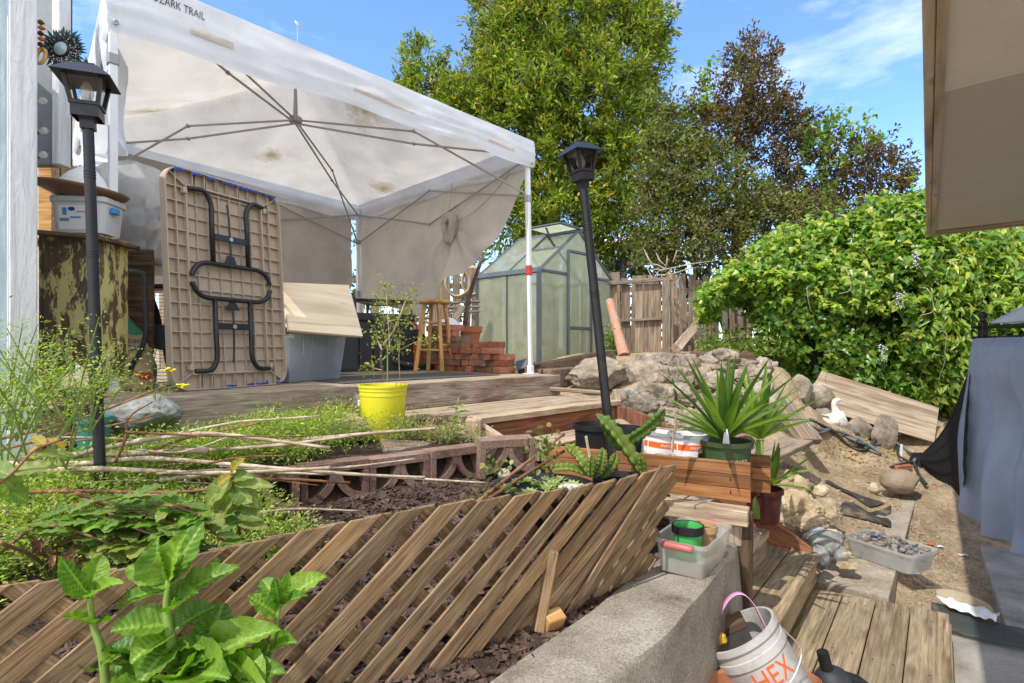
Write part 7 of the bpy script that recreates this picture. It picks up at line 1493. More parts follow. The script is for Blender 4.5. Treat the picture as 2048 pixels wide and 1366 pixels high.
rt = thing('wisteria_vine', 'yellow green wisteria with drooping leaflets and few pale flowers behind the gazebo', 'vine', HA.lerp(HB, .7) + V((0, 0, .6)))
a = hedge(.40, 1.0, 3400, 11, .17, .135, .05, [(.16, .28, .035), (.24, .36, .05), (.36, .43, .07), (.09, .18, .03)], [.3, .3, .2, .2], 'lance', .75, .72, 5); leaves('foliage', *a, M_leafy, rt, 'lance')
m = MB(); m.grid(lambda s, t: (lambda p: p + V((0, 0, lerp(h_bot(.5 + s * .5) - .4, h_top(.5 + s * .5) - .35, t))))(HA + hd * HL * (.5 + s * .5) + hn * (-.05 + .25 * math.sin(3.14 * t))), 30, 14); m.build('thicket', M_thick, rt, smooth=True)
shoots(.42, .95, 110, .15, .045, [(.36, .46, .07), (.46, .5, .1), (.25, .38, .05)], 'lance', rt)
M_lav = plain('lavender_petals', (.55, .5, .62), .7, dirt=.1)
for px, py in ((1832, 505), (1800, 585), (1766, 690)):
    c = W(px, py, 6.75); m = MB()
    for k in range(26): p = c + V((random.gauss(0, .025), random.gauss(0, .025), -.008 * k)) ; m.lathe([(.0, -.012), (.013 * (1.2 - k / 30), 0), (.0, .012)], 5, T(p), cap=False)
    fo = m.build('flower', M_lav, rt); fo['kind'] = 'stuff'
for k in range(5):
    m = MB(); c = W(random.uniform(1600, 1910), random.uniform(520, 720), 6.6); m.tube(spline([c, c + V((random.gauss(0, .1), -.12, -.05)), c + V((random.gauss(0, .1), -.1, -.28)), c + V((random.gauss(0, .12), -.05, -.34))], 5), .0035, 4); m.build('tendril', M_cane, rt)
rt = thing('fence_weeds', 'bright weeds and ivy shoots along the foot of the picket fence', 'weeds', W(1440, 700, 7.6))
n = 2600; px = rng.uniform(1395, 1580, n); py = 712 - np.abs(rng.normal(0, 22, n)) ; P = np.array([tuple(W(a, b, 7.4 + .9 * rng.random())) for a, b in zip(px, py)]); leaves('foliage', P, rdir(n) + np.array([0, 0, .3]), rdir(n) + np.array([0, -.3, 1]), rng.uniform(.03, .075, n), rng.uniform(.02, .05, n), pick([(.15, .22, .04), (.1, .17, .03), (.24, .28, .06)], n), M_leaf, rt, 'oval')
rt = thing('corner_weed', 'small leafy weed between the greenhouse and the salmon log', 'weeds', W(1228, 705, 7.6))
n = 420; px = rng.normal(1228, 10, n); py = 706 - np.abs(rng.normal(0, 24, n)); P = np.array([tuple(W(a, b, 7.5 + .4 * rng.random())) for a, b in zip(px, py)]); leaves('foliage', P, rdir(n), rdir(n) + np.array([0, -.3, 1]), rng.uniform(.04, .08, n), rng.uniform(.02, .05, n), pick([(.15, .22, .05), (.1, .17, .03)], n), M_leaf, rt, 'oval')
rt = thing('back_shrub', 'dark shrubbery beyond the board fence behind the canopy', 'shrub', V((-2, 11, 1.2)))
arr, tw = crown([(705, 520, 110, 90, 11), (500, 540, 160, 90, 11), (880, 500, 90, 90, 11.5), (1290, 560, 90, 50, 12), (1380, 560, 90, 70, 11.4), (1290, 620, 110, 50, 11.2), (1410, 620, 90, 50, 11), (770, 610, 150, 55, 9.9), (900, 590, 70, 50, 10)], 5, 22, .22, .12, .06, [(.07, .12, .025), (.12, .18, .035)], None, 'oval'); leaves('foliage', *arr, M_leaf, rt, 'oval'); twigs(tw, .3, .012, M_bark, 'branches', rt)

# ---- pointed leaf yucca plants
def blade(base, d, L, w_, droop, up0=V((0, 0, 1)), n=10, fold=.25):
    m = MB(); d = V(d).normalized(); s = d.cross(up0); s = s.normalized() if s.length > 1e-3 else V((1, 0, 0)); nrm = s.cross(d)
    def f(a, b):
        x = a * L; p = base + d * x + V((0, 0, -droop * L * a * a)); ww = w_ * (min(1, .45 + 2.2 * a) if a < .3 else 1) * (1 - max(0, (a - .35) / .65) ** 1.7) ; q = (b - .5) * 2
        return p + s * (q * ww / 2) + nrm * (abs(q) * ww * fold)
    m.grid(f, n, 4); return m
def leafmat(name, c0, c1, rough=.4, scale=3, bs=.2):
    m, n, b = mat_new(name); c = coords(n, (1, 1, 1)); z = noise_(n, c, scale, 5, .6); oi = nd(n, 'ObjectInfo'); ad_ = nd(n, 'Math', operation='MULTIPLY_ADD'); ad_.inputs[1].default_value = .5; ad_.inputs[2].default_value = -.25
    n.links.new(oi.outputs['Random'], ad_.inputs[0]); a2 = nd(n, 'Math', operation='ADD'); n.links.new(ad_.outputs[0], a2.inputs[0]); n.links.new(z.outputs[0], a2.inputs[1])
    r = ramp(n, [c0, c1], [.25, .8]); n.links.new(a2.outputs[0], r.inputs[0]); va = nd(n, 'Attribute', attribute_name='Vein'); vf = nd(n, 'Math', operation='MULTIPLY'); vf.inputs[1].default_value = .55; n.links.new(va.outputs['Fac'], vf.inputs[0]); r = mixc(n, vf, r, tuple(min(1, k * 1.5 + .03) for k in c1)); n.links.new(r.outputs[2], b.inputs['Base Color']); b.inputs['Roughness'].default_value = rough
    t = nd(n, 'BsdfTranslucent'); y = mixc(n, 1, r, (1.5, 1.7, .5), 'MULTIPLY'); n.links.new(y.outputs[2], t.inputs[0]); s = nd(n, 'MixShader'); s.inputs[0].default_value = .4
    n.links.new(b.outputs[0], s.inputs[1]); n.links.new(t.outputs[0], s.inputs[2]); n.links.new(s.outputs[0], n.nodes['Material Output'].inputs[0]); b.inputs['Specular IOR Level'].default_value = .35; z9 = noise_(n, c, 55 if bs > .3 else scale * 3, 3, .6); bump(n, b, z9, bs * 2, .006); return m
M_yuc = leafmat('yucca_leaf', (.07, .14, .025), (.23, .34, .06)); M_big = leafmat('broad_leaf', (.065, .17, .02), (.25, .40, .05), .4, 16, .32); M_cact = leafmat('cactus_stem', (.10, .17, .03), (.26, .32, .07), .45, 14); M_sap = leafmat('sapling_leaf', (.11, .2, .05), (.28, .32, .08), .45, 9); M_bram = leafmat('bramble_leaf', (.09, .18, .04), (.22, .32, .08), .5, 9); M_yl = leafmat('yellowed_leaf', (.3, .26, .04), (.45, .28, .06), .5, 9)
def yucca(c, label, n, L, trunk=None, seed=1, spread=1.0, mat=M_yuc):
    rg = random.Random(seed); rt = thing('yucca', label, 'plant', c if trunk is None else trunk)
    if trunk is not None: m = MB(); m.tube([trunk, c], [.028, .02], 8); m.build('stem', M_stem, rt, smooth=True)
    for k in range(n):
        f = k / (n - 1); az = k * 2.4 + rg.uniform(-.2, .2); el = lerp(1.45, .34, f ** .9) + rg.uniform(-.08, .08); el = 1.57 - (1.57 - el) * spread; d = V((math.cos(az) * math.cos(el), math.sin(az) * math.cos(el), math.sin(el)))
        blade(c + d * .015, d, L * rg.uniform(.75, 1.1), .042 * rg.uniform(.8, 1.1), rg.uniform(.02, .1) + .22 * f * rg.random()).build('leaf', mat, rt, smooth=True)
    return rt
yucca(GPOT + V((.0, .02, .20)), 'large yucca of pointed green blades growing in the dark green pot', 36, .43, seed=3)
rb = G(1545, 1035, .55); yucca(W(1520, 880, 2.95), 'second yucca with long dark blades standing to the right behind the planter', 22, .44, trunk=V((1.30, 2.95, .55)), seed=5)
yucca(rb + V((0, 0, .17)), 'drooping strap leaved plant in the dark red pot', 12, .30, seed=8, spread=1.25)

# ---- flat cactus stems and succulents behind the lattice
def pad(pts, w_, par, thick=.010, teeth=14, twist=V((0, -1, .2))):
    P = spline(pts, 8); n = len(P) - 1; m = MB()
    def f(a, b):
        i = min(n - 1, int(a * n)); p = P[i].lerp(P[i + 1], a * n - i); d = (P[i + 1] - P[i]).normalized(); s = d.cross(twist).normalized(); nn_ = s.cross(d); an = b * 6.283
        ww = w_ * min(1, (a * 5 + .3)) * min(1, ((1 - a) * 5 + .15)) * (.86 + .3 * abs(math.sin(a * teeth * 3.14)))
        rr = ww / 2 * (.16 + .84 * abs(math.cos(1.5 * an)) ** 2.2); return p + (s * math.cos(an) + nn_ * math.sin(an) * .8) * rr
    m.grid(f, n * 4, 24); return m.build('stem', M_cact, par, smooth=True)
cb = W(1235, 945, 2.12); rt = thing('cactus', 'sprawling flat stemmed green cactus with scalloped edges behind the lattice', 'cactus', cb)
pad([W(1295, 960, 2.10), W(1262, 910, 2.10), W(1225, 860, 2.12), W(1192, 828, 2.14)], .055, rt, teeth=9); pad([W(1205, 830, 2.16), W(1222, 870, 2.18), W(1248, 900, 2.18)], .04, rt, teeth=6)
pad([W(1240, 888, 2.14), W(1275, 868, 2.12), W(1305, 845, 2.12), W(1330, 818, 2.1)], .05, rt, teeth=9); pad([W(1188, 955, 2.08), W(1165, 925, 2.08), W(1150, 905, 2.1), W(1130, 890, 2.1)], .045, rt, teeth=8); pad([W(1190, 955, 2.06), W(1200, 925, 2.06), W(1205, 895, 2.08)], .04, rt, teeth=8)
pad([W(1200, 955, 2.1), W(1222, 930, 2.1), W(1232, 905, 2.12)], .042, rt, teeth=7); pad([W(1180, 955, 2.03), W(1180, 930, 2.03), W(1184, 910, 2.03)], .032, rt, teeth=5); pad([W(1180, 950, 2.12), W(1140, 936, 2.12), W(1100, 938, 2.12)], .034, rt, teeth=8); pad([W(1285, 950, 2.08), W(1282, 930, 2.08), W(1280, 912, 2.08)], .034, rt, teeth=4)
m = MB(); m.tube(spline([W(1330, 818, 2.1), W(1346, 822, 2.1), W(1352, 845, 2.1), W(1347, 872, 2.1), W(1345, 905, 2.1)], 5), .004, 5); m.build('dead_stem', M_cane, rt); m = MB(); m.tube([W(1182, 925, 2.03), W(1176, 895, 2.03), W(1172, 872, 2.03)], .005, 5); m.build('dead_stem', M_cane, rt)
m = MB(); m.lathe([(.07, 0), (.10, .16), (.105, .16), (.105, .18), (.09, .18), (.085, .16)], 24, T(V((cb.x + .01, cb.y, .78))), cap=False); m.build('pot', M_blackp, rt, smooth=True, auto=40)
sc_ = V((.115, 1.98, .80)); rt = thing('succulent_bowl', 'wide black rimmed bowl of pale green succulent rosettes behind the lattice', 'plant bowl', sc_)
m = MB(); m.lathe([(.08, 0), (.16, .13), (.185, .15), (.185, .165), (.165, .165), (.15, .135), (0, .13)], 36, T(sc_), cap=False); m.build('bowl', M_blackp, rt, smooth=True, auto=40)
M_succ = leafmat('succulent_leaf', (.26, .34, .14), (.5, .56, .32), .5, 14)
for k in range(15):
    a, r_ = random.uniform(0, 6.3), .14 * math.sqrt(random.random()); c = sc_ + V((r_ * math.cos(a), r_ * math.sin(a), .145)); m = MB(); s_ = random.uniform(.03, .055)
    for q in range(16):
        f = q / 15; az = q * 2.4; el = lerp(1.3, .25, f); d = V((math.cos(az) * math.cos(el), math.sin(az) * math.cos(el), math.sin(el))); b = blade(c, d, s_ * (.5 + .5 * f), s_ * .45, .0, n=4, fold=.15); m.add(b.v, b.f)
    m.build('rosette', M_succ, rt, smooth=True)
m = MB(); m.lathe([(.0, .02), (.05, .015), (.06, 0)], 16, T(sc_ + V((.10, -.03, .15))), cap=False); m.build('white_stone', M_fur, rt, smooth=True)

# ---- broad leaved plant in front of the lattice
def bigleaf(base, d, L, w_, par, mat=M_big, curl=.5, seed=0, cup=.25, crinkle=.035, up0=V((0, 0, 1)), name='leaf'):
    d = V(d).normalized(); s = d.cross(up0); s = s.normalized() if s.length > .05 else V((1, 0, 0)); nn_ = s.cross(d).normalized(); m = MB(); nl = 16
    def f(a, b):
        q = (b - .5) * 2; x = a * L; bend = curl * a * a * L; ww = w_ * (math.sin(3.1416 * min(1, (a * .93 + .04)) ** .78)) ** .8 * .5
        vein = .5 + .5 * math.cos((a * 9 - abs(q) * 1.6) * 6.283); c_ = crinkle * L * (vein - .5) * (1 - abs(q) * .4) * min(1, abs(q) * 4); ed = .03 * L * math.sin(a * 21 + seed) * abs(q) ** 3
        return base + d * (x - .35 * bend * a) + s * (q * ww) + nn_ * (abs(q) ** 1.5 * ww * cup * 1.6 - bend * .55 + c_ + ed)
    m.grid(f, 30, 12); o = m.build(name, mat, par, smooth=True); at = o.data.attributes.new('Vein', 'FLOAT', 'POINT'); vals = []
    for j in range(13):
        for i in range(31):
            a, q = i / 30, abs(j / 12 - .5) * 2; vals.append(max(1.0 if q < .1 else 0, max(0, (math.cos((a * 9 - q * 1.6) * 6.283 + 3.14) - .55) / .45) * .7 * (1 - q * .5)))
    at.data.foreach_set('value', vals); return o
rt = thing('broad_leaf_plant', 'lush bright green broad leaved plant in front of the left part of the lattice', 'plant', W(340, 1366, .98))
def stem(pts, r0, r1, par=rt, mat=M_stem, name='stem'):
    P = spline(pts, 6); m = MB(); m.tube(P, [lerp(r0, r1, i / (len(P) - 1)) for i in range(len(P))], 8); m.build(name, mat, par, smooth=True)
Yp = .95
stem([W(215, 1420, Yp), W(205, 1310, Yp), W(187, 1250, Yp), W(179, 1185, Yp), W(178, 1150, Yp + .01)], .008, .0025); stem([W(350, 1420, Yp), W(345, 1300, Yp), W(334, 1220, Yp), W(337, 1165, Yp), W(340, 1130, Yp + .015)], .011, .003); stem([W(530, 1420, 1.0), W(545, 1290, 1.0), W(559, 1215, 1.0), W(560, 1180, 1.01)], .007, .002); stem([W(380, 1380, Yp), W(390, 1340, Yp), W(398, 1318, Yp)], .007, .005)
def px_dir(x0, y0, x1, y1, Y, dy=0): a, b = W(x0, y0, Y), W(x1, y1, Y + dy); return a, b - a, (b - a).length
specs = [(178, 1190, 120, 1120, .045, -.04), (180, 1180, 205, 1105, .05, .03), (176, 1185, 150, 1130, .04, .05), (180, 1195, 225, 1150, .035, -.03), (185, 1250, 150, 1235, .035, -.03), (190, 1250, 210, 1240, .03, .04),
         (338, 1160, 400, 1045, .07, .03), (335, 1160, 290, 1085, .075, -.03), (336, 1170, 345, 1075, .07, -.05), (338, 1150, 365, 1060, .05, .06), (340, 1170, 250, 1125, .06, .04), (335, 1180, 205, 1195, .05, .03), (345, 1200, 468, 1125, .06, .02), (340, 1220, 385, 1180, .05, -.04),
         (335, 1250, 225, 1255, .075, -.04), (340, 1270, 255, 1310, .075, -.06), (345, 1290, 270, 1360, .09, -.06), (350, 1260, 430, 1200, .06, .03), (400, 1320, 455, 1190, .08, .05), (395, 1330, 545, 1240, .085, .0), (410, 1350, 560, 1330, .07, -.03), (380, 1350, 440, 1340, .10, -.09), (370, 1360, 350, 1340, .1, -.06), (430, 1350, 520, 1370, .08, -.07), (300, 1370, 215, 1366, .07, -.05), (330, 1340, 300, 1250, .07, .05), (470, 1366, 500, 1290, .07, .02),
         (560, 1210, 520, 1145, .05, .02), (560, 1205, 648, 1140, .06, .03), (560, 1205, 575, 1150, .035, -.02), (558, 1210, 550, 1165, .035, -.04), (555, 1230, 500, 1190, .045, -.02), (560, 1215, 600, 1180, .035, -.04), (545, 1300, 575, 1270, .05, -.04), (540, 1320, 480, 1290, .05, .03), (350, 1330, 430, 1290, .07, -.03)]
for i, (x0, y0, x1, y1, w_, dy) in enumerate(specs):
    Yq = Yp if x0 < 480 else 1.0; a, d, L = px_dir(x0, y0, x1, y1, Yq, dy); L = max(L, .06); up0 = V((0, -.5, .8)) if abs(d.normalized().z) < .75 else V((random.uniform(-.6, .6), -1, .15))
    bigleaf(a, d, L * 1.08, w_ * .82, rt, curl=random.uniform(.15, .55), seed=i, cup=random.uniform(.2, .6), crinkle=.05, up0=up0)
for k in range(26):
    x0 = random.uniform(230, 560); y0 = random.uniform(1290, 1400); a = W(x0, y0, .97 + random.uniform(-.04, .05)); an = random.uniform(0, 6.3); bigleaf(a, V((math.cos(an), -.35 + .6 * math.sin(an), random.uniform(-.1, .9))), random.uniform(.06, .12), random.uniform(.032, .055), rt, curl=random.uniform(.2, .6), seed=k + 60, cup=random.uniform(.2, .6), crinkle=.05)
# ---- broad leaved bramble and sapling in the bed
rt = thing('bramble', 'arching bramble with rounded dull green leaves at the left of the bed', 'shrub', W(150, 1080, 1.35))
for k in range(13):
    x0 = random.uniform(-80, 230); y0 = random.uniform(1000, 1115); pts = [W(x0, y0, 1.5), W(x0 + random.uniform(60, 140), y0 - random.uniform(10, 60), 1.42), W(x0 + random.uniform(160, 260), y0 - random.uniform(-30, 40), 1.38)]; P = spline(pts, 7)
    stem(pts, .005, .003, rt, M_canebr)
    for q in range(2, len(P)):
        a = random.uniform(0, 6.3); d = V((math.cos(a), math.sin(a) * .7 - .2, random.uniform(-.25, .3))); bigleaf(P[q], d, random.uniform(.055, .095), random.uniform(.04, .062), rt, M_sap if k % 4 == 0 else M_bram if k % 3 else M_big, curl=.25, seed=q, cup=.1, crinkle=.02)
for k in range(22):
    p = W(random.uniform(60, 350), random.uniform(1030, 1110), 1.45); bigleaf(p, V((random.gauss(0, .4), random.gauss(0, .3), -1)), random.uniform(.04, .07), .02, rt, M_canebr, curl=.4, seed=k, crinkle=.05, up0=V((0, -1, 0)), name='dead_leaf')
rt = thing('sapling', 'small sapling with pale folded leaves at the left end of the mulch', 'sapling', W(470, 1060, 1.55))
stem([W(480, 1070, 1.55), W(470, 1000, 1.55), W(462, 940, 1.53)], .004, .0025, rt, M_canebr)
for i, (x0, y0, x1, y1, w_) in enumerate([(462, 945, 480, 915, .03), (462, 950, 445, 960, .03), (465, 960, 400, 1010, .06), (468, 975, 425, 1040, .06), (466, 970, 515, 1010, .06), (466, 965, 540, 965, .035), (470, 990, 500, 1000, .05), (472, 1010, 440, 1030, .05), (474, 1020, 520, 1035, .045), (465, 955, 500, 950, .035), (476, 1040, 530, 1050, .04), (476, 1040, 430, 1060, .045)]):
    a, d, L = px_dir(x0, y0, x1, y1, 1.54, -.03); bigleaf(a, d, max(L, .05) * 1.1, w_, rt, M_sap if i > 1 else M_yl, curl=.4, seed=i, cup=.3, crinkle=.02, up0=V((0, -.8, .6)))
rt = thing('young_shoot', 'close young shoot with long yellow green and orange leaves at the left edge', 'sapling', W(20, 1000, 1.0))
stem([W(-60, 1010, .98), W(20, 950, .98), W(70, 900, .98), W(120, 880, .98)], .003, .002, rt, M_canebr)
for i, (x0, y0, x1, y1, w_, mt) in enumerate([(60, 905, 112, 870, .02, M_yl), (110, 882, 128, 895, .02, M_yl), (70, 905, 150, 905, .022, M_sap), (30, 945, 110, 925, .035, M_sap), (20, 950, -40, 925, .04, M_sap), (10, 960, 40, 985, .04, M_sap), (0, 975, 60, 1000, .04, M_big), (90, 890, 60, 865, .018, M_yl)]):
    a, d, L = px_dir(x0, y0, x1, y1, .98, .02); bigleaf(a, d, L * 1.1, w_, rt, mt, curl=.3, seed=i, cup=.15, crinkle=.015, up0=V((0, -.6, .8)))

# ---- feathery weeds
def feather(centres, hts, n_st, per, name, par, cols=((.30, .42, .06), (.42, .5, .10), (.20, .32, .045), (.25, .36, .05), (.46, .40, .18)), sp=.05, ls=.012, stem_r=.0016):
    P, D, N, Ls = [], [], [], []; m = MB()
    for c, h in zip(centres, hts):
        for q in range(n_st):
            a = random.uniform(0, 6.3); lean = random.uniform(.1, .8); tip = c + V((math.cos(a) * h * lean, math.sin(a) * h * lean, h * random.uniform(.6, 1.1))); mid = c.lerp(tip, .5) + V((0, 0, h * .12)); m.tube([c, mid, tip], [stem_r, stem_r, stem_r * .5], 3)
            for k in range(per):
                t = random.uniform(.3, 1.05); b = (c.lerp(mid, t * 2) if t < .5 else mid.lerp(tip, (t - .5) * 2)); r_ = sp * (1.15 - t * .55); g = V((random.gauss(0, r_), random.gauss(0, r_), random.gauss(0, r_ * .45))); P.append(b + g); D.append(g + V((0, 0, .01))); N.append((random.gauss(0, .4), random.gauss(0, .4), 1)); Ls.append(ls * random.uniform(.5, 1.3))
    m.build(name + '_stems', M_stem, par); n = len(P); Ls = np.array(Ls); return leaves(name, np.array([tuple(p) for p in P]), np.array([tuple(p) for p in D]), np.array(N), Ls, Ls * .42, pick(list(cols), n, .15), M_leaf, par, 'lance')
cs, hs = [], []
while len(cs) < 290:
    x, y = random.uniform(-2.7, -.55), random.uniform(1.25, 3.2); p = V((x, y, 0)); dd = (p - BK0).dot(BKN); ss = (p - BK0).dot(BKD)
    if p.dot(VD) > 2.93: continue
    if (ss > -.05 and dd < .12) or (ss <= -.05 and y < 1.2 + max(0, x + 1.2) * .9): continue
    if (p - V((bp_.x, bp_.y, 0))).length < .2: continue
    if ss > .7 and random.random() < .6: continue
    if mn.noise(V((x * 2.4, y * 2.4, 8))) < -.16: continue
    cs.append(V((x, y, bed_z(x, y)))); hs.append(random.uniform(.08, .15) * (1.2 if y > 2.5 else 1))
rt = feather(cs, [h * 1.15 for h in hs], 6, 40, 'feathery_weeds', None, sp=.055, ls=.0165); tag(rt, 'low bright green feathery weeds covering the left of the bed', 'weeds', kind='stuff')
st_ = bpy.data.objects['feathery_weeds_stems']; st_.parent = rt; st_.name = 'weed_stems'; WM['weed_stems'] = I4
for i, (x, y, Y, h) in enumerate(((200, 900, 1.9, .24), (300, 880, 2.1, .22), (420, 890, 2.2, .2), (560, 860, 2.5, .2), (640, 840, 2.8, .17), (470, 950, 1.9, .16), (350, 970, 1.75, .2), (250, 990, 1.65, .2), (120, 960, 1.6, .26))):
    c = W(x, y, Y); c.z = bed_z(c.x, c.y); rt = thing('feathery_weed', 'loose feathery weed clump standing taller than the weeds among the cut canes', 'weed', c, 'taller feathery weeds among the canes'); feather([c + V((random.gauss(0, .05), random.gauss(0, .05), 0)) for _ in range(3)], [h] * 3, 5, 55, 'foliage', rt, sp=.045, ls=.019, stem_r=.0022)
for i, (x, y, Y, h, lab) in enumerate(((30, 960, 1.5, .42, 'tall feathery green weed at the left edge, nearest of three'), (60, 860, 1.95, .34, 'tall feathery green weed against the white corner trim'), (120, 870, 1.75, .26, 'bushy feathery weed at the foot of the left lantern'))):
    c = W(x, y, Y); rt = thing('feathery_weed', lab, 'weed', c); feather([c + V((random.gauss(0, .06), random.gauss(0, .06), 0)) for _ in range(4)], [h] * 4, 5, 80, 'foliage', rt, sp=.05, ls=.013, stem_r=.003)
c = W(345, 800, 2.5); rt = thing('flowering_weed', 'thin weed with two yellow flower heads before the folding table', 'weed', c)
for x, y in ((340, 740), (364, 771)):
    t_ = W(x, y, 2.42); m = MB(); m.tube([W(318, 800, 2.45), W(330, 775, 2.44), t_], .002, 4); m.build('stem', M_stem, rt); m = MB()
    for k in range(16): m.lathe([(0, -.004), (.007, 0), (0, .005)], 6, T(t_ + V((random.gauss(0, .014), random.gauss(0, .01), random.gauss(0, .004)))), cap=False)
    m.build('flower_head', plain('yellow_petal', (.75, .65, .02), .6, dirt=.05), rt)
feather([W(310, 800, 2.45)], [.07], 4, 40, 'foliage', rt)
# ---- shrub in the yellow bucket, weeds beside it
bt = bp_ + V((0, 0, .26)); rt = thing('dying_shrub', 'spindly half dead shrub with sparse leaves in the yellow bucket', 'shrub', bt); tips = []
for pts, r_ in (([(768, 760), (762, 720), (766, 680), (770, 645), (760, 620)], .008), ([(766, 690), (785, 665), (800, 630), (812, 600), (826, 580)], .005), ([(764, 700), (755, 680), (752, 660)], .004), ([(768, 650), (790, 640), (815, 640)], .003), ([(765, 720), (780, 705), (795, 690)], .004), ([(800, 760), (798, 715), (800, 680), (795, 640)], .003), ([(762, 740), (745, 735), (730, 725)], .003), ([(800, 700), (830, 685), (870, 675)], .0025), ([(780, 700), (776, 640), (772, 590), (770, 565)], .003)):
    P = spline([W(x, y, 3.05 + random.gauss(0, .03)) for x, y in pts], 5); m = MB(); m.tube(P, [lerp(r_, r_ * .35, i / (len(P) - 1)) for i in range(len(P))], 5); m.build('twig', M_cane if r_ < .006 else M_bark, rt); tips += P[len(P) // 2:]
n = 620; base = np.array([tuple(random.choice(tips)) for _ in range(n)]) + rng.normal(0, .03, (n, 3)); leaves('foliage', base, rdir(n), rdir(n) + np.array([0, 0, 1]), rng.uniform(.012, .026, n), rng.uniform(.007, .014, n), pick([(.26, .30, .06), (.36, .32, .08), (.16, .24, .05)], n), M_leaf, rt, 'oval')
rt = thing('fennel', 'thin pale fennel rising behind the shrub in the yellow bucket', 'fennel', W(775, 760, 3.3)); feather([W(775, 700, 3.3)], [.38], 4, 110, 'foliage', rt, cols=((.36, .38, .12), (.28, .33, .1)), sp=.035, ls=.012); m = MB(); m.tube([W(775, 765, 3.3), W(775, 690, 3.3)], .004, 5); m.build('stalk', M_stem, rt)
c = V((-.33, 2.92, .95)); rt = thing('sow_thistle', 'leafy sow thistle weed right of the yellow bucket beside the step', 'weed', c); stem([c, c + V((.02, 0, .1)), c + V((.05, 0, .24))], .005, .003, rt)
for k in range(11): a = k * 2.4; bigleaf(c + V((.01 + .004 * k, 0, .02 * k)), V((math.cos(a), math.sin(a) - .2, .35)), random.uniform(.06, .1), .035, rt, M_sap, curl=.5, seed=k, crinkle=.05)
rt = feather([V((random.uniform(-.62, -.15), random.uniform(2.85, 3.02), .955)) for _ in range(10)], [random.uniform(.06, .14) for _ in range(10)], 6, 26, 'dry_weeds', None, cols=((.38, .32, .14), (.26, .28, .08), (.42, .36, .2)), sp=.04, ls=.018); tag(rt, 'dry straw coloured weeds between the yellow bucket and the step', 'weeds', kind='stuff'); st_ = bpy.data.objects['dry_weeds_stems']; st_.parent = rt; st_.name = 'dry_stems'; WM['dry_stems'] = I4

# ---- cut canes lying across the weeds
CN = 'cut canes lying over the weeds'
def cane(pts, r0, r1, mat, lab='long pale cut cane lying across the feathery weeds', g=CN):
    P = spline(pts, 7); n = len(P); m = MB(); m.tube(P, [lerp(r0, r1, i / (n - 1)) * (1.25 if i % 7 == 0 else 1) for i in range(n)], 7); o = m.build('cane', mat, None, smooth=True); return tag(o, lab, 'cane', g)
for pts, Y, r0, r1, mt in [([(140, 912), (279, 882), (395, 868), (472, 872), (660, 896)], 1.95, .010, .006, 0), ([(-20, 940), (73, 913), (250, 908), (416, 901)], 1.9, .012, .011, 0), ([(240, 918), (400, 902), (560, 890), (700, 872)], 2.1, .009, .006, 0), ([(-30, 928), (150, 928), (300, 917), (500, 932), (700, 948), (850, 955)], 1.85, .010, .005, 0), ([(-30, 945), (200, 938), (420, 946), (660, 936)], 1.8, .010, .006, 0), ([(440, 895), (632, 877), (760, 865), (870, 857)], 2.35, .010, .006, 0), ([(440, 930), (640, 944), (800, 955), (970, 966)], 2.05, .008, .004, 0), ([(420, 948), (600, 940), (700, 934), (830, 918)], 2.1, .007, .004, 0), ([(520, 1025), (600, 1018), (720, 1022)], 1.75, .005, .003, 0), ([(320, 960), (470, 945), (650, 948)], 1.9, .007, .005, 0),
                           ([(-20, 882), (120, 850), (230, 812), (330, 772)], 1.9, .006, .003, 1), ([(-20, 830), (80, 812), (200, 795), (240, 785)], 2.0, .005, .003, 1), ([(-20, 905), (130, 870), (250, 845), (310, 830)], 1.9, .005, .003, 1), ([(0, 988), (130, 982), (330, 985), (430, 978)], 1.55, .006, .004, 1), ([(150, 985), (220, 1015), (290, 1048), (350, 1085)], 1.5, .006, .004, 1), ([(300, 905), (360, 880), (440, 862), (520, 846)], 2.0, .005, .003, 1), ([(520, 958), (600, 960), (700, 966)], 2.0, .006, .005, 1), ([(340, 870), (470, 845), (560, 838), (640, 832)], 2.3, .006, .004, 0), ([(0, 1085), (60, 1110), (110, 1150)], 1.35, .005, .004, 1)]:
    k = [W(x, y, Y + .25 * i / len(pts)) for i, (x, y) in enumerate(pts)]; cane(k, r0, r1, M_canebr if mt else M_cane, *(('thin brown cut cane lying across the feathery weeds', 'brown canes lying over the weeds') if mt else ()))
cane([W(230, 925, 1.75), W(250, 880, 1.75), W(258, 835, 1.77), W(305, 803, 1.8)], .005, .002, M_canebr, 'dark forked twig standing up from the canes below the left canopy leg', None)
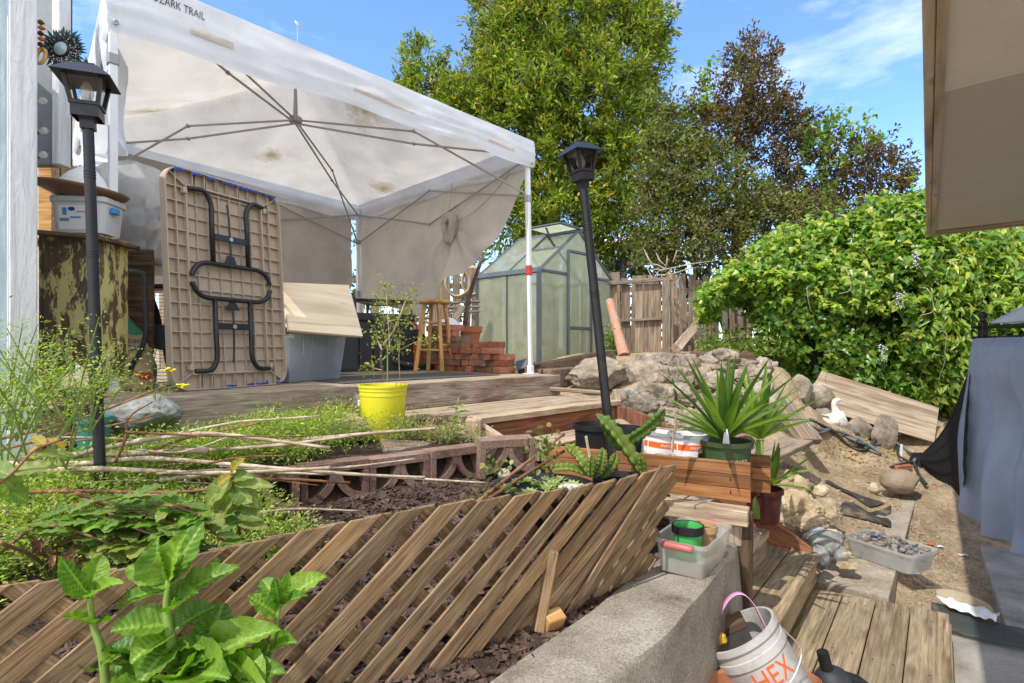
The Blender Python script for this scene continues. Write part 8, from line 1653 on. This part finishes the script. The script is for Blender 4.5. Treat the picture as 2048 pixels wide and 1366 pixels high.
for k in range(12):
    x, y = random.uniform(-20, 420), random.uniform(860, 985); Y = random.uniform(1.75, 2.1); dx = random.uniform(140, 380); cane([W(x, y, Y), W(x + dx * .5, y + random.uniform(-20, 12), Y + .06), W(x + dx, y + random.uniform(-30, 20), Y + .12)], random.uniform(.003, .005), .002, M_canebr if k % 2 else M_cane, 'thin brown cut cane lying across the feathery weeds' if k % 2 else 'thin pale cut twig lying across the feathery weeds', 'brown canes lying over the weeds' if k % 2 else 'thin pale twigs over the weeds')
for i, (a, b, lab) in enumerate((((955, 1005), (1128, 868), 'reddish brown pruned stick slanting over the succulent bowl, longer of two'), ((975, 1000), (1128, 902), 'reddish brown pruned stick slanting over the succulent bowl, shorter of two'))): cane([W(*a, 1.72), W((a[0] + b[0]) / 2, (a[1] + b[1]) / 2 - 2, 1.95), W(*b, 2.2)], .007, .005, M_canebr, lab, None)
rt = thing('wilted_sprig', 'wilted green sprig caught on the sticks at the lattice top', 'sprig', W(1000, 985, 1.8)); n = 200; base = np.concatenate([np.array([tuple(W(x + random.gauss(0, 14), y + random.gauss(0, 16), 1.80 + random.gauss(0, .03))) for _ in range(40)]) for x, y in ((1000, 985), (990, 930), (1085, 880), (1095, 910), (970, 1000))]); leaves('foliage', base, rdir(n) + np.array([0, 0, -.6]), rdir(n), rng.uniform(.015, .035, n), rng.uniform(.01, .02, n), pick([(.10, .15, .04), (.2, .25, .07), (.25, .2, .07)], n), M_leaf, rt, 'oval')

n = 700; pts_ = [gpt(random.gauss(1735, 55), random.gauss(888, 26), .2, .006) for _ in range(n)]; P = np.array([tuple(p) for p in pts_]); o = leaves('leaf_litter', P, rdir(n) * np.array([1, 1, .25]), rdir(n) * .35 + np.array([0, 0, 1]), rng.uniform(.02, .05, n), rng.uniform(.012, .028, n), pick([(.5, .33, .14), (.42, .24, .08), (.3, .19, .1), (.55, .42, .22)], n), M_leaf, None, 'oval'); tag(o, 'dry tan and orange fallen leaves around the goose and hoses', 'leaf litter', kind='stuff')
